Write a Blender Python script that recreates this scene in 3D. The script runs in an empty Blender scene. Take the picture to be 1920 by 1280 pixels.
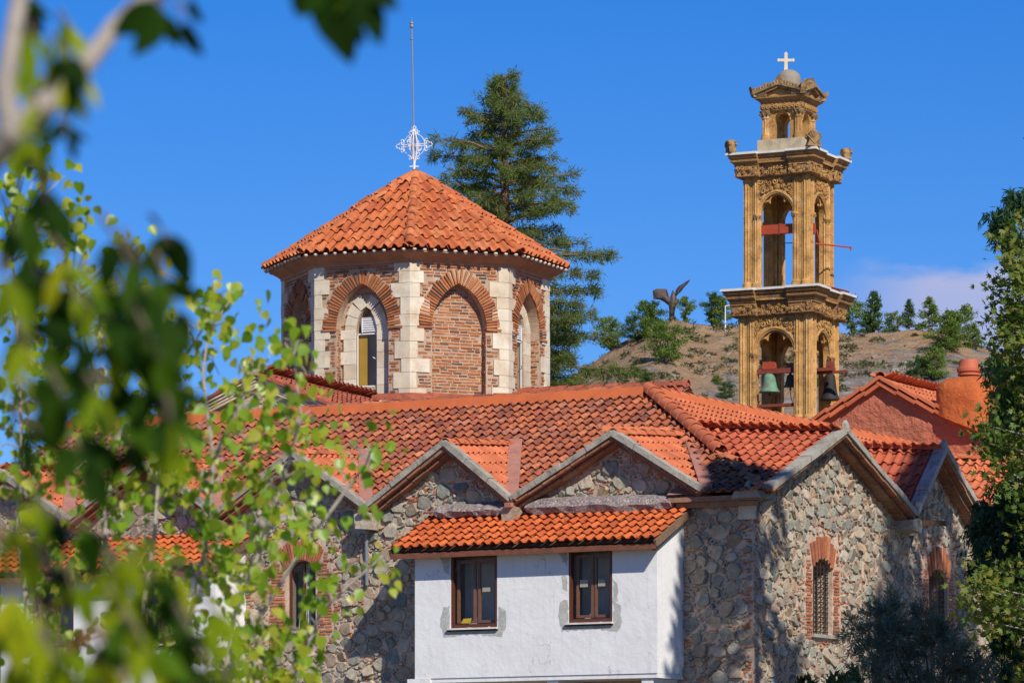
import bpy, math, random
import numpy as np
from mathutils import Vector, Matrix
from mathutils.geometry import tessellate_polygon
rnd = random.Random(7)
rng = np.random.default_rng(7)
R = math.radians
scene = bpy.context.scene
col = scene.collection

# ------------------------------------------------------------------ camera
F = 7800.0          # focal length in pixels of a 1920 px wide frame
HZ = 1600.0         # row of the horizon in that frame
CAMZ = 1.6
cd = bpy.data.cameras.new('camera')
cam = bpy.data.objects.new('camera', cd)
col.objects.link(cam)
cam.location = (0, 0, CAMZ)
cam.rotation_euler = (R(90), 0, 0)
cd.sensor_width = 36.0
cd.lens = F / 1920 * 36
cd.shift_y = (HZ - 640) / 1920
cd.clip_start = 0.3
cd.clip_end = 6000
cd.dof.use_dof = True
cd.dof.focus_distance = 84
cd.dof.aperture_fstop = 9.5
scene.camera = cam

# ------------------------------------------------------------------ sun and sky
SUN_AZ, SUN_EL = R(23.5), R(37.5)       # azimuth: from the viewer's side, turned to the right
SUNV = Vector((math.sin(SUN_AZ) * math.cos(SUN_EL), -math.cos(SUN_AZ) * math.cos(SUN_EL), math.sin(SUN_EL)))
sl = bpy.data.lights.new('sun', 'SUN')
sl.energy = 4.8
sl.angle = R(0.53)
sl.color = (1.0, 0.93, 0.82)
sun = bpy.data.objects.new('sun', sl)
sun.rotation_euler = SUNV.to_track_quat('Z', 'Y').to_euler()
sun.location = (30, -40, 60)
col.objects.link(sun)

w = bpy.data.worlds.new('World')
scene.world = w
w.use_nodes = True
nt = w.node_tree
nt.nodes.clear()
L = nt.links.new
def wn(t, **k):
    n = nt.nodes.new(t)
    for a, b in k.items():
        setattr(n, a, b)
    return n
out = wn('ShaderNodeOutputWorld')
bg = wn('ShaderNodeBackground')
bg.inputs[1].default_value = 0.10
sky = wn('ShaderNodeTexSky', sky_type='NISHITA')
sky.sun_disc = False
sky.sun_elevation = SUN_EL
sky.sun_rotation = math.atan2(SUNV.x, SUNV.y)
sky.altitude = 1200
sky.air_density = 0.9
sky.dust_density = 0.15
sky.ozone_density = 3.5
# deep polarised blue: the same tint over the whole dome
tint = wn('ShaderNodeMix', data_type='RGBA', blend_type='MULTIPLY')
tint.inputs[0].default_value = 1.0
tint.inputs[7].default_value = (0.20, 0.62, 1.12, 1)
L(sky.outputs[0], tint.inputs[6])
# paler towards the horizon all the way round
sx0 = wn('ShaderNodeSeparateXYZ'); tc0 = wn('ShaderNodeTexCoord'); L(tc0.outputs['Generated'], sx0.inputs[0])
mr = wn('ShaderNodeMapRange'); mr.inputs[1].default_value = 0.06; mr.inputs[2].default_value = 0.23; L(sx0.outputs[2], mr.inputs[0])
tm = wn('ShaderNodeMix', data_type='RGBA'); L(mr.outputs[0], tm.inputs[0])
tm.inputs[6].default_value = (0.50, 0.73, 1.06, 1); tm.inputs[7].default_value = (0.12, 0.62, 1.22, 1)
L(tm.outputs[2], tint.inputs[7])
# a low bank of lilac haze cloud along part of the horizon
tc = wn('ShaderNodeTexCoord')
sx = wn('ShaderNodeSeparateXYZ')
L(tc.outputs['Generated'], sx.inputs[0])
mp = wn('ShaderNodeMapping')
mp.inputs['Scale'].default_value = (9, 9, 26)
L(tc.outputs['Generated'], mp.inputs[0])
nz = wn('ShaderNodeTexNoise')
nz.inputs['Scale'].default_value = 1.6
nz.inputs['Detail'].default_value = 7
nz.inputs['Roughness'].default_value = 0.55
L(mp.outputs[0], nz.inputs[0])
def wm(op, a, b, c=None, clamp=False):
    n = wn('ShaderNodeMath', operation=op)
    n.use_clamp = clamp
    for i, x in enumerate((a, b, c)):
        if x is None: continue
        if isinstance(x, (int, float)): n.inputs[i].default_value = x
        else: L(x, n.inputs[i])
    return n.outputs[0]
# cloud top falls from elevation ~0.142 at azimuth x=0.12 and fades out left of x=0.07
edge = wm('MULTIPLY_ADD', nz.outputs[0], 0.045, 0.1245)
hgt = wm('SUBTRACT', edge, sx.outputs[2])
m1 = wm('MULTIPLY', wm('MULTIPLY', hgt, 190, clamp=True), wm('SUBTRACT', 1.0, wm('MULTIPLY', hgt, 9, clamp=True)))
gx = wm('SUBTRACT', sx.outputs[0], wm('MULTIPLY_ADD', nz.outputs[0], -0.03, 0.088))
m2 = wm('MULTIPLY', gx, 45, clamp=True)
fy = wm('GREATER_THAN', sx.outputs[1], 0.0)
mm = wm('MULTIPLY', wm('MULTIPLY', wm('MULTIPLY', m1, m2), fy), 0.85)
cmix = wn('ShaderNodeMix', data_type='RGBA')
L(mm, cmix.inputs[0])
L(tint.outputs[2], cmix.inputs[6])
cmix.inputs[7].default_value = (4.9, 5.0, 7.2, 1)
L(cmix.outputs[2], bg.inputs[0])
L(bg.outputs[0], out.inputs[0])

scene.view_settings.view_transform = 'Standard'
scene.view_settings.look = 'None'
scene.view_settings.gamma = 1.0
scene.view_settings.exposure = 0.0
scene.view_settings.use_curve_mapping = False
scene.cycles.use_denoising = True
scene.cycles.max_bounces = 6
scene.cycles.transparent_max_bounces = 8

# ------------------------------------------------------------------ helpers
A_ = np.array
def nrm(a):
    a = np.asarray(a, float)
    return a / np.linalg.norm(a)

class MB:
    def __init__(s):
        s.v, s.l, s.z, s.t, s.n = [], [], [], [], 0
    def add(s, V, Fc, t=0.0):
        V = np.asarray(V, float).reshape(-1, 3)
        s.v.append(V)
        s.l.append(np.concatenate([np.asarray(f) for f in Fc]) + s.n)
        s.z.append(A_([len(f) for f in Fc]))
        s.t.append(np.full(len(Fc), t))
        s.n += len(V)
        return s
    def many(s, V, base, Ms, T):
        """copies of (V, base) by 4x4 matrices Ms with tints T"""
        k = len(Ms)
        if k == 0: return s
        V4 = np.c_[V, np.ones(len(V))]
        W = np.einsum('kij,nj->kni', Ms, V4)[:, :, :3].reshape(-1, 3)
        l = np.concatenate([np.asarray(f) for f in base])
        z = A_([len(f) for f in base])
        s.v.append(W)
        s.l.append((l[None, :] + (np.arange(k) * len(V))[:, None]).ravel() + s.n)
        s.z.append(np.tile(z, k))
        s.t.append(np.repeat(np.asarray(T, float), len(base)))
        s.n += len(W)
        return s
    def mesh(s, name, mat, smooth=False):
        me = bpy.data.meshes.new(name)
        if s.n:
            v, l, z = np.concatenate(s.v), np.concatenate(s.l), np.concatenate(s.z)
            me.vertices.add(len(v)); me.vertices.foreach_set('co', v.astype('f').ravel())
            me.loops.add(len(l)); me.loops.foreach_set('vertex_index', l.astype('i'))
            me.polygons.add(len(z))
            me.polygons.foreach_set('loop_start', np.r_[0, np.cumsum(z)[:-1]].astype('i'))
            me.polygons.foreach_set('loop_total', z.astype('i'))
            me.polygons.foreach_set('use_smooth', np.full(len(z), bool(smooth)))
            me.update(calc_edges=True)
            at = me.attributes.new('tint', 'FLOAT', 'FACE')
            at.data.foreach_set('value', np.concatenate(s.t).astype('f'))
        if mat: me.materials.append(mat)
        return me
    def build(s, name, mat, parent=None, smooth=False, **k):
        o = bpy.data.objects.new(name, s.mesh(name, mat, smooth))
        col.objects.link(o)
        attach(o, parent)
        for a, b in k.items(): o[a] = b
        if parent is None and s.n:      # a thing of its own: origin at its base
            v = np.concatenate(s.v)
            c = A_([(v[:, 0].min() + v[:, 0].max()) / 2, (v[:, 1].min() + v[:, 1].max()) / 2, v[:, 2].min()])
            o.data.transform(Matrix.Translation(Vector(-c)))
            o.location = c
            ORG[o.name] = c
        return o
ORG = {}
def attach(o, parent):
    if parent is None: return
    o.parent = parent
    if parent.name in ORG:
        o.matrix_parent_inverse = Matrix.Translation(Vector(-ORG[parent.name]))
def thing(name, label, cat, loc, group=None, kind=None):
    o = bpy.data.objects.new(name, None)
    o.empty_display_size = 0.3
    o.location = loc
    col.objects.link(o)
    ORG[o.name] = np.asarray(loc, float)
    tag(o, label, cat, group, kind)
    return o
def tag(o, label=None, cat=None, group=None, kind=None):
    if label: o['label'] = label
    if cat: o['category'] = cat
    if group: o['group'] = group
    if kind: o['kind'] = kind
    return o

def px_of(P):
    P = np.atleast_2d(P)
    return np.c_[960 + P[:, 0] / P[:, 1] * F, HZ - (P[:, 2] - CAMZ) / P[:, 1] * F]
def at(px, py, Y):
    return A_([(px - 960) / F * Y, Y, CAMZ + (HZ - py) / F * Y])

_shared = {}
def pieces(bases, Ms, T, name, mat, parent, limit=300, smooth=False, front=None, stuffname=None):
    """alike pieces by matrix: the nearest in frame as objects sharing mesh data, the rest one joined part"""
    Ms = np.asarray(Ms, float).reshape(-1, 4, 4)
    T = np.asarray(T, float)
    if len(Ms) == 0: return
    P = Ms[:, :3, 3]
    q = px_of(P)
    vis = (q[:, 0] > -20) & (q[:, 0] < 1940) & (q[:, 1] > -20) & (q[:, 1] < 1300)
    if front is not None: vis &= front
    order = np.argsort(np.where(vis, P[:, 1], 1e6), kind='stable')
    pick = [i for i in order[:limit] if vis[i]]
    vr = rng.integers(0, len(bases), len(Ms))
    for i in pick:
        key = (name, mat.name, int(vr[i]), id(bases))
        if key not in _shared:
            _shared[key] = MB().add(bases[vr[i]][0], bases[vr[i]][1]).mesh(name, mat, smooth)
        o = bpy.data.objects.new(name, _shared[key])
        col.objects.link(o)
        o.parent = parent
        M = Matrix(Ms[i].tolist())
        if parent is not None and parent.name in ORG:
            M = Matrix.Translation(Vector(-ORG[parent.name])) @ M
        o.matrix_local = M
    rest = np.ones(len(Ms), bool); rest[pick] = False
    if rest.any():
        m = MB()
        for b in range(len(bases)):
            s = rest & (vr == b)
            m.many(bases[b][0], bases[b][1], Ms[s], T[s])
        m.build(stuffname or name, mat, parent, smooth, kind='stuff')
def uniq(items, name, mat, parent, limit=300, stuffname=None, smooth=False):
    """unique small meshes (V, F, tint): the nearest in frame as objects, the rest joined"""
    if not items: return
    C = A_([np.asarray(i[0]).mean(0) for i in items])
    size = A_([np.ptp(np.asarray(i[0]), axis=0).sum() for i in items])
    q = px_of(C)
    vis = (q[:, 0] > 0) & (q[:, 0] < 1920) & (q[:, 1] > 0) & (q[:, 1] < 1285)
    order = np.argsort(np.where(vis, C[:, 1] / size, 1e9), kind='stable')
    pick = set(int(i) for i in order[:limit] if vis[i])
    m = MB()
    for i, it in enumerate(items):
        if i in pick:
            c = C[i]
            o = bpy.data.objects.new(name, MB().add(np.asarray(it[0]) - c, it[1], it[2]).mesh(name, mat, smooth))
            col.objects.link(o)
            o.parent = parent
            off = ORG.get(parent.name) if parent is not None else None
            o.location = c - (off if off is not None else 0)
        else:
            m.add(*it)
    if m.n: m.build(stuffname or name, mat, parent, smooth, kind='stuff')

class Fr:
    """a frame: origin, along, up, outward"""
    def __init__(s, o, ex, ey, ez=None):
        s.o, s.x, s.y = np.asarray(o, float), np.asarray(ex, float), np.asarray(ey, float)
        s.z = np.cross(s.x, s.y) if ez is None else np.asarray(ez, float)
    def p(s, a, b, c=0.0):
        return s.o + s.x * a + s.y * b + s.z * c
    def P(s, pts, c=0.0):
        pts = np.asarray(pts, float)
        if pts.shape[1] == 2: pts = np.c_[pts, np.full(len(pts), c)]
        return s.o + pts[:, :1] * s.x + pts[:, 1:2] * s.y + pts[:, 2:3] * s.z
    def M(s, a, b, c=0.0, rot=0.0, sc=(1, 1, 1)):
        ca_, sa_ = math.cos(rot), math.sin(rot)
        M = np.eye(4)
        M[:3, 0] = (s.x * ca_ + s.y * sa_) * sc[0]
        M[:3, 1] = (-s.x * sa_ + s.y * ca_) * sc[1]
        M[:3, 2] = s.z * sc[2]
        M[:3, 3] = s.p(a, b, c)
        return M

BOXF = [(0, 3, 2, 1), (4, 5, 6, 7), (0, 1, 5, 4), (1, 2, 6, 5), (2, 3, 7, 6), (3, 0, 4, 7)]
def boxV(fr, a0, a1, b0, b1, c0, c1):
    return fr.P([(a0, b0, c0), (a1, b0, c0), (a1, b1, c0), (a0, b1, c0), (a0, b0, c1), (a1, b0, c1), (a1, b1, c1), (a0, b1, c1)])
def box(m, fr, a0, a1, b0, b1, c0, c1, t=0.0):
    return m.add(boxV(fr, a0, a1, b0, b1, c0, c1), BOXF, t)
WORLD = Fr((0, 0, 0), (1, 0, 0), (0, 1, 0), (0, 0, 1))
def bar(A, B, outd, o0, o1, h0, h1):
    """box along A-B; section: outd by o0..o1, and across (upwards) by h0..h1"""
    A, B = np.asarray(A, float), np.asarray(B, float)
    d = nrm(B - A); o = nrm(outd)
    up = np.cross(o, d)
    if up[2] < 0: up = -up
    V = [A + o * o0 + up * h0, B + o * o0 + up * h0, B + o * o1 + up * h0, A + o * o1 + up * h0,
         A + o * o0 + up * h1, B + o * o0 + up * h1, B + o * o1 + up * h1, A + o * o1 + up * h1]
    return A_(V), BOXF
def tube(m, pts, rad, n=6, t=0.0, cap=True):
    pts = np.asarray(pts, float)
    rad = np.full(len(pts), rad) if np.isscalar(rad) else np.asarray(rad)
    V = []
    d0 = nrm(pts[1] - pts[0])
    a = nrm(np.cross(d0, (0, 0, 1) if abs(d0[2]) < .9 else (1, 0, 0)))
    for i in range(len(pts)):
        d = nrm(pts[min(i + 1, len(pts) - 1)] - pts[max(i - 1, 0)])
        a = nrm(a - d * np.dot(a, d)); b = np.cross(d, a)
        for k in range(n):
            g = 2 * math.pi * k / n
            V.append(pts[i] + rad[i] * (a * math.cos(g) + b * math.sin(g)))
    Fc = [(i * n + k, i * n + (k + 1) % n, (i + 1) * n + (k + 1) % n, (i + 1) * n + k) for i in range(len(pts) - 1) for k in range(n)]
    if cap:
        Fc.append(tuple(range(n - 1, -1, -1))); Fc.append(tuple((len(pts) - 1) * n + k for k in range(n)))
    return m.add(V, Fc, t)
def lathe(m, c, prof, n=16, t=0.0, a0=0.0, sx=1.0, sy=1.0):
    V, Fc = [], []
    for r, z in prof:
        for k in range(n):
            g = a0 + 2 * math.pi * k / n
            V.append((c[0] + r * math.cos(g) * sx, c[1] + r * math.sin(g) * sy, c[2] + z))
    for i in range(len(prof) - 1):
        for k in range(n):
            Fc.append((i * n + k, i * n + (k + 1) % n, (i + 1) * n + (k + 1) % n, (i + 1) * n + k))
    Fc.append(tuple(range(n - 1, -1, -1))); Fc.append(tuple((len(prof) - 1) * n + k for k in range(n)))
    return m.add(V, Fc, t)
def prism(m, fr, poly, c0, c1, t=0.0, caps=True):
    """2D polygon (convex or not) in frame, from depth c0 to c1"""
    n = len(poly)
    V = np.r_[fr.P(poly, c0), fr.P(poly, c1)]
    area = sum(poly[i][0] * poly[(i + 1) % n][1] - poly[(i + 1) % n][0] * poly[i][1] for i in range(n))
    Fc = []
    if caps:
        Fc += [tuple(range(n - 1, -1, -1)), tuple(range(n, 2 * n))] if area > 0 else [tuple(range(n)), tuple(range(2 * n - 1, n - 1, -1))]
    for i in range(n):
        j = (i + 1) % n
        Fc.append((i, j, n + j, n + i) if area > 0 else (j, i, n + i, n + j))
    return m.add(V, Fc, t)
def loft(m, loops, t=0.0, cap=True):
    """stack of equally long closed 3D loops"""
    n = len(loops[0])
    V = np.concatenate([np.asarray(l) for l in loops])
    Fc = [(i * n + k, i * n + (k + 1) % n, (i + 1) * n + (k + 1) % n, (i + 1) * n + k) for i in range(len(loops) - 1) for k in range(n)]
    if cap:
        for ring, flip in ((0, True), (len(loops) - 1, False)):
            tr = tessellate_polygon([[Vector(p) for p in loops[ring]]])
            Fc += [tuple(ring * n + i for i in (tri[::-1] if flip else tri)) for tri in tr]
    return m.add(V, Fc, t)
def sheet(m, fr, loops, c=0.0, t=0.0):
    """flat face with holes, facing the frame's outward side"""
    flat = [p for l in loops for p in l]
    tr = tessellate_polygon([[Vector((p[0], p[1], 0)) for p in l] for l in loops])
    Fc = []
    for a, b, d in tr:
        A, B, D = flat[a], flat[b], flat[d]
        s = (B[0] - A[0]) * (D[1] - A[1]) - (B[1] - A[1]) * (D[0] - A[0])
        if abs(s) < 1e-9: continue
        Fc.append((a, b, d) if s > 0 else (a, d, b))
    return m.add(fr.P(flat, c), Fc, t)
def reveal(m, fr, loop, c0, c1, t=0.0, closed=True):
    n = len(loop)
    V = np.r_[fr.P(loop, c0), fr.P(loop, c1)]
    Fc = [(i, (i + 1) % n, n + (i + 1) % n, n + i) for i in range(n if closed else n - 1)]
    return m.add(V, Fc, t)
def arch(a, h, n=10):
    """open arch line from (-a,0) over (0,h) to (a,0): segmental if h<a, pointed if h>a"""
    if h >= a:
        r = (a * a + h * h) / (2 * a)
        th = math.atan2(h, r - a) if r > a else math.pi / 2
        left = [((r - a) - r * math.cos(th * i / n), r * math.sin(th * i / n)) for i in range(n + 1)]
        return left[:-1] + [(-x, y) for x, y in left[::-1]]
    r = (a * a + h * h) / (2 * h)
    th = math.asin(a / r)
    return [(r * math.sin(g), h - r + r * math.cos(g)) for g in np.linspace(-th, th, 2 * n + 1)]
def arch_open(cx, z0, zs, a, h, n=10):
    """closed loop of an arched opening: sill z0, springing zs"""
    return [(cx - a, z0)] + [(cx + x, zs + y) for x, y in arch(a, h, n)] + [(cx + a, z0)]
def inpoly(poly, X, Y):
    poly = np.asarray(poly); r = np.zeros(X.shape, bool)
    j = len(poly) - 1
    for i in range(len(poly)):
        xi, yi = poly[i]; xj, yj = poly[j]
        if yi != yj:
            c = ((yi > Y) != (yj > Y)) & (X < (xj - xi) * (Y - yi) / (yj - yi) + xi)
            r ^= c
        j = i
    return r
# ------------------------------------------------------------------ materials
class NT:
    def __init__(s, name):
        s.m = bpy.data.materials.new(name); s.m.use_nodes = True
        s.t = s.m.node_tree; s.t.nodes.clear()
        s.out = s.n('ShaderNodeOutputMaterial')
    def n(s, ty, ins=None, **k):
        n = s.t.nodes.new(ty)
        for a, b in k.items(): setattr(n, a, b)
        for a, b in (ins or {}).items(): s.set(n.inputs[a], b)
        return n
    def set(s, sock, v):
        if isinstance(v, bpy.types.NodeSocket): s.t.links.new(v, sock)
        else: sock.default_value = v
    def math(s, op, a, b=0.0, clamp=False):
        n = s.n('ShaderNodeMath', operation=op); n.use_clamp = clamp
        s.set(n.inputs[0], a); s.set(n.inputs[1], b)
        return n.outputs[0]
    def mix(s, f, a, b, mode='MIX'):
        n = s.n('ShaderNodeMix', data_type='RGBA', blend_type=mode)
        s.set(n.inputs[0], f); s.set(n.inputs[6], a); s.set(n.inputs[7], b)
        return n.outputs[2]
    def noise(s, scale, detail=4, rough=.55, vec=None):
        n = s.n('ShaderNodeTexNoise', {'Scale': scale, 'Detail': detail, 'Roughness': rough})
        s.set(n.inputs['Vector'], vec if vec is not None else s.pos())
        return n.outputs[0]
    def pos(s):
        if not hasattr(s, '_p'): s._p = s.n('ShaderNodeNewGeometry').outputs['Position']
        return s._p
    def rnd(s):
        a = s.n('ShaderNodeAttribute', attribute_name='tint')
        o = s.n('ShaderNodeObjectInfo')
        return s.math('FRACT', s.math('ADD', a.outputs['Fac'], o.outputs['Random']))
    def ramp(s, f, cols, interp='LINEAR'):
        n = s.n('ShaderNodeValToRGB'); s.set(n.inputs[0], f)
        cr = n.color_ramp; cr.interpolation = interp
        k = len(cols)
        while len(cr.elements) < k: cr.elements.new(0.5)
        for i, c in enumerate(cols):
            e = cr.elements[i]
            if len(c) == 2: e.position, c = c
            else: e.position = i / (k - 1) if interp == 'LINEAR' else i / k
            e.color = (*c, 1)
        return n.outputs[0]
    def step(s, f, a, b):
        n = s.n('ShaderNodeMapRange', {'From Min': a, 'From Max': b}); n.clamp = True
        s.set(n.inputs[0], f)
        return n.outputs[0]
def c4(c): return (*c, 1)

def surf(name, cols, rough=.85, var=.25, vs=3.0, bump=.4, bs=25, stains=(), interp='LINEAR', metal=0, spec=.3, fine=None, bd=.02, stretch=None):
    """general weathered surface: per-piece tone, broad noise variation, stains [(colour, scale, lo, hi, amount)], relief"""
    s = NT(name)
    c = s.ramp(s.rnd(), cols, interp) if len(cols) > 1 else None
    base = c if c is not None else c4(cols[0])
    nz = s.noise(vs, 5, .6)
    v = s.step(nz, .25, .75)
    base = s.mix(1.0, base, s.ramp(v, [(1 - var,) * 3, (1 + var * .6,) * 3]), 'MULTIPLY')
    for sc, scale, lo, hi, amt in stains:
        vec = None
        if stretch:
            mp = s.n('ShaderNodeMapping', {'Scale': stretch}); s.set(mp.inputs[0], s.pos()); vec = mp.outputs[0]
        f = s.math('MULTIPLY', s.step(s.noise(scale, 6, .65, vec), lo, hi), amt)
        base = s.mix(f, base, c4(sc))
    p = s.n('ShaderNodeBsdfPrincipled', {'Base Color': base, 'Roughness': rough, 'Metallic': metal, 'Specular IOR Level': spec})
    b = s.n('ShaderNodeBump', {'Strength': bump, 'Distance': bd, 'Height': s.noise(bs, 6, .65)})
    s.set(p.inputs['Normal'], b.outputs[0])
    s.set(s.out.inputs[0], p.outputs[0])
    return s.m

def foliage(name, cols, trans=.35, rough=.5, spec=.35, tcol=None):
    s = NT(name)
    c = s.ramp(s.rnd(), cols)
    p = s.n('ShaderNodeBsdfPrincipled', {'Base Color': c, 'Roughness': rough, 'Specular IOR Level': spec})
    tc_ = s.mix(1.0, c, c4(tcol or (1.5, 1.6, .5)), 'MULTIPLY')
    t = s.n('ShaderNodeBsdfTranslucent', {'Color': tc_})
    mx = s.n('ShaderNodeMixShader', {0: trans, 1: p.outputs[0], 2: t.outputs[0]})
    s.set(s.out.inputs[0], mx.outputs[0])
    return s.m

M = {}
DK = (.03, .022, .02)
M['tile_old'] = surf('terracotta_tile_weathered', [(.42, .115, .05), (.52, .155, .065), (.34, .09, .045), (.58, .20, .09), (.48, .13, .055), (.24, .075, .05), (.50, .19, .11)], var=.32, vs=2.0, bs=40,
                     stains=[((.055, .045, .042), 9, .50, .63, .7), ((.30, .2, .15), 30, .60, .72, .5)])
M['tile_new'] = surf('terracotta_tile_bright', [(.60, .17, .07), (.66, .20, .085), (.54, .15, .065), (.66, .19, .08), (.48, .13, .06)], var=.22, vs=1.5, bs=45,
                     stains=[((.28, .1, .05), 6, .6, .75, .5)])
M['tile_red'] = surf('terracotta_tile_red', [(.48, .11, .055), (.56, .135, .06), (.40, .09, .05), (.60, .17, .07)], var=.2, vs=1.5, bs=45,
                     stains=[((.1, .05, .04), 9, .58, .72, .6)])
M['tile_dome'] = surf('terracotta_tile_dome', [(.55, .14, .045), (.62, .185, .065), (.44, .105, .04), (.58, .16, .05), (.64, .22, .085), (.48, .12, .042)], var=.28, vs=4, bs=40,
                      stains=[((.17, .075, .045), 6, .56, .7, .7), ((.5, .3, .2), 14, .62, .74, .5)])
M['tile_worn'] = surf('terracotta_tile_worn', [(.42, .11, .055), (.36, .09, .05), (.48, .13, .06)], var=.35, vs=6, bs=40,
                      stains=[((.12, .07, .055), 8, .5, .66, .75)])
M['ridge_orange'] = surf('ridge_mortar_orange', [(.54, .13, .04), (.60, .15, .045)], var=.2, vs=2, bs=30, stains=[((.5, .14, .08), 3, .5, .7, .5)])
M['mortar'] = surf('pale_pink_mortar', [(.60, .46, .34)], var=.3, vs=1.3, bump=.9, bs=18, bd=.03, stains=[((.30, .12, .065), 5, .52, .66, .55), ((.2, .17, .14), 2.2, .56, .7, .5)])
M['stone'] = surf('field_stone', [(.34, .33, .26), (.44, .39, .29), (.25, .26, .225), (.50, .41, .29), (.40, .28, .20), (.31, .32, .265), (.58, .48, .36), (.19, .21, .19), (.46, .32, .19), (.38, .34, .26), (.50, .38, .26), (.28, .22, .17)],
                  var=.4, vs=9, bump=.8, bs=14, bd=.03, stains=[((.5, .46, .38), 12, .58, .7, .55), ((.1, .1, .095), 7, .6, .72, .5)])
M['brick'] = surf('old_brick', [(.44, .15, .07), (.52, .19, .09), (.36, .115, .06), (.56, .24, .12), (.48, .155, .06), (.32, .12, .07)], var=.3, vs=8, bump=.7, bs=35,
                  stains=[((.46, .34, .25), 14, .6, .72, .6)])
M['dome_brick'] = surf('drum_brick', [(.44, .155, .055), (.52, .195, .07), (.37, .125, .05), (.56, .235, .095), (.48, .17, .06), (.42, .14, .05), (.12, .08, .055), (.50, .20, .08)], var=.3, vs=8, bump=.7, bs=35,
                       stains=[((.46, .34, .25), 14, .62, .74, .6)])
M['dome_mortar'] = surf('drum_mortar', [(.50, .38, .27)], var=.25, vs=6, bump=.8, bs=25, stains=[((.34, .15, .09), 12, .52, .66, .5)])
M['lime'] = surf('pale_limestone', [(.70, .61, .45), (.76, .68, .53), (.62, .50, .35), (.73, .64, .48)], var=.2, vs=3, bump=.35, bs=20, stains=[((.50, .33, .18), 2.2, .52, .68, .6), ((.32, .27, .2), 5, .6, .72, .4)])
M['lime_cornice'] = surf('cornice_stone', [(.42, .255, .145)], var=.25, vs=3, bump=.35, bs=25)
M['sand'] = surf('ochre_sandstone', [(.58, .315, .095), (.64, .36, .125), (.50, .265, .08), (.60, .32, .10)], var=.35, vs=3.5, bump=.9, bs=20, bd=.03, stains=[((.56, .45, .30), 3.5, .56, .7, .6), ((.17, .10, .055), 4, .52, .68, .75), ((.10, .07, .05), 9, .60, .72, .6)])
M['sand_dark'] = surf('weathered_sandstone', [(.34, .20, .085), (.40, .25, .11)], var=.35, vs=4, bump=.9, bs=20, stains=[((.09, .065, .045), 6, .46, .62, .8)])
M['marble'] = surf('white_slab', [(.72, .68, .60)], var=.2, vs=4, bump=.15)
M['grey_plaster'] = surf('grey_dome_plaster', [(.30, .26, .20)], var=.3, vs=3, bump=.4, stains=[((.15, .13, .11), 3, .55, .7, .6)])
M['cream_plaster'] = surf('stained_cream_plaster', [(.50, .41, .27)], var=.3, vs=3, bump=.3, stains=[((.2, .17, .13), 2.5, .52, .68, .7)])
M['cement'] = surf('grey_cement', [(.38, .35, .28), (.44, .41, .34), (.34, .31, .25)], var=.35, vs=4, bump=.8, bs=20, stains=[((.12, .11, .09), 5, .54, .68, .7), ((.38, .37, .33), 8, .6, .7, .6)])
M['white'] = None
M['wood'] = surf('brown_window_wood', [(.115, .035, .016)], var=.3, vs=20, rough=.45, bump=.2, spec=.5)
M['fascia'] = surf('weathered_timber', [(.21, .13, .085), (.26, .16, .10), (.16, .10, .07)], var=.35, vs=12, bump=.5)
M['sand_mid'] = surf('stained_sandstone', [(.46, .245, .085), (.52, .285, .11), (.38, .20, .075)], var=.4, vs=4, bump=1, bs=20, bd=.03, stains=[((.12, .08, .05), 4, .46, .62, .8), ((.52, .34, .16), 7, .58, .7, .6)])
M['red_plaster'] = surf('red_ochre_plaster', [(.56, .18, .10)], var=.22, vs=2, bump=1.0, bs=5, bd=.12, stains=[((.32, .1, .06), 4, .5, .7, .5), ((.50, .17, .085), 3, .58, .7, .5)])
M['orange_plaster'] = surf('orange_plaster', [(.56, .135, .035)], var=.2, vs=3, bump=.9, bs=6, bd=.08, stains=[((.36, .09, .04), 7, .55, .7, .6)])
M['flash'] = surf('pink_flashing_plaster', [(.42, .19, .14)], var=.25, vs=4, bump=.4, stains=[((.2, .1, .08), 6, .56, .7, .6)])
M['stone_beam'] = surf('lichen_stone_beam', [(.27, .215, .20)], var=.35, vs=8, bump=1, bs=16, bd=.04, stains=[((.50, .44, .40), 26, .5, .58, .9), ((.07, .06, .06), 9, .54, .66, .8)])
M['white_metal'] = surf('white_paint', [(.78, .78, .78)], rough=.4, var=.08, bump=.05, spec=.5)
M['grey_metal'] = surf('grey_metal', [(.28, .29, .31)], rough=.5, var=.15, bump=.1, metal=.4)
M['iron'] = surf('dark_iron', [(.035, .028, .025)], rough=.7, var=.3, bump=.2)
M['rust'] = surf('rusty_red_steel', [(.24, .055, .03)], rough=.7, var=.35, vs=10, bump=.4)
M['red_paint'] = surf('red_painted_steel', [(.42, .07, .03)], rough=.5, var=.2, vs=6, bump=.1)
M['verdigris'] = surf('verdigris_bronze', [(.13, .33, .20)], rough=.65, var=.3, vs=6, bump=.3, stains=[((.17, .14, .10), 2.6, .46, .6, .85)])
M['bronze'] = surf('grey_bronze', [(.12, .105, .09)], rough=.5, var=.35, vs=8, bump=.3, metal=.3)
M['statue'] = surf('dark_bronze_statue', [(.075, .055, .05), (.10, .07, .06)], rough=.55, var=.4, vs=1.2, bump=.3, metal=.2)
M['ochre_paint'] = surf('ochre_curtain', [(.50, .30, .035)], var=.15, bump=.1)
M['curtain'] = surf('white_curtain', [(.62, .62, .60)], var=.1, vs=6, bump=.2)
M['dark'] = surf('dark_interior_and_shade', [(.02, .018, .016)], var=.2, bump=0)
M['pot'] = surf('terracotta_pot', [(.50, .13, .06)], rough=.6, var=.12, vs=6, bump=.15)
M['interior'] = surf('dim_interior', [(.56, .52, .47)], var=.2, bump=0)

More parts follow.
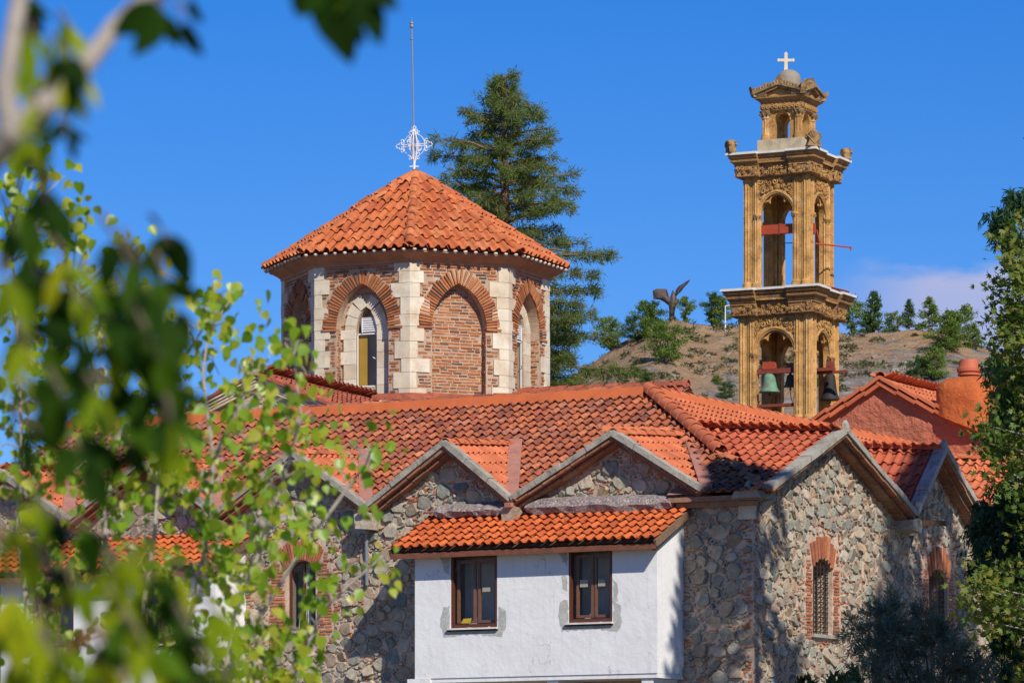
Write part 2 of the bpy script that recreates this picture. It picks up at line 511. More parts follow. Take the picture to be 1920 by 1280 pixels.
# glass: dark reflecting pane that still shows what is behind
def glass(name, tint_, mixf):
    s = NT(name)
    g = s.n('ShaderNodeBsdfGlossy', {'Color': (.9, .95, 1, 1), 'Roughness': .03})
    t = s.n('ShaderNodeBsdfTransparent', {'Color': c4(tint_)})
    fr_ = s.n('ShaderNodeLayerWeight', {'Blend': .5})
    f = s.math('ADD', s.math('MULTIPLY', s.math('POWER', fr_.outputs['Facing'], 4.0), .6), mixf)
    mx = s.n('ShaderNodeMixShader', {0: f, 1: t.outputs[0], 2: g.outputs[0]})
    s.set(s.out.inputs[0], mx.outputs[0])
    return s.m
M['glass'] = glass('window_glass', (.88, .88, .86), .015)

# whitewashed render with damp grey patches, cracks and grime
s = NT('whitewash')
base = s.mix(s.step(s.noise(1.4, 5), .35, .7), c4((.76, .755, .74)), c4((.83, .825, .81)))
base = s.mix(s.math('MULTIPLY', s.step(s.noise(3.5, 8, .7), .62, .68), .35), base, c4((.46, .44, .41)))
mpz = s.n('ShaderNodeMapping', {'Scale': (5.0, 5.0, .35)}); s.set(mpz.inputs[0], s.pos())
base = s.mix(s.math('MULTIPLY', s.step(s.noise(1.6, 6, .6, mpz.outputs[0]), .54, .74), .30), base, c4((.50, .47, .42)))
vcr = s.n('ShaderNodeTexVoronoi', {'Scale': 1.1}, feature='DISTANCE_TO_EDGE')
wv = s.n('ShaderNodeVectorMath', operation='ADD'); s.set(wv.inputs[0], s.pos()); nv_ = s.n('ShaderNodeTexNoise', {'Scale': 3.0, 'Detail': 6}); s.set(nv_.inputs['Vector'], s.pos()); s.set(wv.inputs[1], nv_.outputs['Color']); s.set(vcr.inputs['Vector'], wv.outputs[0])
crk = s.math('MULTIPLY', s.math('SUBTRACT', 1.0, s.step(vcr.outputs[0], .0, .010)), s.step(s.noise(.9, 3), .52, .60))
base = s.mix(s.math('MULTIPLY', crk, .7), base, c4((.22, .21, .2)))
p = s.n('ShaderNodeBsdfPrincipled', {'Base Color': base, 'Roughness': .9, 'Specular IOR Level': .2})
b = s.n('ShaderNodeBump', {'Strength': .35, 'Distance': .03, 'Height': s.noise(7, 6)})
s.set(p.inputs['Normal'], b.outputs[0]); s.set(s.out.inputs[0], p.outputs[0])
M['white'] = s.m
M['patch'] = surf('grey_render_patch', [(.46, .46, .42)], var=.2, vs=6, bump=.5, bs=20, stains=[((.56, .56, .53), 10, .5, .62, .7)])

# rubble wall too far down to be seen: the pattern goes on in the material
s = NT('rubble_wall_low')
vo = s.n('ShaderNodeTexVoronoi', {'Scale': 4.5}); s.set(vo.inputs['Vector'], s.pos())
ve = s.n('ShaderNodeTexVoronoi', {'Scale': 4.5}, feature='DISTANCE_TO_EDGE'); s.set(ve.inputs['Vector'], s.pos())
stc = s.ramp(vo.outputs['Color'], [(.25, .25, .22), (.36, .33, .27), (.2, .22, .2), (.42, .36, .28)])
bc = s.mix(s.step(ve.outputs[0], .03, .08), c4((.45, .33, .25)), stc)
p = s.n('ShaderNodeBsdfPrincipled', {'Base Color': bc, 'Roughness': .9})
b = s.n('ShaderNodeBump', {'Strength': .8, 'Distance': .04, 'Height': s.step(ve.outputs[0], 0, .15)})
s.set(p.inputs['Normal'], b.outputs[0]); s.set(s.out.inputs[0], p.outputs[0])
M['rubble_low'] = s.m
# ------------------------------------------------------------------ building frame: u along the south front, v into the block
AB = R(29.5)
ca, sa = math.cos(AB), math.sin(AB)
OY = 78.0
OX = (1412 - 960) / F * OY
def W(u, v, z=0.0): return A_([OX + u * ca + v * sa, OY - u * sa + v * ca, z])
U3, V3, Z3 = A_([ca, -sa, 0]), A_([sa, ca, 0]), A_([0, 0, 1.0])
def uv_of(P):
    P = np.atleast_2d(P); d = P[:, :2] - A_([OX, OY])
    return d @ U3[:2], d @ V3[:2]
def u_at(px, v):
    k = (px - 960) / F
    return (k * (OY + ca * v) - OX - sa * v) / (ca + k * sa)
def v_at(px, u):
    k = (px - 960) / F
    return (k * (OY - sa * u) - OX - ca * u) / (sa - k * ca)
def z_at(py, u, v): return CAMZ + (HZ - py) / F * (OY - sa * u + ca * v)

# ------------------------------------------------------------------ roof tiles
def tile_base(w, l, rise=.30, th=.016, lift=.035, skew=0.0):
    xs = [(-.5, .05), (-.32, .0), (-.14, .06), (-.05, .42), (.08, .86), (.2, 1.0), (.32, .86), (.44, .42), (.5, .05)]
    n = len(xs)
    tf = [(x * w, 0, z * rise * w + lift) for x, z in xs]
    tb = [(x * w * .94 + skew, l, z * rise * w * .9) for x, z in xs]
    bf = [(x * w, .004, z * rise * w + lift - th) for x, z in xs]
    bb = [(x * w * .94 + skew, l * .6, z * rise * w * .9 - th) for x, z in xs]
    V = tf + tb + tf + bf + bf + bb
    Fc = []
    for i in range(n - 1):
        Fc.append((i, i + 1, n + i + 1, n + i))
        Fc.append((2 * n + i + 1, 2 * n + i, 3 * n + i, 3 * n + i + 1))
        if 1 < i < n - 2: Fc.append((4 * n + i + 1, 4 * n + i, 5 * n + i, 5 * n + i + 1))
    return A_(V), Fc
def half_barrel(r, l, n=8, taper=.86, th=.018, lift=.02):
    """ridge tile lying along +y, hump up +z"""
    V, Fc = [], []
    for k in range(n + 1):
        g = math.pi * k / n
        V.append((r * math.cos(g), 0, r * math.sin(g) + lift))
    for k in range(n + 1):
        g = math.pi * k / n
        V.append((r * taper * math.cos(g), l, r * taper * math.sin(g)))
    V += V[:n + 1]
    for k in range(n + 1):
        g = math.pi * k / n
        V.append(((r - th) * math.cos(g), 0, (r - th) * math.sin(g) + lift))
    m = n + 1
    for k in range(n):
        Fc.append((k, m + k, m + k + 1, k + 1)[::-1])
        Fc.append((2 * m + k, 2 * m + k + 1, 3 * m + k + 1, 3 * m + k)[::-1])
    return A_(V), Fc
TILES = {}
def tiles_for(w, expo, lift=.035, rise=.30):
    k = (round(w, 3), round(expo, 3), lift, rise)
    if k not in TILES:
        TILES[k] = [tile_base(w, expo * 1.12, rise=rise * q, lift=lift, skew=s_) for q, s_ in ((1, 0), (.93, .005), (1.06, -.005), (1, .008))]
    return TILES[k]
def lay(A, du, dv, length, slope, w, expo, keep=None, jit=.006, y0=0.0):
    du, dv = nrm(du), nrm(dv)
    n = nrm(np.cross(du, dv))
    nc, nr = int(length / w + .5), int(math.ceil((slope - y0) / expo))
    w2 = length / nc
    i, j = np.meshgrid(np.arange(nc), np.arange(nr))
    i, j = i.ravel(), j.ravel()
    s_ = (i + .5) * w2; t_ = y0 + j * expo
    P = A[None, :] + s_[:, None] * du + t_[:, None] * dv
    if keep is not None:
        mid = P + dv * expo * .5
        k = keep(mid)
        P, j = P[k], j[k]
    K = len(P)
    if K == 0: return np.zeros((0, 4, 4)), np.zeros(0)
    a = rng.normal(0, jit * 2.2, K)
    Ms = np.zeros((K, 4, 4)); Ms[:, 3, 3] = 1
    D = du[None] * np.cos(a)[:, None] + dv[None] * np.sin(a)[:, None]
    E = dv[None] * np.cos(a)[:, None] - du[None] * np.sin(a)[:, None]
    Ms[:, :3, 0] = D * (w2 / w); Ms[:, :3, 1] = E; Ms[:, :3, 2] = n
    Ms[:, :3, 3] = P + rng.normal(0, jit, (K, 1)) * dv + np.abs(rng.normal(0, jit * .8, (K, 1))) * n
    return Ms, rng.random(K)
def ridge(A, B, r, l, mat, parent, name='ridge_tile', lift=.02, up=None, limit=60):
    A, B = np.asarray(A, float), np.asarray(B, float)
    d = B - A; T = np.linalg.norm(d); d /= T
    x = nrm(np.cross(d, up if up is not None else Z3)); z = np.cross(x, d)
    k = max(1, int(round(T / l)))
    Ms = []
    for i in range(k):
        M_ = np.eye(4)
        q = rnd.uniform(-.02, .02)
        M_[:3, 0], M_[:3, 1], M_[:3, 2] = nrm(x + d * q), d * (T / k / l), z
        M_[:3, 3] = A + d * (T * i / k) + z * rnd.uniform(0, .008)
        Ms.append(M_)
    key = ('rb', round(r, 3), round(l, 3))
    if key not in TILES: TILES[key] = [half_barrel(r, l * 1.12, lift=lift)]
    pieces(TILES[key], Ms, rng.random(k), name, mat, parent, limit, smooth=True)

# ------------------------------------------------------------------ rubble masonry
def rubble(fr, outer, holes, parent, rmin, rmax, ntry, lim_stone, zlo=None, chips=9000, seed=1, brick_bias=.6, dens=.96, lim_chip=0):
    g = np.random.default_rng(seed)
    O = np.asarray(outer, float)
    x0, y0 = O.min(0); x1, y1 = O.max(0)
    if zlo is not None: y0 = max(y0, zlo)
    ok = lambda X, Y: inpoly(O, X, Y) & ~np.any([inpoly(h, X, Y) for h in holes] or [np.zeros(X.shape, bool)], axis=0)
    # darts, big ones first
    C = np.c_[g.uniform(x0, x1, ntry), g.uniform(y0, y1, ntry)]
    C = C[ok(C[:, 0], C[:, 1])]
    rr = rmin + (rmax - rmin) * g.random(len(C)) ** 3.2
    o = np.argsort(-rr + g.normal(0, .012, len(C))); C, rr = C[o], rr[o]
    AN = 1.22
    K = np.zeros((0, 2)); KR = np.zeros(0)
    kl, kr = [], []
    cell = {}
    cs = rmax * 2.2
    for c, r in zip(C, rr):
        key = (int(c[0] // cs), int(c[1] // cs)); good = True
        for a in (-1, 0, 1):
            for b in (-1, 0, 1):
                for (qx, qy, qr) in cell.get((key[0] + a, key[1] + b), ()):
                    dx, dy = (qx - c[0]) / AN, qy - c[1]
                    if dx * dx + dy * dy < ((qr + r) * dens) ** 2: good = False; break
                if not good: break
            if not good: break
        if good:
            cell.setdefault(key, []).append((c[0], c[1], r)); kl.append(c); kr.append(r)
    K, KR = A_(kl), A_(kr)
    res = .0125
    gw, gh = int((x1 - x0) / res) + 2, int((y1 - y0) / res) + 2
    GX, GY = np.meshgrid(x0 + np.arange(gw) * res, y0 + np.arange(gh) * res)
    occ = ~ok(GX, GY)
    stones = []
    ND = 7
    for i in range(len(K)):
        c, r = K[i], KR[i]
        d = K - c; dist = np.hypot(d[:, 0], d[:, 1])
        nb = (dist < 3.2 * rmax) & (dist > 1e-6)
        dn, dd, nr_ = d[nb], dist[nb], KR[nb]
        th = 2 * math.pi * (np.arange(ND) + g.uniform(-.38, .38, ND)) / ND + g.uniform(0, 6)
        th = np.sort(th % (2 * math.pi))
        D = np.c_[np.cos(th), np.sin(th)]
        al = g.normal(0, .25); c1_, s1_ = np.abs(np.cos(th - al)), np.abs(np.sin(th - al))
        cap = r * 1.26 * g.uniform(.85, 1.12, ND) / np.maximum(c1_, s1_) ** .8 * np.hypot(D[:, 0] * AN, D[:, 1])
        if len(dn):
            proj = D @ (dn / dd[:, None]).T
            lim = (dd * (r / (r + nr_)))[None, :] / np.maximum(proj, 1e-3)
            lim[proj <= .05] = 9
            t = np.minimum(cap, lim.min(1) - .009)
        else: t = cap
        t = np.maximum(t, r * .3)
        # blockier: pull towards a rectangle
        ring = c + D * t[:, None]
        if not ok(ring[:, 0], ring[:, 1]).all():
            sc = 1.0
            for q in (.85, .7, .5, .35):
                ring = c + D * (t * q)[:, None]
                if ok(ring[:, 0], ring[:, 1]).all(): break
            else: continue
        xi0, yi0 = np.maximum(((ring.min(0) - (x0, y0)) / res).astype(int), 0)
        xi1, yi1 = ((ring.max(0) - (x0, y0)) / res).astype(int) + 2
        sub = occ[yi0:yi1, xi0:xi1]
        sub |= inpoly(ring, GX[yi0:yi1, xi0:xi1], GY[yi0:yi1, xi0:xi1])
        h = g.uniform(.010, .062) + r * .03
        tl = g.normal(0, .22, 2)
        inn = c + (ring - c) * g.uniform(.82, .92)
        hz = h + (inn - c) @ tl
        V = np.r_[fr.P(ring, -.02), fr.P(np.c_[c + (ring - c) * .97, hz * .55]), fr.P(np.c_[inn, hz]), fr.P(np.c_[[c], [[h * g.uniform(.95, 1.15)]]])]
        Fc = []
        for k in range(ND):
            k2 = (k + 1) % ND
            Fc.append((k, k2, ND + k2, ND + k)); Fc.append((ND + k, ND + k2, 2 * ND + k2, 2 * ND + k)); Fc.append((2 * ND + k, 2 * ND + k2, 3 * ND))
        stones.append((V, Fc, float(g.random())))
    uniq(stones, 'stone', M['stone'], parent, lim_stone)
    # brick slips and pebbles pinned in the joints
    mb, ms = MB(), MB()
    X = g.uniform(x0, x1, chips * 3); Y = g.uniform(y0, y1, chips * 3)
    n = 0
    cl = []
    for x, y in zip(X, Y):
        big = g.random()
        bw, bh = (g.uniform(.07, .2), g.uniform(.022, .042)) if big < brick_bias else (g.uniform(.03, .075), g.uniform(.02, .05))
        a0, b0 = int((x - x0) / res), int((y - y0) / res)
        a1, b1 = int((x + bw - x0) / res) + 1, int((y + bh - y0) / res) + 1
        if a1 >= gw or b1 >= gh: continue
        if occ[b0:b1, a0:a1].mean() > .22: continue
        occ[b0:b1 + 0, a0:a1 + 0] = True
        dz = g.uniform(.006, .03); j = g.normal(0, .006, 8)
        r_ = g.normal(0, .10)
        pts = A_([(0, j[0]), (bw, j[1]), (bw + j[2], bh), (j[3], bh + j[4])])
        pts = np.c_[pts[:, 0], pts[:, 1] + pts[:, 0] * r_] + (x, y)
        cc = pts.mean(0)
        V = np.r_[fr.P(pts, -.01), fr.P(cc + (pts - cc) * .9, dz)]
        tgt = mb if g.random() < (.9 if big < brick_bias else .35) else ms
        tgt.add(V, [(0, 1, 5, 4), (1, 2, 6, 5), (2, 3, 7, 6), (3, 0, 4, 7), (4, 5, 6, 7)], float(g.random()))
        n += 1
        if n >= chips: break
    if mb.n: mb.build('brick_chips', M['brick'], parent, kind='stuff')
    if ms.n: ms.build('pebbles', M['stone'], parent, kind='stuff')

def arch_bricks(fr, cx, zs, a, h, thick, nb, mat, parent, lim, depth=(-.02, .03), name='brick', splay=0.0, bw=.8, extra_bed=()):
    """brick voussoirs round an arch line"""
    L_ = A_(arch(a, h, 24)) + (cx, zs)
    seg = np.r_[0, np.cumsum(np.hypot(*np.diff(L_, axis=0).T))]
    items = []
    for i in range(nb):
        s0 = seg[-1] * (i + .5) / nb
        wd = seg[-1] / nb * bw
        p = A_([np.interp(s0, seg, L_[:, 0]), np.interp(s0, seg, L_[:, 1])])
        e_ = .16 if h > a * 1.05 else .03
        q0 = A_([np.interp(s0 - e_, seg, L_[:, 0]), np.interp(s0 - e_, seg, L_[:, 1])])
        q1 = A_([np.interp(s0 + e_, seg, L_[:, 0]), np.interp(s0 + e_, seg, L_[:, 1])])
        t = nrm(q1 - q0); n = A_([-t[1], t[0]])
        if splay:
            n = nrm(A_([(p[0] - cx) * splay, 1.0]));  t = A_([n[1], -n[0]])
        tt = thick * rnd.uniform(.9, 1.06)
        w1 = wd * (1 + thick / max(a, .2) * (.55 if not splay else .45) * (1 if h >= a * .5 else .6))
        j = [rnd.uniform(-.006, .006) for _ in range(4)]
        pts = [p - t * (wd / 2 + j[0]), p + t * (wd / 2 + j[1]), p + n * tt + t * (w1 / 2 * .96 + j[2]), p + n * tt - t * (w1 / 2 * .96 + j[3])]
        pts = A_(pts); c = pts.mean(0); dz = depth[1] + rnd.uniform(-.008, .01)
        V = np.r_[fr.P(pts, depth[0]), fr.P(c + (pts - c) * .97, dz)]
        items.append((V, [(0, 1, 5, 4), (1, 2, 6, 5), (2, 3, 7, 6), (3, 0, 4, 7), (4, 5, 6, 7)], rnd.random()))
    uniq(items, name, mat, parent, lim)

def brick_courses(fr, ok, x0, x1, y0, y1, bh, joint, mat, parent, lim, depth=.018, lmin=.10, lmax=.28, name='brick', seed=3, items=None):
    """uneven courses of long thin bricks; ok(X,Y) is the mask of where the bricks may lie"""
    g = np.random.default_rng(seed)
    own = items is None
    items = [] if own else items
    y = y0
    while y < y1 - bh * .6:
        x = x0 - g.uniform(0, .1)
        ph, am = g.uniform(0, 6), g.uniform(0, .006)
        H = bh * g.uniform(.82, 1.15)
        while x < x1:
            l = g.uniform(lmin, lmax)
            xa, xb = x + joint * g.uniform(.3, .8), x + l
            x = x + l + joint * g.uniform(0, .3)
            for _ in range(2):       # shorten from either end until it fits
                if not (ok(A_([xa]), A_([y + H / 2]))[0]): xa += (xb - xa) * .35
                if not (ok(A_([xb]), A_([y + H / 2]))[0]): xb -= (xb - xa) * .35
            if xb - xa < .035: continue
            q = ok(A_([xa, xb, xa, xb, (xa + xb) / 2]), A_([y, y, y + H, y + H, y + H / 2]))
            if q.sum() < 5: continue
            dy = am * math.sin(x * 2 + ph)
            j = g.normal(0, .004, 6)
            pts = A_([(xa, y + dy + j[0]), ((xa + xb) / 2, y + dy + j[4]), (xb, y + dy + j[1]), (xb + j[5], y + dy + H + j[2]), ((xa + xb) / 2, y + dy + H + j[3]), (xa, y + dy + H - j[2])])
            c = pts.mean(0); dz = depth + g.uniform(-.008, .012)
            V = np.r_[fr.P(pts, -.01), fr.P(c + (pts - c) * (1 - .006 / max(xb - xa, .05), .86), dz)]
            Fc = [(k, (k + 1) % 6, 6 + (k + 1) % 6, 6 + k) for k in range(6)] + [tuple(range(6, 12))]
            items.append((V, Fc, float(g.random())))
        y += H + joint * g.uniform(.6, 1.2)
    if own: uniq(items, name, mat, parent, lim)
    return items

# ------------------------------------------------------------------ ground
m = MB()
m.add([(-2500, -400, 0), (2500, -400, 0), (2500, 5000, 0), (-2500, 5000, 0)], [(0, 1, 2, 3)])
g_mat = surf('dry_ground', [(.22, .17, .11)], var=.3, vs=.15, bump=.5, bs=3, stains=[((.10, .12, .05), .08, .5, .62, .7)])
tag(m.build('ground', g_mat), kind='structure')

# ------------------------------------------------------------------ the monastery block
bld = thing('monastery_building', 'long rubble stone building with a row of small gables below the brick dome', 'building', W(0, 0, 0))
ZE = z_at(918, .1, -.3)
WR = 4.66                                   # ridge set back from both fronts
SL = .51
ZR = ZE + SL * (WR + .3)
UL = -19.0                                  # far (left) end
VE = 24.0                                   # far end of the east wing
# gables: (position of the peak, z of the peak, half width left, half width right)
SG = []
for pxp, pyp, pxl, pxr in ((1150, 815, 963, 1322), (835, 833, 690, 962), (550, 852, 408, 688), (268, 868, 130, 408), (-8, 882, -150, 130)):
    up = u_at(pxp, -.35)
    SG.append((up, z_at(pyp, up, -.35), up - u_at(pxl, -.3), u_at(pxr, -.3) - up))
EG = []
for pxp, pyp, half in ((1550, 803, 3.3), (1768, 845, 2.25), (1920, 862, 2.25)):
    vp = v_at(pxp, .35)
    EG.append((vp, z_at(pyp, .35, vp), half, half))
EG[0] = (3.28, EG[0][1], 3.34, 3.34)
EG[1] = (EG[1][0], EG[1][1], EG[1][0] - 6.62, 2.3)
EG[2] = (EG[1][0] + 4.6, EG[2][1], 2.3, 2.3)
RHO = .075      # the little ridges climb a bit as they run back
NEG = -1e9
def HS(u, v): return np.where((v >= -.35) & (v <= WR) & (u <= -v + .02), ZE + SL * (v + .3), NEG)
def HE(u, v): return np.where((u <= .35) & (u >= -WR) & (v >= -u - .02), ZE + SL * (.3 - u), NEG)
def HG(i):
    up, zp, hl, hr = SG[i]
    def f(u, v):
        t = np.where(u < up, (zp - ZE) / hl, (zp - ZE) / hr)
        return np.where((v >= -.42) & (u > up - hl - .05) & (u < up + hr + .05) & (v < 4.4), zp + RHO * (v + .35) - t * np.abs(u - up), NEG)
    return f
def HEG(i):
    vp, zp, hl, hr = EG[i]
    def f(u, v):
        t = np.where(v < vp, (zp - ZE) / hl, (zp - ZE) / hr)
        return np.where((u <= .42) & (v > vp - hl - .05) & (v < vp + hr + .05) & (u > -4.4), zp + RHO * (.35 - u) - t * np.abs(v - vp), NEG)
    return f
SURF = {'S': HS, 'E': HE}
for i in range(len(SG)): SURF['g%d' % i] = HG(i)
for i in range(len(EG)): SURF['e%d' % i] = HEG(i)
def keeper(me, tol=.0):
    def k(P):
        u, v = uv_of(P); z = P[:, 2]
        top = np.full(len(P), NEG)
        for n_, f in SURF.items():
            if n_ != me: top = np.maximum(top, f(u, v))
        return z > top + tol
    return k

TW, TE_ = .215, .335
roof_parts = {}
def roofpart(nm='roof', **k): 
    o = bpy.data.objects.new(nm, MESH_DECK.pop()); col.objects.link(o); attach(o, bld); return o
MESH_DECK = []
def deck(quads, mat, parent, name='roof'):
    m = MB()
    for q in quads: m.add(q, [tuple(range(len(q)))])
    return m.build(name, mat, parent)

# south slope
sl_len = math.hypot(WR + .3, SL * (WR + .3))
dvS = nrm(V3 + Z3 * SL)
roofS = deck([[W(UL, .05, ZE + SL * .35 - .02), W(-.05, .05, ZE + SL * .35 - .02), W(-WR, WR, ZR - .02), W(UL, WR, ZR - .02)], [W(u_at(1250, -.3), -.3, ZE - .02), W(.3, -.3, ZE - .02), W(-.05, .05, ZE + SL * .35 - .02), W(u_at(1250, -.3), .05, ZE + SL * .35 - .02)],
              [W(UL, WR, ZR - .02), W(-WR, WR, ZR - .02), W(-2 * WR, 2 * WR, ZE - .02), W(UL, 2 * WR, ZE - .02)]], M['flash'], bld)
def hipS(P):
    u, v = uv_of(P); return (u < -v + .02) & (u > UL)
kS = keeper('S', -.03)
Ms, T = lay(W(UL, -.42, ZE - SL * .12), U3, dvS, .3 - UL, sl_len + .05, TW, TE_, keep=lambda P: hipS(P) & kS(P))
pieces(tiles_for(TW, TE_, .045), Ms, T, 'roof_tile', M['tile_old'], roofS, 150, smooth=True)
# east slope
dvE = nrm(-U3 + Z3 * SL)
roofE = deck([[W(-.05, .05, ZE + SL * .35 - .022), W(-.05, VE, ZE + SL * .35 - .022), W(-WR, VE, ZR - .022), W(-WR, WR, ZR - .022)],
              [W(-WR, WR, ZR - .022), W(-WR, VE, ZR - .022), W(-2 * WR, VE, ZE - .022), W(-2 * WR, 2 * WR, ZE - .022)]], M['flash'], bld)
kE = keeper('E', -.03)
Ms, T = lay(W(.42, -.3, ZE - SL * .12), V3, dvE, VE + .3, sl_len + .05, TW, TE_, keep=lambda P: (uv_of(P)[1] > -uv_of(P)[0] - .02) & kE(P))
pieces(tiles_for(TW, TE_, .045), Ms, T, 'roof_tile', M['tile_new'], roofE, 40, smooth=True)
# ridges and hip, bedded in orange mortar
def mortar_ridge(A, B, wdt, hgt, mat, parent, name='ridge_bed'):
    A, B = np.asarray(A, float), np.asarray(B, float)
    d = nrm(B - A); x = nrm(np.cross(d, Z3)); up = np.cross(x, d)
    m = MB(); V = []
    for P in (A, B):
        for a, b in ((-wdt, -hgt * 1.6), (-wdt * .45, .02), (wdt * .45, .02), (wdt, -hgt * 1.6)): V.append(P + x * a + up * b)
    m.add(V, [(0, 1, 5, 4), (1, 2, 6, 5), (2, 3, 7, 6), (0, 3, 2, 1), (4, 5, 6, 7)])
    return m.build(name, mat, parent)
rb = mortar_ridge(W(UL, WR, ZR + .12), W(-WR, WR, ZR + .12), .30, .13, M['ridge_orange'], bld)
ridge(W(UL, WR, ZR + .07), W(-WR, WR, ZR + .07), .12, .45, M['tile_old'], rb)
rb = mortar_ridge(W(-WR, WR, ZR + .10), W(-WR, VE, ZR + .10), .22, .10, M['ridge_orange'], bld)
ridge(W(-WR, WR, ZR + .05), W(-WR, VE, ZR + .05), .12, .42, M['tile_new'], rb)
ridge(W(-WR + 3.3, WR - 3.3, ZR - 3.3 * SL + .05), W(-WR, WR, ZR + .08), .16, .40, M['tile_new'], roofE)

# gable roofs
def gable_roof(P0, along, across, zp, hl, hr, depth, me, matL, matR, quota, cop_end):
    """P0 front peak (z included), along = horizontal run of the ridge, across = left-to-right seen from outside"""
    out_ = -along
    B = P0 + along * depth + Z3 * RHO * depth
    e = .06
    def foot(s, h):     # foot line points front and back
        f = P0 + across * (s * (h + e)); f = f + Z3 * (ZE - zp) * (h + e) / h
        return f, f + (B - P0)
    lf, lb = foot(-1, hl); rf, rb_ = foot(1, hr)
    if me == 'e0':      # the corner itself is covered by the main hip
        lf = lf + (P0 - lf) * .12; lb = lb + (B - lb) * .12
    d = A_([0, 0, -.045])
    rp = deck([[lf + d, P0 + d, B + d, lb + d][::-1], [P0 + d, rf + d, rb_ + d, B + d][::-1]], M['flash'], bld)
    kp = keeper(me, .015)
    run = nrm(B - P0)
    for f, s_, mt, qq in ((lf, 1, matL, quota[0]), (rf, -1, matR, quota[1])):
        dv = nrm(P0 - f)
        Lg = np.linalg.norm(B - P0); S_ = np.linalg.norm(P0 - f)
        if s_ == 1: A0, du = f + (B - P0), -run       # left side: eave runs back-to-front so that normal points up
        else: A0, du = f, run
        nn = np.cross(du, dv)
        if nn[2] < 0: A0, du = (f if s_ == 1 else f + (B - P0)), -du
        Ms, T = lay(A0 + A_([0, 0, -.03]), du, dv, Lg, S_, TW, TE_ * .98, keep=kp)
        pieces(tiles_for(TW, TE_, .035), Ms, T, 'roof_tile', mt, rp, qq, smooth=True)
    ridge(P0 - along * .02 + Z3 * .0, B - Z3 * .0, .115, .42, M['tile_new'] if matR is not M['tile_red'] else M['tile_red'], rp, limit=20)
    # coping and two corbelled courses of tile-brick along both rakes
    cop, cb = [], []
    for s_, h in ((-1, hl), (1, hr)):
        f = P0 + across * (s_ * h) + Z3 * (ZE - zp)
        A1 = P0 + Z3 * .03; Bq = f + Z3 * .03
        Lr = np.linalg.norm(Bq - A1); k = max(2, int(Lr / .55))
        for i in range(k):
            a = A1 + (Bq - A1) * (i / k); b_ = A1 + (Bq - A1) * ((i + 1) / k)
            j = rnd.uniform(-.012, .012)
            V, Fc = bar(a, b_ - (b_ - a) * .012, out_, -.16, .09 + j, -.05, .06 + j)
            cop.append((V, Fc, rnd.random()))
        for (o0, o1, h0, h1) in ((-.36, .045, -.115, -.068), (-.36, -.09, -.185, -.135)):
            k = max(3, int(Lr / .32))
            for i in range(k):
                a = A1 + (Bq - A1) * (i / k); b_ = A1 + (Bq - A1) * ((i + 1) / k)
                j = rnd.uniform(-.01, .01)
                V, Fc = bar(a, b_ - (b_ - a) * .04, out_, o0, o1 + j, h0 + j * .5, h1)
                cb.append((V, Fc, rnd.random()))
        # mortar bed behind the courses
        V, Fc = bar(A1, Bq, out_, -.36, -.16, -.18, -.06)
        mm_ = MB().add(V, Fc, .3); mm_.build('cornice_bed', M['mortar'], bld)
    uniq(cop, 'coping_stone', M['cement'], bld, 40)
    uniq(cb, 'cornice_brick', M['fascia_brick'], bld, 60)
    return rp
M['fascia_brick'] = surf('cornice_tile_brick', [(.30, .13, .075), (.36, .16, .09), (.24, .11, .07), (.33, .2, .13)], var=.35, vs=10, bump=.6, stains=[((.34, .29, .22), 12, .55, .68, .6)])
for i, (up, zp, hl, hr) in enumerate(SG):
    vis_r = M['tile_new']
    gable_roof(W(up, -.35, zp), V3, U3, zp, hl, hr, 3.6, 'g%d' % i, M['tile_old'], vis_r, (0, 40 if i < 2 else 10), None)
for i, (vp, zp, hl, hr) in enumerate(EG):
    gable_roof(W(.35, vp, zp), -U3, V3, zp, hl, hr, 3.9, 'e%d' % i, M['tile_red'] if i < 2 else M['tile_new'], M['tile_new'], (60 if i < 2 else 30, 0), None)
# finials on the east gables
for i, (vp, zp, hl, hr) in enumerate(EG[:2]):
    m = MB(); lathe(m, W(.37, vp, zp + .05), [(.09, -.05), (.10, .02), (.075, .12), (.03, .18)], 8)
    m.build('finial', M['cement'], bld)

# valley flashings of pinkish plaster
def valley(P, Q, side, wd=.13):
    P, Q = np.asarray(P, float), np.asarray(Q, float)
    m = MB()
    d = nrm(Q - P)
    x = nrm(np.cross(d, Z3))
    P = P + Z3 * .03; Q = Q + Z3 * .03
    V = [P - x * wd, P + x * wd, Q + x * wd, Q - x * wd, P - x * wd + Z3 * .10, P + x * wd + Z3 * .10, Q + x * wd + Z3 * .10, Q - x * wd + Z3 * .10]
    m.add(V, BOXF)
    m.build('valley_flashing', M['flash'], bld)
for i, (up, zp, hl, hr) in enumerate(SG):
    # where the ridge meets the south slope
    vr = (zp + RHO * .35 - ZE - SL * .3) / (SL - RHO)
    uf = up + hr
    if i > 0: valley(W(up + .02, vr + .02, ZE + SL * (vr + .3) + .02), W(uf - .06, -.25, ZE + .04), 1)
vr0 = (SG[0][1] + RHO * .35 - ZE - SL * .3) / (SL - RHO)
# valley between the right slope of the southmost gable and the first east gable
u0, z0g, hl0, hr0 = SG[0]; v0, ze0, hle, hre = EG[0]
tS, tE = (z0g - ZE) / hr0, (ze0 - ZE) / hle
VP = []
for v in np.linspace(2.6, -.25, 6):
    # solve z0g+RHO*(v+.35)-tS*(u-u0) == ze0+RHO*(.35-u)-tE*(v0-v)
    u = (z0g + RHO * (v + .35) + tS * u0 - ze0 - RHO * .35 + tE * (v0 - v)) / (tS - RHO)
    VP.append(W(u, v, ze0 + RHO * (.35 - u) - tE * (v0 - v) + .03))
for a, b_ in zip(VP[:-1], VP[1:]): valley(a, b_ , 1, .12)

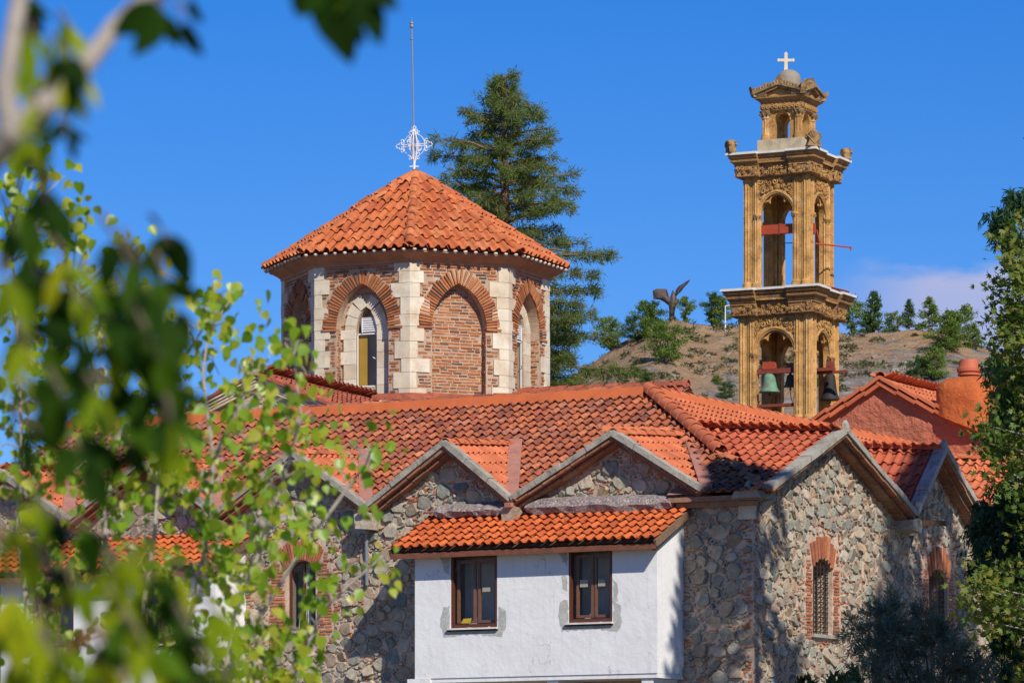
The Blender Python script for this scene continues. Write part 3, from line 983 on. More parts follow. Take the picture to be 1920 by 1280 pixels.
# walls ------------------------------------------------------------
frS = Fr(W(0, 0, 0), U3, Z3)                    # south front; outward is -V3
frE = Fr(W(0, 0, 0), V3, Z3)                    # east front; outward is +U3
assert np.dot(frS.z, -V3) > .9 and np.dot(frE.z, U3) > .9
EAV = ZE - .06
ptsS = [(UL, 0), (0, 0), (0, EAV), (SG[0][0] + SG[0][3], EAV)]
for (up, zp, hl, hr) in SG:
    ptsS += [(up, zp - .16), (up - hl, EAV)]
ptsS = [p for p in ptsS if p[0] >= UL] + [(UL, EAV)]
ptsE = [(0, 0), (VE, 0), (VE, EAV)]
for (vp, zp, hl, hr) in EG[::-1]:
    ptsE += [(vp + hr, EAV), (vp, zp - .16), (vp - hl, EAV)]
ptsE = [p for i, p in enumerate(ptsE) if p[0] > .02 or i == 0] + [(0, EAV)]
def clean(pts):
    o = []
    for p in pts:
        if not o or abs(p[0] - o[-1][0]) + abs(p[1] - o[-1][1]) > .02: o.append(p)
    return o
ptsS, ptsE = clean(ptsS), clean(ptsE)
# openings
uw = (u_at(537, 0), u_at(592, 0)); cwu = sum(uw) / 2; aw = (uw[1] - uw[0]) / 2
zw0, zwt = z_at(1181, cwu, 0), z_at(1050, cwu, 0)
holeS = arch_open(cwu, zw0, zwt - .2, aw, .2)
def east_open(pxl, pxr, pyt, pyb):
    a, b_ = v_at(pxl, 0), v_at(pxr, 0); c = (a + b_) / 2
    return c, (b_ - a) / 2, z_at(pyb, 0, c), z_at(pyt, 0, c)
E1 = east_open(1524, 1560, 1047, 1189)
E2 = east_open(1742, 1777, 1066, 1205)
holesE = [arch_open(c, zb, zt - .22, a, .22) for c, a, zb, zt in (E1, E2)]
SPL = 4.2   # below this the pattern is only in the material (well under the frame)
def wall(fr, pts, holes, name, depth, lowx):
    m = MB()
    sheet(m, fr, [pts] + [h[::-1] for h in holes], 0)
    for h in holes: reveal(m, fr, h, 0, -depth)
    return m.build(name, M['mortar'], bld)
wS = wall(frS, ptsS, [holeS], 'wall', .45, None)
wE = wall(frE, ptsE, holesE, 'wall', .45, None)
m = MB()        # the back walls, plain rubble
for (a, b_, c_, d_) in ((( UL, 0), (UL, 2 * WR), None, None), ((UL, 2 * WR), (-2 * WR, 2 * WR), None, None), ((-2 * WR, 2 * WR), (-2 * WR, VE), None, None), ((-2 * WR, VE), (0, VE), None, None)):
    P, Q = W(*a), W(*b_)
    m.add([P, Q, Q + Z3 * ZE, P + Z3 * ZE], [(0, 1, 2, 3)])
m.add([W(UL, 0, ZE), W(UL, 2 * WR, ZE), W(UL, WR, ZR)], [(0, 1, 2)])
m.add([W(0, VE, ZE), W(-2 * WR, VE, ZE), W(-WR, VE, ZR)], [(0, 1, 2)])
m.build('wall', M['rubble_low'], bld)

# reserved shapes for masonry: openings with their brick dressings
def dress(c, a, z0, zs, h, jamb, ringt, top=.0):
    return [(c - a - jamb, z0 - .12), (c + a + jamb, z0 - .12), (c + a + jamb, zs), (c + (a + ringt) * .75, zs + h + ringt * .8), (c, zs + h + ringt + top), (c - (a + ringt) * .75, zs + h + ringt * .8), (c - a - jamb, zs)]
dS = dress(cwu, aw, zw0, zwt - .2, .2, .42, .45)
dE = [dress(c, a, zb, zt - .22, .22, .38, .5) for c, a, zb, zt in (E1, E2)]
bayL, bayR = u_at(778, -1.1), u_at(1232, -1.1)
bay_hole = [(bayL + .05, 0), (bayR - .05, 0), (bayR - .05, z_at(962, -3, 0)), (bayL + .05, z_at(962, -3, 0))]
BSH = u_at(404, -1.1) - bayR    # the second bay, further along the front
bay_hole2 = [(a + BSH, b_ - .2) for a, b_ in bay_hole]
rubble(frS, ptsS, [dS, bay_hole, bay_hole2], wS, .026, .155, 90000, 160, zlo=4.3, chips=12000, seed=5, dens=.93, brick_bias=.5)
rubble(frE, ptsE, dE, wE, .026, .125, 90000, 140, zlo=4.3, chips=14000, seed=9, brick_bias=.6, dens=.94)
def window_dressing(fr, par, c, a, z0, zs, h, jamb, ringt, splay, lim, nb, seed):
    ring_poly = [(c + x * 1.0, zs + y) for x, y in arch(a + .01, h + .01, 10)]
    arch_bricks(fr, c, zs, a + .01, h + .01, ringt, nb, M['brick'], par, lim, splay=splay, bw=.6 if splay < 1 else .66, depth=(-.02, .035))
    D_ = dress(c, a, z0, zs, h, jamb - .01, ringt)
    hole = arch_open(c, z0 - .1, zs, a + .015, h, 8)
    def ok(X, Y):
        r = inpoly(D_, X, Y) & ~inpoly(hole, X, Y)
        if splay:
            ah = (Y > zs + .02) & (np.abs(X - c) < (a + .05) + (Y - zs) * splay * a * 1.0)
        else:
            ah = (Y > zs - .02) & (np.hypot((X - c), (Y - zs + (a * a + h * h) / (2 * h) - h)) < (a * a + h * h) / (2 * h) + ringt + .02)
        return r & ~ah
    brick_courses(fr, ok, c - a - jamb, c + a + jamb, z0 - .1, zs + h + ringt, .045, .022, M['brick'], par, lim, seed=seed)
window_dressing(frS, wS, cwu, aw, zw0, zwt - .2, .2, .42, .42, 1.3, 40, 17, 21)
for k, (c, a, zb, zt) in enumerate((E1, E2)):
    window_dressing(frE, wE, c, a, zb, zt - .22, .22, .36, .45, .7, 40, 8, 31 + k)

# windows
def arched_window(fr, hole, c, a, z0, zs, h, depth, par, curtain=True, frame=.045, fm=None):
    fm = fm or M['wood']
    out_loop = arch_open(c, z0, zs, a, h, 8)
    inn = arch_open(c, z0 + frame, zs, a - frame, max(h - frame, .05), 8)
    m = MB(); n = len(out_loop)
    for c0, c1 in ((-depth, -depth + .05),):
        V = np.r_[fr.P(out_loop, c1), fr.P(inn, c1), fr.P(inn, c0)]
        Fc = [(i, (i + 1) % n, n + (i + 1) % n, n + i) for i in range(n)] + [(n + i, n + (i + 1) % n, 2 * n + (i + 1) % n, 2 * n + i) for i in range(n)]
        m.add(V, Fc)
    box(m, fr, c - .02, c + .02, z0, zs + h, -depth, -depth + .045)
    wf = m.build('window', fm, par)
    m = MB(); sheet(m, fr, [inn], -depth + .015); m.build('pane', M['glass'], wf)
    m = MB(); sheet(m, fr, [out_loop], -depth - .9); reveal(m, fr, out_loop, -depth, -depth - .9); m.build('room', M['interior'], wf)
    if curtain:
        m = MB(); V, Fc = [], []
        N = 14
        for i in range(N + 1):
            f = i / N
            V.append(fr.p(c - a * .15 + f * a * .25, zs + h * .7, -depth - .08 + .02 * math.sin(i * 2.2)))
            V.append(fr.p(c - a * .62 + f * a * .85, z0 + .03, -depth - .08 + .035 * math.sin(i * 2.2)))
        Fc = [(2 * i, 2 * i + 1, 2 * i + 3, 2 * i + 2) for i in range(N)]
        m.add(V, Fc); m.build('curtain', M['curtain'], wf)
    return wf
arched_window(frS, None, cwu, aw, zw0, zwt - .2, .2, .16, bld)
m = MB(); box(m, frS, cwu - aw - .22, cwu + aw + .1, zw0 - .06, zw0 - .005, -.1, .10); m.build('window_sill', M['cement'], bld)
for k, (c, a, zb, zt) in enumerate((E1, E2)):
    zs = zt - .22
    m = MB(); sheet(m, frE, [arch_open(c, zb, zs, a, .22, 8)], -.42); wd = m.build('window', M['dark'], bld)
    g = MB()
    for i in range(6):
        x = c - a + .05 + (2 * a - .10) * i / 5
        tube(g, [frE.p(x, zb, -.08), frE.p(x, zs + .2, -.08)], .011, 5)
    nb_ = 14
    for i in range(nb_):
        z = zb + .06 + (zs - zb) * i / (nb_ - 1)
        tube(g, [frE.p(c - a, z, -.085), frE.p(c + a, z, -.085)], .011, 5)
    gr = g.build('window_grille', M['iron'], bld)
    m = MB(); box(m, frE, c - a - .12, c + a + .25, zb - .07, zb - .004, -.2, .09); m.build('window_sill', M['cement'], bld)

# corbel stones and spouts at the valleys
for pxl, u_, sz in ((963, None, .17), (690, None, .2), (408, None, .2)):
    u_ = u_at(pxl, -.2)
    zz = ZE - .22
    m = MB()
    prism(m, Fr(W(u_, -.2, zz), U3, Z3), [(-sz, .1), (-sz * .8, -sz * .9), (sz * .7, -sz), (sz, .1), (.03, sz * .8)], -.20, .22, .5)
    m.build('corbel_stone', M['stone'], bld)
# stone eave ledge over the right corner
zc = ZE - .05
for (a_, b_, fr_) in ((u_at(1252, -.3), .2, frS),):
    m = MB(); box(m, fr_, a_, b_, zc - .12, zc - .03, -.05, .30); m.build('eave_course', M['fascia_brick'], bld)
    m = MB(); box(m, fr_, a_ + .1, b_ - .12, zc - .22, zc - .125, -.05, .16); m.build('eave_course', M['fascia_brick'], bld)
m = MB(); prism(m, Fr(W(.02, -.05, ZE - .12), U3, Z3), [(-.3, -.02), (.3, -.02), (.22, .12), (.08, .17), (.03, .3), (-.05, .17), (-.25, .1)], -.12, .30); m.build('corner_stone', M['cement'], bld)
m = MB(); box(m, frS, -.28, .06, ZE - .52, ZE - .26, -.02, .06, .7); m.build('corner_stone', M['lime'], bld)
# rain spouts and corbel where the two east gables meet
vv = EG[0][0] + EG[0][2]
m = MB(); prism(m, Fr(W(.1, vv, ZE - .2), V3, Z3), [(-.24, -.1), (.2, -.14), (.26, .05), (.1, .16), (-.2, .1)], -.2, .32, .4); m.build('corbel_stone', M['stone'], bld)
V, Fc = bar(W(.0, vv + .2, ZE - .12), W(.9, vv + .35, ZE - .16), V3, -.05, .05, -.05, .06)
m = MB().add(V, Fc); m.build('rain_spout', M['fascia'], bld)
# small gutters at the south valleys
for i in (0, 1):
    u_ = SG[i + 1][0] + SG[i + 1][3]
    V, Fc = bar(W(u_, .1, ZE + .02), W(u_, -.52, ZE - .1), U3, -.07, .07, -.03, .05)
    m = MB().add(V, Fc); m.build('valley_spout', M['flash'], bld)
# drainpipe
ud = u_at(688, -.1)
m = MB(); tube(m, [W(ud, -.28, ZE - .35), W(ud, -.12, ZE - .45), W(ud, -.1, z_at(1097, ud, 0))], .035, 8)
box(m, Fr(W(ud, -.2, ZE - .38), U3, Z3), -.09, .09, -.1, .08, -.1, .1)
m.build('drainpipe', M['grey_metal'], bld)
# weathered stone beams above the bay roof
def beam(px0, px1, py0, py1, hgt, jag):
    n = 14; V = []
    u0_, u1_ = u_at(px0, -.2), u_at(px1, -.2)
    g = np.random.default_rng(int(px0))
    loops = []
    for i in range(n + 1):
        f = i / n; u_ = u0_ + (u1_ - u0_) * f
        z = z_at(py0 + (py1 - py0) * f, u_, -.2)
        k = 1 - .5 * max(0, abs(f - .5) * 2 - .86) / .14
        h = hgt * k
        j = g.normal(0, jag, 6)
        loops.append([W(u_, -.02, z - h / 2), W(u_, -.26 + j[0], z - h / 2 + j[1]), W(u_, -.33 + j[2], z + j[3]), W(u_, -.24 + j[4], z + h / 2 + j[5]), W(u_, -.02, z + h / 2 + .08)])
    m = MB(); loft(m, loops[::-1]); return m.build('stone_beam', M['stone_beam'], bld)
beam(815, 945, 962, 955, .20, .012)
beam(988, 1262, 952, 944, .26, .014)
# ------------------------------------------------------------------ projecting whitewashed bays
def make_bay(du_, dz_, label, first):
    uL, uR = bayL + du_, bayR + du_
    D = 1.1
    t = thing('projecting_bay', label, 'bay room', W((uL + uR) / 2, -.5, 0), 'whitewashed rooms projecting from the stone front')
    zb = z_at(1263, bayR - 1, -1.1) + dz_
    ze = z_at(1024, u_at(1000, -1.42), -1.42) + dz_        # eave, tile underside
    zt_ = z_at(963, -3.2, 0) + dz_
    vE_ = -1.42
    sl_ = (zt_ - ze) / (0 - vE_)
    zf = ze + sl_ * (.32) - .05                             # wall top at the front plane
    fr = Fr(W(0, -D, 0), U3, Z3)
    wins = []
    for pa, pb, ya, yb in ((845, 932, 1040, 1176), (1066, 1148, 1030, 1166)):
        a, b_ = u_at(pa, -D) + du_, u_at(pb, -D) + du_
        c_ = (a + b_) / 2 - du_
        wins.append((a, b_, z_at(yb, c_, -D) + dz_, z_at(ya, c_, -D) + dz_ - .0))
    m = MB()
    holes = [[(a, z0), (a, z1), (b_, z1), (b_, z0)] for a, b_, z0, z1 in wins]
    sheet(m, fr, [[(uL, zb), (uR, zb), (uR, zf), (uL, zf)]] + holes, 0)
    for a, b_, z0, z1 in wins:
        reveal(m, fr, [(a, z0), (a, z1), (b_, z1), (b_, z0)], 0, -.10)
    for u_, sg in ((uL, -1), (uR, 1)):
        P = [W(u_, -D, zb), W(u_, .0, zb), W(u_, .0, zt_ - .05), W(u_, -D, zf)]
        m.add(P, [(0, 1, 2, 3) if sg > 0 else (3, 2, 1, 0)])
    m.add([W(uL, -D, zb), W(uR, -D, zb), W(uR, 0, zb), W(uL, 0, zb)], [(3, 2, 1, 0)])
    wl = m.build('wall', M['white'], t)
    # floor slab sticking out at the left, joists below
    m = MB(); box(m, fr, uL - .16, uL + .35, zb - .09, zb - .003, -.5, .02); box(m, fr, uL + .35, uR + .0, zb - .085, zb - .003, -1.08, -.02); m.build('floor_slab', M['white'], t)
    for f in (.16, .57, .955):
        u_ = uL + (uR - uL) * f
        m = MB(); box(m, fr, u_ - .12, u_ + .12, zb - .42, zb - .088, -1.08, -.06); m.build('joist', M['white'], t)
    # windows
    for k, (a, b_, z0, z1) in enumerate(wins):
        f = .05
        m = MB()
        for x0_, x1_, y0_, y1_ in ((a, a + f, z0, z1), (b_ - f, b_, z0, z1), (a + f, b_ - f, z0, z0 + .075), (a + f, b_ - f, z1 - f, z1)):
            box(m, fr, x0_ + .002, x1_ - .002, y0_ + .002, y1_ - .002, -.10, -.015)
        wd = m.build('window', M['wood'], t)
        m = MB(); sheet(m, fr, [[(a + f, z0 + .075), (b_ - f, z0 + .075), (b_ - f, z1 - f), (a + f, z1 - f)]], -.075); m.build('pane', M['glass'], wd)
        # inner pair of casements standing behind the outer pane
        cm = MB(); mid = (a + b_) / 2; fy0, fy1 = z0 + .10, z1 - .09
        for s_, xa, xb in ((0, a + .09, mid - .012), (1, mid + .012, b_ - .09)):
            sh = -.03 if (k == 0 and s_ == 0) else 0
            for x0_, x1_, y0_, y1_ in ((xa, xa + .05, fy0, fy1), (xb - .05, xb, fy0, fy1), (xa + .05, xb - .05, fy0, fy0 + .05), (xa + .05, xb - .05, fy1 - .05, fy1)):
                box(cm, fr, x0_ + sh, x1_ + sh, y0_, y1_, -.19, -.145)
        cm.build('casement', M['casement'], wd)
        m = MB(); sheet(m, fr, [[(a, z0), (b_, z0), (b_, z1), (a, z1)]], -.55); m.build('room', M['interior'], wd)
        m = MB(); box(m, fr, a - .05, b_ + .02, z0 - .035, z0 - .002, -.1, .07); m.build('window_sill', M['marble'], t)
        m = MB(); box(m, fr, a - .05, b_ + .02, z0 - .065, z0 - .036, -.02, .05); m.build('sill_shade_strip', M['dark'], t)  # near-black strip stands in for the shade under the sill
        if first:
            if k == 0:
                m = MB(); prism(m, fr, [(a + .17, z0 + .095), (a + .36, z0 + .095), (a + .40, z0 + .19), (a + .22, z0 + .185)], -.12, -.11)
                m.build('yellow_card', M['yellow'], wd)
                sp = [(mid + .20, z1 - .66, .17, .08)]
            else: sp = [(mid - .21, z1 - .62, .17, .14), (mid + .17, z1 - .62, .15, .13)]
            for x, y, w_, h_ in sp:
                m = MB(); box(m, fr, x - w_ / 2, x + w_ / 2, y - h_ / 2, y + h_ / 2, -.135, -.13); m.build('paper_note', M['paper'], wd)
        # grey making-good round the openings
        g = np.random.default_rng(50 + k)
        def rag(pts, amp=.03):
            o = []
            for i in range(len(pts)):
                p0_, p1_ = A_(pts[i]), A_(pts[(i + 1) % len(pts)])
                N = max(1, int(np.hypot(*(p1_ - p0_)) / .07))
                for j in range(N): o.append(tuple(p0_ + (p1_ - p0_) * j / N + g.normal(0, amp * (.35 if j == 0 else 1), 2)))
            return o
        m = MB()
        hgt = z1 - z0
        L_ = [(a - .02, z0 + hgt * .32), (a - .17, z0 + hgt * .30), (a - .22, z0 + hgt * .1), (a - .15, z0 - .16), (mid, z0 - .13), (b_ + .10, z0 - .19), (b_ + .2, z0 - .02), (b_ + .19, z0 + hgt * .22), (b_ + .03, z0 + hgt * .28), (b_ + .02, z0 - .01), (a - .02, z0 - .01)]
        sheet(m, fr, [rag(L_, .014)], .003)
        if k == 0: sheet(m, fr, [rag([(a - .25, z1 + .0), (a - .03, z1), (a - .03, z1 - .34), (a - .16, z1 - .27)], .02)], .003)
        if k == 1:
            sheet(m, fr, [rag([(a - .24, z1 + .0), (a - .02, z1), (a - .02, z1 - .3), (a - .13, z1 - .2)], .02)], .003)
            sheet(m, fr, [rag([(a - .15, z0 + .9), (a - .04, z0 + .92), (a - .03, z0 + .6), (a - .12, z0 + .66)], .015)], .003)
            sheet(m, fr, [rag([(b_ + .02, z0 + .35), (b_ + .12, z0 + .4), (b_ + .1, z0 + .72), (b_ + .02, z0 + .8)], .015)], .003)
        m.build('render_patch', M['patch'], wl, kind='stuff')
    # roof
    rl, rr_ = uL - .38, uR + .16
    S_ = math.hypot(-vE_, zt_ - ze)
    dv = nrm(V3 * (-vE_) + Z3 * (zt_ - ze))
    rf = deck([[W(rl + .03, vE_ + .03, ze - .0), W(rr_ - .02, vE_ + .03, ze), W(rr_ - .02, .0, zt_), W(rl + .03, .0, zt_)],
               [W(rl + .03, vE_ + .03, ze - .06), W(rr_ - .02, vE_ + .03, ze - .06), W(rr_ - .02, .0, zt_ - .06), W(rl + .03, .0, zt_ - .06)][::-1]], M['fascia'], t)
    Ms, T = lay(W(rl, vE_ - .07, ze + .03), U3, dv, rr_ - rl, S_ + .02, .20, .31)
    pieces(tiles_for(.20, .31, .045), Ms, T, 'roof_tile', M['tile_bay'], rf, 200 if first else 100, smooth=True)
    # fascia board, and the verge boards
    m = MB(); box(m, Fr(W(0, vE_, 0), U3, Z3), rl + .02, rr_ - .02, ze - .135, ze - .03, -.03, .0); m.build('fascia_board', M['fascia_red'], t)
    for u_ in (rl, rr_ - .05):
        V, Fc = bar(W(u_, vE_ - .02, ze - .02), W(u_, -.01, zt_ - .02), U3, 0, .05, -.09, .05)
        m = MB().add(V, Fc); m.build('verge_board', M['fascia'], t)
    V, Fc = bar(W(rr_ - .13, vE_ + .04, ze - .1), W(rr_ - .13, -.01, zt_ - .1), U3, 0, .06, -.07, .03)
    m = MB().add(V, Fc); m.build('verge_board', M['fascia'], t)
    return t
M['casement'] = surf('inner_casement_wood', [(.26, .12, .07)], var=.2, vs=10, bump=.1, rough=.5)
M['yellow'] = surf('yellow_card', [(.75, .50, .02)], var=.05, bump=0)
M['paper'] = surf('paper_note', [(.5, .45, .36)], var=.05, bump=0)
M['fascia_red'] = surf('red_brown_board', [(.20, .075, .045)], var=.3, vs=8, bump=.3)
M['tile_bay'] = surf('terracotta_tile_bay', [(.56, .12, .03), (.66, .165, .045), (.48, .10, .03), (.62, .14, .035)], var=.25, vs=3, bs=40,
                     stains=[((.09, .055, .045), 11, .55, .67, .8), ((.4, .25, .18), 30, .62, .74, .5)])
make_bay(0, 0, 'white bay with two brown windows and a yellow card behind the left pane', True)
make_bay(BSH, -.16, 'white bay half hidden behind the leafy branches left of the arched window', False)

# ------------------------------------------------------------------ domed church
CYd = 98.0
CX = (779 - 960) / F * CYd
RW = 3.13
church = thing('domed_church', 'brick octagonal drum with pale quoins under a tiled pyramid roof, above the long ridge', 'church', (CX, CYd, 0))
zc1 = CAMZ + (HZ - 492) / F * 94.9
zim = CAMZ + (HZ - 609) / F * 94.9
zb0 = 11.2
def vert(k, r): # octagon vertex k: k=0 faces the camera, going right
    g = R(-1.0 + 45 * k)
    return A_([CX + r * math.sin(g), CYd - r * math.cos(g), 0])
FW = 2 * RW * math.sin(R(22.5))
NA, NH, ND_ = .66, 1.0, .24
RT = .34
def face_frame(k):      # face between vertex k and k+1
    a, b_ = vert(k, RW), vert(k + 1, RW)
    return Fr(a, nrm(b_ - a), Z3)
QU = {}
QH = None
for k in range(8):
    gq = random.Random(100 + k); z = 11.6; rows = []
    flip = k % 2
    while z < zc1 - .02:
        h = min(gq.uniform(.24, .40), zc1 - z)
        if zc1 - z - h < .12: h = zc1 - z
        if z < zim - .03 < z + h: h = zim - .03 - z if zim - .03 - z > .12 else h
        wl_, wr_ = (gq.uniform(.2, .3), gq.uniform(.30, .48)) if flip else (gq.uniform(.32, .48), gq.uniform(.14, .25))
        rows.append((z, z + h, wl_, wr_)); z += h; flip = not flip
    QU[k] = rows
for k in range(8):
    fr = face_frame(k)
    near = k in (0, 1, 6, 7)
    zt_ = zc1 + .1
    cxn = FW / 2
    niche = [(cxn - NA, zb0)] + [(cxn + x, zim + y) for x, y in arch(NA, NH, 10)] + [(cxn + NA, zb0)]
    has_win = k in (7, 1, 3, 5)
    poly = [(0, zb0), (cxn - NA, zb0)] + niche[1:-1] + [(cxn + NA, zb0), (FW, zb0), (FW, zt_), (0, zt_)]
    m = MB()
    sheet(m, fr, [poly], 0)
    reveal(m, fr, niche, 0, -ND_, closed=False)
    wo = None
    if has_win:
        wa, ws_, wh, wz0 = .275, zim - .12, .64, zim - 1.33
        wo = arch_open(cxn, wz0, ws_, wa, wh, 8)
        sheet(m, fr, [niche + [], wo[::-1]], -ND_)
        reveal(m, fr, wo, -ND_, -ND_ - .3)
    else:
        sheet(m, fr, [niche], -ND_)
    wl = m.build('drum_wall', M['dome_mortar'], church)
    # quoin heights shared by every face
    gq = random.Random(40 + k)
    if not near: continue
    hs = QH
    def qw(Y, side):    # width of the quoin at height Y on this face's side (0 left, 1 right)
        out_ = np.zeros(np.shape(Y))
        vk = k if side == 0 else (k + 1) % 8
        for (a0, a1, wl_, wr_) in QU[vk]:
            s_ = (Y >= a0 - .01) & (Y < a1 + .01)
            out_ = np.where(s_, (wr_ if side == 0 else wl_), out_)
        return out_
    def ok(X, Y):
        r = (X > qw(Y, 0) + .01) & (X < FW - qw(Y, 1) - .01) & (Y > zb0) & (Y < zc1)
        ri = inpoly([(cxn - NA - .005, zb0 - 1)] + [(cxn + x, zim + y) for x, y in arch(NA + .005, NH + .005, 8)] + [(cxn + NA + .005, zb0 - 1)], X, Y)
        ra = inpoly([(cxn - NA - RT, zim - .02)] + [(cxn + x, zim + y) for x, y in arch(NA + RT + .01, NH + RT * .98, 12)] + [(cxn + NA + RT, zim - .02)], X, Y)
        return r & ~ri & ~ra
    if k == 0 or True:
        pass
    items = brick_courses(fr, ok, 0, FW, 11.9, zc1, .046, .032, M['dome_brick'], wl, 0, depth=.016, lmin=.12, lmax=.36, seed=60 + k, items=[])
    frn = Fr(fr.o - fr.z * ND_, fr.x, fr.y)
    if has_win: so = [(cxn - .57, zb0)] + [(cxn + x, zim - .02 + y) for x, y in arch(.57, .82, 10)] + [(cxn + .57, zb0)]
    nin = [(cxn - NA, zb0)] + [(cxn + x, zim + y) for x, y in arch(NA - .01, NH - .01, 10)] + [(cxn + NA, zb0)]
    def okn(X, Y):
        r = inpoly(nin, X, Y)
        if has_win: r &= ~inpoly(so, X, Y)
        return r
    items += brick_courses(frn, okn, cxn - NA, cxn + NA, 11.9, zim + NH, .044, .03, M['dome_brick'], wl, 0, depth=.012, lmin=.12, lmax=.34, seed=80 + k, items=[])
    # the reveal's own brick ends
    for sd in (-1, 1):
        frr = Fr(fr.p(cxn + sd * NA, 0, 0), fr.z * (-1 if sd < 0 else 1), Z3)
        x0_, x1_ = (0, ND_) if sd < 0 else (-ND_, 0)
        items += brick_courses(frr, lambda X, Y: (X > x0_) & (X < x1_) & (Y < zim), x0_, x1_, 11.9, zim, .044, .024, None, wl, 0, depth=.008, lmin=.14, lmax=.3, seed=95 + k, items=[])
    uniq(items, 'brick', M['dome_brick'], wl, {0: 130, 7: 110, 1: 40, 6: 20}[k])
    # voussoirs stand proud of the wall, with an impost course under them
    arch_bricks(fr, cxn, zim, NA, NH, RT, 42, M['dome_brick'], wl, {0: 42, 7: 42}.get(k, 20), depth=(-.05, .045), bw=.66)
    for sd in (-1, 1):
        m = MB(); x_ = cxn + sd * NA
        box(m, fr, min(x_, x_ + sd * .37), max(x_, x_ + sd * .37), zim - .055, zim - .005, -.1, .055, .1); m.build('impost_course', M['dome_brick'], wl)
    if has_win:
        # limestone frame: jamb blocks and arch blocks
        jb = []
        g = random.Random(k)
        for sd in (-1, 1):
            z = zb0 + .6
            while z < zim - .03:
                h = min(g.uniform(.26, .42), zim - .02 - z)
                x0_, x1_ = sorted((cxn + sd * wa, cxn + sd * (.57 + (g.choice((0, .0, .12)) if sd < 0 else 0))))
                x1_ = min(x1_, cxn + NA - .01); x0_ = max(x0_, cxn - NA + .01)
                jb.append((boxV(frn, x0_, x1_, z + .004, z + h - .003, -.02, .05 + g.uniform(0, .006)), BOXF, g.random())); z += h
        uniq(jb, 'frame_block', M['lime'], wl, 20)
        arch_bricks(frn, cxn, ws_, wa, wh, .30, 8, M['lime'], wl, 8, depth=(-.02, .052), bw=.985, name='frame_block')
        # window: white metal casement, louvre above, ochre lining
        ff = Fr(frn.o - frn.z * .07, frn.x, frn.y)
        m = MB(); zt2 = ws_ + .02
        a_, b_ = cxn - wa + .01, cxn + wa - .01
        for q in ((a_, a_ + .02, wz0, zt2), (b_ - .02, b_, wz0, zt2), (a_, b_, zt2 - .03, zt2), (a_, b_, wz0, wz0 + .025)):
            box(m, ff, *q, 0, .03)
        wf = m.build('window', M['white_metal'], church)
        m = MB(); sheet(m, ff, [[(a_, wz0), (b_, wz0), (b_, zt2), (a_, zt2)]], .012); m.build('pane', M['glass'], wf)
        m = MB()
        lx0, lx1 = cxn - .12, cxn + wa - .07
        for i in range(6):
            z = ws_ + .05 + i * .052
            V, Fc = bar(ff.p(lx0, z, .04), ff.p(lx1, z, .04), ff.z, -.01, .012, 0, .035); m.add(V, Fc)
        box(m, ff, lx0 - .02, lx0, ws_ + .03, ws_ + .37, .02, .06); box(m, ff, lx1, lx1 + .02, ws_ + .03, ws_ + .37, .02, .06); box(m, ff, lx0, lx1, ws_ + .355, ws_ + .375, .02, .06)
        m.build('louvre', M['white_metal'], wf)
        m = MB(); box(m, ff, a_ + .01, a_ + .22, wz0 + .01, zt2 - .03, -.05, -.04); m.build('ochre_curtain', M['ochre_paint'], wf)
        m = MB(); box(m, ff, a_ - .1, b_ + .1, wz0 - .1, ws_ + wh, -.32, -.30); m.build('room', M['interior'], wf)
        m = MB(); tube(m, [ff.p(b_ - .02, zim - .72, .04), ff.p(b_ - .12, zim - .66, .07)], .01, 5); m.build('stay_handle', M['white_metal'], wf)
# quoins wrap round the corners of the drum
for k in (0, 1, 2, 7, 6):
    frl, frr = face_frame(k - 1), face_frame(k)
    gq = random.Random(200 + k); items = []
    for (a0, a1, wl_, wr_) in QU[k]:
        pr = .028 + gq.uniform(0, .012) + (.02 if a0 >= zim - .2 and False else 0)
        v0_ = vert(k, RW + pr / math.cos(R(22.5)))
        j = gq.uniform(-.02, .02)
        PL = frl.p(FW - wl_, 0, pr); PR = frr.p(wr_, 0, pr)
        PLi = frl.p(FW - wl_, 0, -.03); PRi = frr.p(wr_, 0, -.03)
        vi = vert(k, RW - .04)
        lp = [PL, v0_, PR, PRi, vi, PLi]
        items.append((np.r_[[A_([p[0], p[1], a0 + .004]) for p in lp], [A_([p[0], p[1], a1 - .004]) for p in lp]],
                      [(0, 1, 7, 6), (1, 2, 8, 7), (2, 3, 9, 8), (5, 0, 6, 11), (6, 7, 10, 11), (7, 8, 9, 10), (0, 5, 4, 1), (1, 4, 3, 2)], gq.random()))
    uniq(items, 'quoin', M['lime'], church, 12)
# cornice
ze_s = 15.36; RE = 3.56
def octo(r, z): return [vert(k, r) + A_([0, 0, z]) for k in range(8)]
m = MB()
zz0 = zc1
loft(m, [octo(RW + .0, zz0 - .02), octo(RW + .05, zz0), octo(RW + .06, zz0 + .05), octo(RW + .16, zz0 + .11), octo(RW + .28, zz0 + .17), octo(RW + .31, zz0 + .19), octo(RW + .31, ze_s - .09), octo(RW + .34, ze_s - .07), octo(RW + .34, ze_s - .02), octo(.3, ze_s + .02)])
m.build('cornice', M['lime_cornice'], church)
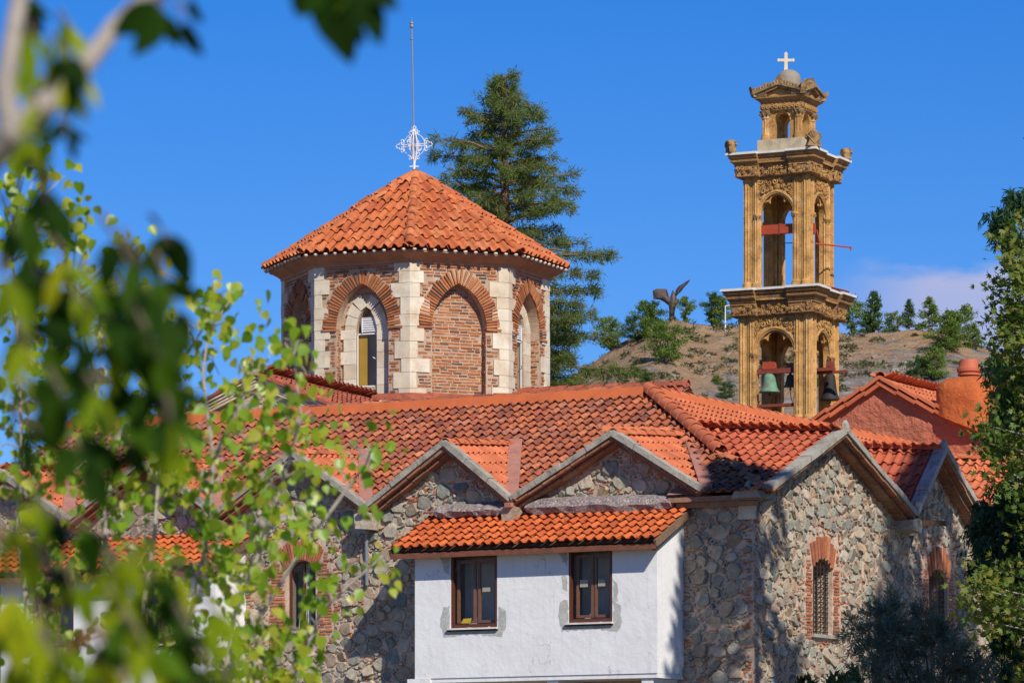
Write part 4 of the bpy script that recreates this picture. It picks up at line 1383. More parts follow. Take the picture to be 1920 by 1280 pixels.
# roof
zap = CAMZ + (HZ - 322) / F * CYd
EW = 2 * RE * math.sin(R(22.5)); AP = RE * math.cos(R(22.5))
m = MB(); m.add(octo(RE - .03, ze_s + .0) + [A_([CX, CYd, zap - .05])], [(k, (k + 1) % 8, 8) for k in range(8)]); drf = m.build('dome_roof', M['tile_worn'], church)
SLd = math.hypot(AP, zap - ze_s)
for k in range(8):
    a, b_ = vert(k, RE) + Z3 * ze_s, vert(k + 1, RE) + Z3 * ze_s
    du = nrm(b_ - a); mid = (a + b_) / 2; dv = nrm(A_([CX, CYd, zap]) - mid)
    def kp(P, mid=mid, du=du, dv=dv):
        s_ = (P - mid) @ du; t_ = (P - mid) @ dv
        return (np.abs(s_) < EW / 2 * (1 - (t_ - .16) / SLd)) & (t_ < SLd - .32)
    Ms, T = lay(a - dv * .05 + Z3 * .01, du, dv, EW, SLd, .25, .48, keep=kp, jit=.010)
    pieces(tiles_for(.25, .48, .04, .36), Ms, T, 'roof_tile', M['tile_dome'], drf, {0: 75, 7: 75, 1: 50, 6: 50}.get(k, 0), smooth=True)
    e = vert(k, RE + .02) + Z3 * (ze_s + .02)
    ridge(e, e + (A_([CX, CYd, zap - .02]) - e) * .965, .115, .42, M['tile_dome'], drf, name='hip_tile', lift=.035, limit=12)
    # bits of lime mortar under the eave tiles
    g = MB()
    for i in range(11):
        p_ = a + du * (EW * (i + .5) / 11) - dv * .0
        lathe(g, p_ + Z3 * -.03 - dv * .02, [(.02, -.03), (.05, 0), (.04, .03)], 6)
    g.build('eave_mortar', M['lime'], church, kind='stuff')
m = MB(); lathe(m, (CX, CYd, zap - .14), [(.26, -.02), (.2, .06), (.08, .16), (.04, .2)], 12); m.build('apex_cap', M['tile_worn'], drf)

# church body: crossing arms at 22.5 degrees
bc = R(22.5); cb_, sb_ = math.cos(bc), math.sin(bc)
UC, VC = A_([cb_, -sb_, 0]), A_([sb_, cb_, 0])
C0 = A_([CX, CYd, 0])
def arm(dirn, side, Lm, zr, hw, t, mat, quotas, face):
    """a roof arm from the drum outwards; side = across, to the right seen from outside"""
    E_ = C0 + dirn * Lm
    ze2 = zr - t * hw
    m = MB()
    P = [E_ + Z3 * zr, C0 + Z3 * zr]
    l0, l1 = E_ - side * hw + Z3 * ze2, C0 - side * hw + Z3 * ze2
    r0, r1 = E_ + side * hw + Z3 * ze2, C0 + side * hw + Z3 * ze2
    dn = A_([0, 0, -.02])
    m.add([P[0] + dn, P[1] + dn, l1 + dn, l0 + dn], [(0, 1, 2, 3)]); m.add([P[0] + dn, r0 + dn, r1 + dn, P[1] + dn], [(0, 1, 2, 3)])
    rf = m.build('nave_roof', M['flash'], church)
    for f0, f1, q in ((r0, r1, quotas[1]), (l0, l1, quotas[0])):
        du = nrm(f1 - f0); dv = nrm((P[0] if True else 0) - f0)
        A0 = f0
        if np.cross(du, dv)[2] < 0: A0, du = f1, -du
        Ms, T = lay(A0 - dv * .1, du, dv, Lm, math.hypot(hw, zr - ze2) + .1, .24, .36, keep=lambda Pp: np.hypot(Pp[:, 0] - CX, Pp[:, 1] - CYd) > RW - .3)
        pieces(tiles_for(.24, .36, .045, .36), Ms, T, 'roof_tile', mat, rf, q, smooth=True)
    ridge(P[0] + Z3 * .02, P[1] + Z3 * .02, .13, .42, mat, rf)
    fr = Fr(E_ - dirn * .12, side, Z3)
    poly = [(-hw + .15, 0), (hw - .15, 0), (hw - .15, ze2 - .05), (0, zr - .18), (-hw + .15, ze2 - .05)]
    m = MB(); sheet(m, fr, [poly], 0)
    for sd in (-1, 1):
        a = C0 + side * sd * (hw - .2); b_ = E_ + side * sd * (hw - .2)
        m.add([a, b_, b_ + Z3 * (ze2 - .05), a + Z3 * (ze2 - .05)], [(0, 1, 2, 3)])
    wl = m.build('wall', M['mortar'], church)
    if face:
        rubble(fr, [(-hw + .2, ze2 - .9), (hw - .2, ze2 - .9), (hw - .2, ze2 - .2), (0, zr - .42), (-hw + .2, ze2 - .2)], [], wl, .06, .17, 2500, 40, chips=500, seed=77)
        for sd in (-1, 1):
            for o0, o1, h0, h1, mt in ((-.1, .10, -.07, -.01, 'lime'), (-.1, .055, -.13, -.08, 'lime'), (-.1, .02, -.19, -.14, 'lime'), (-.1, .0, -.25, -.20, 'lime'), (-.1, .14, -.01, .05, 'tile_worn')):
                V, Fc = bar(E_ + Z3 * zr, E_ + side * sd * (hw + .1) + Z3 * (ze2 - t * .1), dirn, o0, o1, h0, h1)
                MB().add(V, Fc).build('raking_cornice' if mt == 'lime' else 'verge_tiles', M[mt], church)
    return rf
zrn = 11.98
Ln = 8.45
arm(-VC, UC, Ln, zrn, 2.9, .42, M['tile_worn'], (0, 70), True)
arm(UC, VC, 6.85, 12.30, 2.5, .40, M['tile_worn'], (20, 0), False)
arm(-UC, -VC, 6.0, zrn, 2.6, .40, M['tile_worn'], (0, 0), False)
arm(VC, -UC, 6.0, zrn, 2.6, .40, M['tile_worn'], (0, 0), False)
# plaster flashing round the foot of the drum
m = MB(); loft(m, [octo(RW + .2, 11.95), octo(RW + .12, 12.05), octo(RW + .02, 12.12)], cap=False); m.build('drum_flashing', M['tile_worn'], church)

# ------------------------------------------------------------------ iron cross with the lightning rod on top of the dome
m = MB()
zc_ = zap
cx_ = CX - .03
S_ = 98 / F      # metres per photo pixel at the dome
cr = thing('roof_cross', 'white wrought iron cross with a tall thin rod on the apex of the dome roof', 'cross', (CX - .02, CYd, zap))
def loopcurve(m, fr, pts, r): tube(m, [fr.p(*p) for p in pts], r, 5)
for kk, ang in enumerate((20, 110)):
    g = R(ang)
    fr = Fr((cx_, CYd, zc_), (math.cos(g), -math.sin(g), 0), Z3)
    m = MB()
    H0, H1, hc = .18, 1.12, .62
    for sx_ in (-1, 1):
        tube(m, [fr.p(sx_ * .015, H0, 0), fr.p(sx_ * .07, hc - .1, 0), fr.p(sx_ * .07, hc + .1, 0), fr.p(sx_ * .015, H1 - .12, 0)], .014, 5)
        for sy_ in (-1, 1):
            tube(m, [fr.p(sx_ * .03, hc + sy_ * .02, 0), fr.p(sx_ * .33, hc + sy_ * .025, 0)], .012, 5)
        tp = [(.30, -.03), (.33, -.08), (.37, -.07), (.38, -.035), (.42, -.05), (.46, 0), (.42, .05), (.38, .035), (.37, .07), (.33, .08), (.30, .03)]
        tube(m, [fr.p(sx_ * x, hc + y, 0) for x, y in tp], .012, 5)
        for sy_ in (-1, 1):
            tube(m, [fr.p(sx_ * (.30 + .035 * math.cos(a)), hc + sy_ * (.115 + .035 * math.sin(a)), 0) for a in np.linspace(0, 5.5, 9)], .011, 4)
            tube(m, [fr.p(sx_ * (.10 + .03 * math.cos(a)), hc + sy_ * (.30 + .03 * math.sin(a)), 0) for a in np.linspace(0, 5.5, 9)], .011, 4)
    tp = [(-.03, .30), (-.08, .33), (-.07, .37), (-.035, .38), (-.05, .42), (0, .46), (.05, .42), (.035, .38), (.07, .37), (.08, .33), (.03, .30)]
    tube(m, [fr.p(x, hc + y, 0) for x, y in tp], .012, 5)
    m.build('cross_arms', M['white_metal'], cr)
    m = MB(); n_ = 36
    tube(m, [fr.p(.27 * math.cos(a), hc + .27 * math.sin(a), 0) for a in np.linspace(0, 2 * math.pi, n_)], .009, 5); m.build('ring', M['white_metal'], cr)
m = MB(); tube(m, [(cx_, CYd, zc_ - .05), (cx_, CYd, zc_ + .25)], .03, 8); tube(m, [(cx_ - .11, CYd, zc_ + .12), (cx_ + .11, CYd, zc_ + .12)], .016, 6); m.build('stem', M['white_metal'], cr)
m = MB()
top_ = (cx_ - .06, CYd, zap + (322 - 52) * S_)
tube(m, [(cx_, CYd, zc_ + .2), ((cx_ + top_[0]) / 2 + .005, CYd, (zc_ + top_[2]) / 2), top_], .021, 6)
m.build('rod', M['grey_metal'], cr)
m = MB(); lathe(m, top_, [(.02, -.30), (.035, -.28), (.035, -.26), (.02, -.25), (.02, -.02), (.045, 0), (.05, .03), (.035, .07), (.05, .09), (.04, .12), (.008, .14), (.006, .24)], 8); m.build('rod_tip', M['grey_metal'], cr)

# ------------------------------------------------------------------ red plastered building with the chimney
vR = 18.6
def urp(px): return u_at(px, vR)
upk = urp(1655); zpk = z_at(714, upk, vR)
uRl, uRr = upk - 3.6, upk + 5.2
tR = .50
redb = thing('red_plaster_building', 'red ochre plastered gable wall with crooked tiled verge behind the small gables', 'building', W(upk, vR, 0))
frR = Fr(W(0, vR, 0), U3, Z3)
zr_ = lambda u_: zpk - tR * abs(u_ - upk)
# a lumpy hand-plastered wall: fine grid, pushed in and out
m = MB()
from mathutils import noise as mn
nu, nz_ = 60, 40
V, Fc = [], []
for i in range(nu + 1):
    u_ = uRl + .1 + (uRr - uRl - .2) * i / nu
    for j in range(nz_ + 1):
        z = 6 + (zr_(u_) - .05 - 6) * (j / nz_)
        q = mn.noise(Vector((u_ * 2.2, z * 3.5, 1))) * .05 + mn.noise(Vector((u_ * 6, z * 8, 5))) * .022
        V.append(frR.p(u_, z, q))
for i in range(nu):
    for j in range(nz_):
        a = i * (nz_ + 1) + j
        Fc.append((a, a + nz_ + 1, a + nz_ + 2, a + 1))
m.add(V, Fc)
m.build('wall', M['red_plaster'], redb, smooth=True)
m = MB(); P = [W(uRl + .1, vR, 0), W(uRr - .1, vR, 0), W(uRr - .1, vR + 6, 0), W(uRl + .1, vR + 6, 0)]
m.add(P + [p + Z3 * (zr_(uRl)) if i in (0, 3) else p + Z3 * zr_(uRr) for i, p in enumerate(P)], [(1, 2, 6, 5), (2, 3, 7, 6), (3, 0, 4, 7)])
m.add([P[0], P[1], P[1] + Z3 * 6, P[0] + Z3 * 6], [(0, 1, 2, 3)])
m.build('wall', M['red_plaster'], redb)
for sd, ue in ((-1, uRl), (1, uRr)):
    A0 = W(ue, vR - .12, zr_(ue)); B0 = W(upk, vR - .12, zpk)
    rf = deck([[A0, B0, B0 + V3 * 6, A0 + V3 * 6] if sd > 0 else [B0, A0, A0 + V3 * 6, B0 + V3 * 6]], M['orange_plaster'], redb)
    dv = nrm(B0 - A0)
    du = V3 if sd > 0 else -V3
    st = A0 if sd > 0 else A0 + V3 * 6
    if np.cross(du, dv)[2] < 0: du = -du; st = A0 + V3 * 6 if st is A0 else A0
    Ms, T = lay(st, du, dv, 6, np.linalg.norm(B0 - A0), .22, .36)
    pieces(tiles_for(.22, .36), Ms, T, 'roof_tile', M['tile_new'], rf, 20, smooth=True)
    n_ = int(np.linalg.norm(B0 - A0) / .5)
    items = []
    for i in range(n_):
        a = A0 + (B0 - A0) * i / n_; b_ = A0 + (B0 - A0) * (i + 1.06) / n_
        for o1, h0, h1 in ((.10, .0, .075), (.05, -.13, -.04)):
            V, Fc = bar(a - Z3 * .02, b_ + Z3 * .03, -V3, -.2, o1 + rnd.uniform(-.01, .015), h0, h1)
            items.append((V, Fc, rnd.random()))
    uniq(items, 'verge_tile', M['tile_new'] if sd < 0 else M['orange_tile'] if 'orange_tile' in M else M['tile_new'], redb, 30)
ridge(W(upk, vR - .15, zpk + .06), W(upk, vR + 6, zpk + .06), .13, .42, M['tile_new'], redb)
# rounded plaster chimney
uc0, uc1 = urp(1752), urp(1858)
zc0, zct = z_at(768, uc1, vR), z_at(700, (uc0 + uc1) / 2, vR)
m = MB(); V, Fc = [], []
NU, NV = 28, 12
cu, cz = (uc0 + uc1) / 2, zc0 - .3
hwid = (uc1 - uc0) / 2
hh = zct - cz
for j in range(NV + 1):
    fz = j / NV
    for i in range(NU):
        g = 2 * math.pi * i / NU
        sq = lambda c, p=.45: math.copysign(abs(c) ** p, c)
        shrink = (1 - max(0, (fz - .62) / .38) ** 2.4) ** .5 if fz < 1 else 0.02
        x = hwid * sq(math.cos(g), .6) * max(shrink, .02) * (1 + .05 * mn.noise(Vector((i * .5, j * .6, 0))))
        y = .75 * sq(math.sin(g), .6) * max(shrink, .02)
        z = cz + hh * fz ** .95
        z -= x * .42 * max(0, 1 - fz * 1.3)
        P = W(cu + x, vR + .45 + y, z)
        d = mn.noise(Vector(P * 3.0)) * .045
        V.append(P + nrm(P - W(cu, vR + .45, z) + A_([1e-4, 0, 0])) * d)
for j in range(NV):
    for i in range(NU):
        Fc.append((j * NU + i, j * NU + (i + 1) % NU, (j + 1) * NU + (i + 1) % NU, (j + 1) * NU + i))
m.add(V, Fc); m.add([V[NV * NU + i] for i in range(NU)], [tuple(range(NU))])
m.build('chimney_stack', M['orange_plaster'], redb, smooth=True)
upot = urp(1803); sp_ = CYp = W(upot, vR + .45)[1]; mp_ = sp_ / F
m = MB(); zz = z_at(701, upot, vR + .45)
lathe(m, W(upot, vR + .45, zz - .04), [(.27, 0), (.27, .04), (.24, .06), (.29, .09), (.29, .155), (.275, .165), (.272, .18), (.26, .19), (.205, .37), (.18, .375), (.16, .34)], 24)
cp = m.build('chimney_pot', M['pot'], None, smooth=False)
tag(cp, 'round terracotta chimney pot on the rounded orange plaster chimney', 'chimney pot')
# ------------------------------------------------------------------ bell tower
YT = 115.0
MPX = YT / F
TCX = (1479 - 960) * MPX
bt = R(26); ct, st_ = math.cos(bt), math.sin(bt)
TX, TY = A_([ct, -st_, 0]), A_([st_, ct, 0])     # along the left face, into the tower
def zt(y): return CAMZ + (HZ - y) * MPX
tower = thing('bell_tower', 'ochre sandstone bell tower of two arched tiers under a domed lantern with a cross', 'bell tower', (TCX, YT, 0))
TC = A_([TCX, YT, 0])
def T3(a, b, z): return TC + TX * a + TY * b + Z3 * z
SIDES = []
for q in range(4):      # q=0 the left/front face, 1 the right face, 2 back, 3 far left
    g = math.pi / 2 * q
    ex = TX * math.cos(g) + TY * math.sin(g)
    inn = -TX * math.sin(g) + TY * math.cos(g)
    SIDES.append((ex, inn))
def plan(hw, brk, pw, z):
    """square plan with the corners stepping out by brk over a width pw"""
    o = []
    for q in range(4):
        ex, inn = SIDES[q]
        s_ = hw
        for a, b in ((-s_ - brk, s_ + brk), (-s_ + pw, s_ + brk), (-s_ + pw + .015, s_), (s_ - pw - .015, s_), (s_ - pw, s_ + brk)):
            o.append(TC + ex * a - inn * b + Z3 * z)
    return o
def fluted(m, c, r, z0, z1, nf=10, t=0.0):
    n = nf * 2
    zs, rs = [], []
    z = z0
    hdr = .10
    prof = [(z0, r * 1.28), (z0 + .09, r * 1.28), (z0 + .10, r * 1.16), (z0 + .15, r * 1.2), (z0 + .18, r * 1.02), (z0 + .22, r)]
    H = z1 - z0
    k = max(1, int(H / .48))
    for i in range(1, k):
        zj = z0 + .22 + (H - .34) * i / k
        prof += [(zj - .008, r), (zj, r * .955), (zj + .008, r)]
    prof += [(z1 - .12, r), (z1 - .10, r * 1.1), (z1 - .06, r * 1.1), (z1 - .05, r), (z1, r * 1.04)]
    V, Fc = [], []
    for i, (zz_, rr_) in enumerate(prof):
        flat = i < 5 or i > len(prof) - 5
        for j in range(n):
            g = 2 * math.pi * j / n
            q = rr_ * (1 if (j % 2 or flat) else .78)
            V.append((c[0] + q * math.cos(g), c[1] + q * math.sin(g), zz_))
    for i in range(len(prof) - 1):
        for j in range(n): Fc.append((i * n + j, i * n + (j + 1) % n, (i + 1) * n + (j + 1) % n, (i + 1) * n + j))
    m.add(V, Fc, t)
def scrolls(m, fr, ok, x0, x1, y0, y1, n, rs, depth, seed):
    """carved foliage: spirals and leaf blobs standing off the face"""
    g = np.random.default_rng(seed); pts = []
    for _ in range(n * 30):
        if len(pts) >= n: break
        c = A_([g.uniform(x0, x1), g.uniform(y0, y1)]); r = g.uniform(*rs)
        if not ok(c[0], c[1], r * .7): continue
        if any(np.hypot(*(c - p)) < (r + q) * .78 for p, q in pts): continue
        pts.append((c, r))
        a0 = g.uniform(0, 6.28); sg = g.choice((-1, 1)); tt = np.linspace(0, 1, 13)
        P = [fr.p(c[0] + r * (1 - .8 * t) * math.cos(a0 + sg * 8.5 * t), c[1] + r * (1 - .8 * t) * math.sin(a0 + sg * 8.5 * t), .012 + depth * (.5 + .5 * t)) for t in tt]
        tube(m, P, list(r * (.15 + .14 * tt)), 5, g.random())
        for _k in range(3):
            a = g.uniform(0, 6.28); L1 = r * g.uniform(.6, 1.0)
            e = c + A_([math.cos(a), math.sin(a)]) * r * .9; f = e + A_([math.cos(a + .9), math.sin(a + .9)]) * L1
            if ok(f[0], f[1], 0): tube(m, [fr.p(*e, depth * .4), fr.p(*((e + f) / 2 + .02), depth), fr.p(*f, depth * .3)], [r * .12, r * .2, r * .04], 4, g.random())
def tier(hw, z0, z1, pw, ap, rcol, seed, arch_half, arch_h, spring):
    """one open stage: corner piers of clustered fluted shafts, arched panels between"""
    par = tower
    for q in range(4):
        ex, inn = SIDES[q]
        # corner pier at the left end of side q
        c0 = TC - ex * (hw - .22) - inn * (hw - .22)
        m = MB(); box(m, Fr(c0, ex, inn, Z3), -.15, .15, -.15, .15, z0, z1, .2); m.build('pier', M['sand'], par)
        for (a, b) in ((0.0, 0.0), (.285, .0), (.0, .285)):
            c = TC - ex * (hw - .13 - a) - inn * (hw - .13 - b)
            m = MB(); fluted(m, c, rcol, z0, z1, t=rnd.random()); m.build('fluted_shaft', M['sand'], par)
        # panel
        fr = Fr(TC - inn * (hw - .10), ex, Z3)
        wp = hw - .40
        op = [(x, spring + y) for x, y in arch(arch_half, arch_h, 10)]
        poly = [(-wp, z0), (-arch_half, z0)] + op + [(arch_half, z0), (wp, z0), (wp, z1), (-wp, z1)]
        m = MB(); sheet(m, fr, [poly], 0); sheet(m, Fr(fr.o, -ex, Z3), [[(-x, y) for x, y in poly][::-1]], .2)
        reveal(m, fr, [(-arch_half, z0)] + op + [(arch_half, z0)], 0, -.2, closed=False)
        panel = m.build('arch_panel', M['sand'], par)
        # archivolt moulding and trefoil cusps
        m = MB(); tube(m, [fr.p((x) * 1.13, spring + y * 1.10, .01) for x, y in arch(arch_half, arch_h, 12)], .042, 6); tube(m, [fr.p(x * 1.02, spring + y * 1.02, .0) for x, y in arch(arch_half, arch_h, 12)], .028, 6)
        m.build('archivolt', M['sand'], panel, kind='stuff')
        a_, h_ = arch_half, arch_h
        tre = []
        for i in range(9): g_ = math.pi - (math.pi * .60) * i / 8; tre.append((-a_ * .60 + a_ * .36 * math.cos(g_), spring + h_ * .30 + a_ * .40 * math.sin(g_)))
        for i in range(13): g_ = math.pi * 1.06 - math.pi * 1.12 * i / 12; tre.append((a_ * .44 * math.cos(g_), spring + h_ * .62 + h_ * .33 * math.sin(g_)))
        for i in range(9): g_ = math.pi * .60 - math.pi * .60 * i / 8; tre.append((a_ * .60 + a_ * .36 * math.cos(g_), spring + h_ * .30 + a_ * .40 * math.sin(g_)))
        outer = [(x * 1.005, spring + y * 1.005) for x, y in arch(a_, h_, 10)]
        lo = [(-a_, spring - .02)] + outer[1:-1] + [(a_, spring - .02)] + tre[::-1]
        m = MB(); sheet(m, fr, [lo], -.06); sheet(m, Fr(fr.o, -ex, Z3), [[(-x, y) for x, y in lo][::-1]], .14); reveal(m, fr, tre, -.06, -.14, closed=False)
        tube(m, [fr.p(x, y, -.05) for x, y in tre], .022, 5)
        m.build('trefoil_cusps', M['sand'], panel, kind='stuff')
        # colonnettes with small capitals
        for sd in (-1, 1):
            x = sd * (a_ + .055)
            m = MB(); c = fr.p(x, 0, .015)
            lathe(m, c, [(.075, z0), (.075, z0 + .1), (.055, z0 + .13), (.055, spring - .17), (.07, spring - .16), (.055, spring - .14), (.075, spring - .08), (.11, spring - .02), (.11, spring + .02)], 10)
            m.build('colonnette', M['sand'], panel)
            m = MB()
            for i in range(7):
                g_ = i * .9
                tube(m, [c + A_([.06 * math.cos(g_), .06 * math.sin(g_), spring - .13]), c + A_([.10 * math.cos(g_), .10 * math.sin(g_), spring - .06]), c + A_([.125 * math.cos(g_), .125 * math.sin(g_), spring - .05])], [.012, .02, .012], 4)
            m.build('capital_leaves', M['sand_dark'], panel, kind='stuff')
        # carved spandrels
        def ok(x, y, r):
            if abs(x) > wp - .02 - r * .8 or y > z1 - .04 - r * .6: return False
            yy = y - spring
            if yy < 0: return False
            xr = abs(x) / (a_ * 1.22 + r); yr = yy / (h_ * 1.17 + r)
            return xr * xr + yr * yr > 1.0
        m = MB(); scrolls(m, fr, ok, -wp, wp, spring + .1, z1, 46, (.055, .10), .035, seed + q)
        m.build('carved_scrollwork', M['sand'], panel, kind='stuff')
    # dark timber and stone ceiling inside
    m = MB(); box(m, Fr(TC, TX, TY, Z3), -hw + .3, hw - .3, -hw + .3, hw - .3, z1 - .04, z1 + .02); m.build('stage_floor', M['sand_dark'], tower)
def entab(hw, z0, z1, brk, pw, over, seed):
    """frieze, carved band, corbelled cornice and a white capping slab"""
    H = z1 - z0
    m = MB()
    L_ = [(0, .02), (.05, .06), (.08, .06), (.10, .015), (.42, .03), (.45, .06), (.50, .06), (.55, .09), (.57, .06), (.68, .12), (.70, .16), (.78, .17), (.80, .14), (.88, over - .05), (.90, over - .08), (1.0, over - .03)]
    loft(m, [plan(hw + o_, brk, pw + o_, z0 + H * f) for f, o_ in L_])
    en = m.build('entablature', M['sand_mid'], tower)
    m = MB()
    sl_ = plan(hw + over, brk, pw + over, z1 + .002); s2_ = plan(hw + over, brk, pw + over, z1 + .065)
    loft(m, [sl_, s2_]); m.build('capping_slab', M['marble'], tower)
    for q in range(4):
        ex, inn = SIDES[q]
        fr = Fr(TC - inn * (hw + .03), ex, Z3)
        m = MB()
        scrolls(m, fr, lambda x, y, r: abs(x) < hw - pw - .06 and z0 + H * .12 < y < z0 + H * .42, -hw + pw, hw - pw, z0 + H * .12, z0 + H * .42, 12, (.05, .08), .05, seed + q)
        # dentils
        n_ = 22
        for i in range(n_):
            x = (-hw + pw) + (2 * (hw - pw)) * (i + .5) / n_
            box(m, fr, x - .014, x + .014, z0 + H * .60, z0 + H * .68, .04, .15)
        m.build('carved_frieze', M['sand_dark'] if False else M['sand'], en, kind='stuff')
        # leafy capitals on the stepped-out corners
        for sd in (-1, 1):
            m = MB()
            frc = Fr(TC - inn * (hw + brk + .03), ex, Z3)
            xa, xb = (-hw - brk, -hw + pw) if sd < 0 else (hw - pw, hw + brk)
            scrolls(m, frc, lambda x, y, r: xa < x < xb and z0 + H * .10 < y < z0 + H * .44, xa, xb, z0 + H * .1, z0 + H * .44, 9, (.045, .075), .05, seed + 10 + q * 2 + sd)
            m.build('capital_leaves', M['sand'], en, kind='stuff')
hwL, hwU = 1.10, 1.0
zL0, zL1 = 0.0, zt(600)
zE1 = zt(553)
zU1 = zt(340); zE2 = zt(299)
# plinth below the roofs
m = MB(); box(m, Fr(TC, TX, TY, Z3), -hwL + .03, hwL - .03, -hwL + .03, hwL - .03, 0, zt(800)); m.build('plinth', M['sand'], tower)
tier(hwL, zt(800), zL1, .66, None, .125, 300, .56, .62, zt(668))
entab(hwL - .02, zL1, zE1, .10, .60, .27, 320)
tier(hwU, zE1 + .085, zU1, .60, None, .118, 340, .50, .58, zt(410))
entab(hwU - .02, zU1, zE2, .10, .54, .26, 360)
# lantern
LC = TC.copy()
hl = .565
zb_ = zE2 + .085
z1_ = zt(267)
m = MB(); box(m, Fr(LC, TX, TY, Z3), -hl - .10, hl + .10, -hl - .10, hl + .10, zb_, z1_); m.build('lantern_base', M['cream_plaster'], tower)
z2_, z3_ = zt(214), zt(194)
sp = zt(232)
for q in range(4):
    ex, inn = SIDES[q]
    fr = Fr(LC - inn * (hl - .06), ex, Z3)
    a_ = .235
    op = [(x, sp + y) for x, y in arch(a_, .2401, 8)]
    poly = [(-hl + .1, z1_), (-a_, z1_)] + op + [(a_, z1_), (hl - .1, z1_), (hl - .1, z2_), (-hl + .1, z2_)]
    m = MB(); sheet(m, fr, [poly], 0); sheet(m, Fr(fr.o, -ex, Z3), [[(-x, y) for x, y in poly][::-1]], .22); reveal(m, fr, [(-a_, z1_)] + op + [(a_, z1_)], 0, -.22, closed=False)
    tube(m, [fr.p(x * 1.1, sp + y * 1.1, .0) for x, y in arch(a_, .2401, 8)], .025, 5)
    m.build('lantern_arch', M['sand'], tower)
    c = LC - ex * (hl - .08) - inn * (hl - .08)
    m = MB(); fluted(m, c, .105, z1_, z2_ - .08, 8); m.build('lantern_column', M['sand'], tower)
    m = MB(); lathe(m, c, [(.10, z2_ - .13), (.13, z2_ - .08), (.17, z2_ - .02), (.18, z2_), (.18, z2_ + .02)], 8)
    for i in range(9):
        g_ = i * .7; tube(m, [c + A_([.11 * math.cos(g_), .11 * math.sin(g_), z2_ - .13]), c + A_([.17 * math.cos(g_), .17 * math.sin(g_), z2_ - .05]), c + A_([.2 * math.cos(g_), .2 * math.sin(g_), z2_ - .06])], [.015, .03, .015], 4)
    m.build('lantern_capital', M['sand_dark'], tower, kind='stuff')
def sq(h, z): return [TC + TX * a * h + TY * b * h + Z3 * z for a, b in ((-1, -1), (1, -1), (1, 1), (-1, 1))]
m = MB(); loft(m, [sq(hl - .02, z2_ - .0), sq(hl + .03, z2_ + .03), sq(hl + .03, z3_ - .06), sq(hl + .08, z3_), sq(hl + .14, z3_ + .04), sq(hl + .16, z3_ + .06), sq(hl + .16, z3_ + .10)])
m.build('lantern_entablature', M['sand_mid'], tower)
for q in range(4):
    ex, inn = SIDES[q]
    fr = Fr(LC - inn * (hl + .05), ex, Z3)
    m = MB()
    n_ = 9
    for i in range(n_):
        x = -hl + 2 * hl * (i + .5) / n_
        c = fr.p(x, (z2_ + z3_) / 2 - .005, .0)
        tube(m, [fr.p(x + .045 * math.cos(g_), (z2_ + z3_) / 2 - .01 + .06 * math.sin(g_), .0) for g_ in np.linspace(0, 6.283, 9)], .018, 4)
        lathe(m, c - Z3 * .02, [(.005, -.01), (.03, .01), (.02, .04)], 6)
    m.build('carved_rosettes', M['sand'], tower, kind='stuff')
    # pediment with its raking cornice and rough crest
    hb, hp, zp0 = hl + .15, .22, z3_ + .102
    f2 = Fr(LC - inn * (hl + .06), ex, Z3)
    m = MB(); prism(m, f2, [(-hb + .08, zp0), (hb - .08, zp0), (0, zp0 + hp)], -.6, .02); m.build('pediment', M['sand'], tower)
    for sd in (-1, 1):
        A0, B0 = f2.p(0, zp0 + hp, 0), f2.p(sd * (hb + .02), zp0 + .0, 0)
        m = MB(); V, Fc = bar(A0, B0, f2.z, -.25, .14, 0, .07); m.add(V, Fc); V, Fc = bar(A0, B0, f2.z, -.25, .20, .065, .12); m.add(V, Fc); m.build('raking_cornice', M['sand_dark'], tower, kind='stuff')
        m = MB()
        for i in range(9):
            p_ = A0 + (B0 - A0) * (i + .5) / 9 + f2.z * .10 + Z3 * .13
            g_ = rnd.uniform(-.4, .4)
            tube(m, [p_ - Z3 * .03, p_ + Z3 * .05 + ex * g_ * .06, p_ + Z3 * .09 + ex * sd * .05], [.05, .05, .015], 5, rnd.random())
        m.build('crest_carving', M['sand_dark'], tower, kind='stuff')
    # acroteria: upright leaf at the top of the pediment, horned blocks on the corners
    m = MB(); prism(m, Fr(f2.p(0, zp0 + hp + .08, .02), ex, Z3), [(-.10, -.04), (.10, -.04), (.13, .09), (.06, .2), (-.05, .23), (-.12, .12)], -.16, .10, .4); m.build('acroterion', M['sand_dark'], tower)
    cc = LC - ex * (hl + .16) - inn * (hl + .13) + Z3 * (zp0 + .06)
    od = nrm(-ex - inn)
    m = MB(); prism(m, Fr(cc, od, Z3), [(-.2, -.06), (.06, -.06), (.12, .10), (.15, .22), (.07, .19), (-.04, .15), (-.2, .10)], -.09, .09, .2); m.build('acroterion', M['sand_dark'], tower)
m = MB(); lathe(m, LC + Z3 * (zp0 + .13), [(.54, -.1), (.50, .0), (.46, .10), (.385, .2), (.35, .32), (.345, .42), (.31, .54), (.23, .63), (.12, .685), (.03, .70)], 24); m.build('lantern_dome', M['grey_plaster'], tower, smooth=True)
# cross
zcx = zp0 + .80
frx = Fr((LC[0] - .08, LC[1], zcx), (1, 0, 0), Z3)
m = MB()
prism(m, frx, [(-.05, 0), (.05, 0), (.045, .24), (.19, .25), (.205, .225), (.245, .29), (.205, .345), (.19, .32), (.045, .325), (.04, .44), (.06, .46), (0, .52), (-.06, .46), (-.04, .44), (-.045, .325), (-.19, .32), (-.205, .345), (-.245, .29), (-.205, .225), (-.19, .25), (-.045, .24)], -.04, .04)
m.build('cross', M['white_stone'] if 'white_stone' in M else M['lime'], tower)
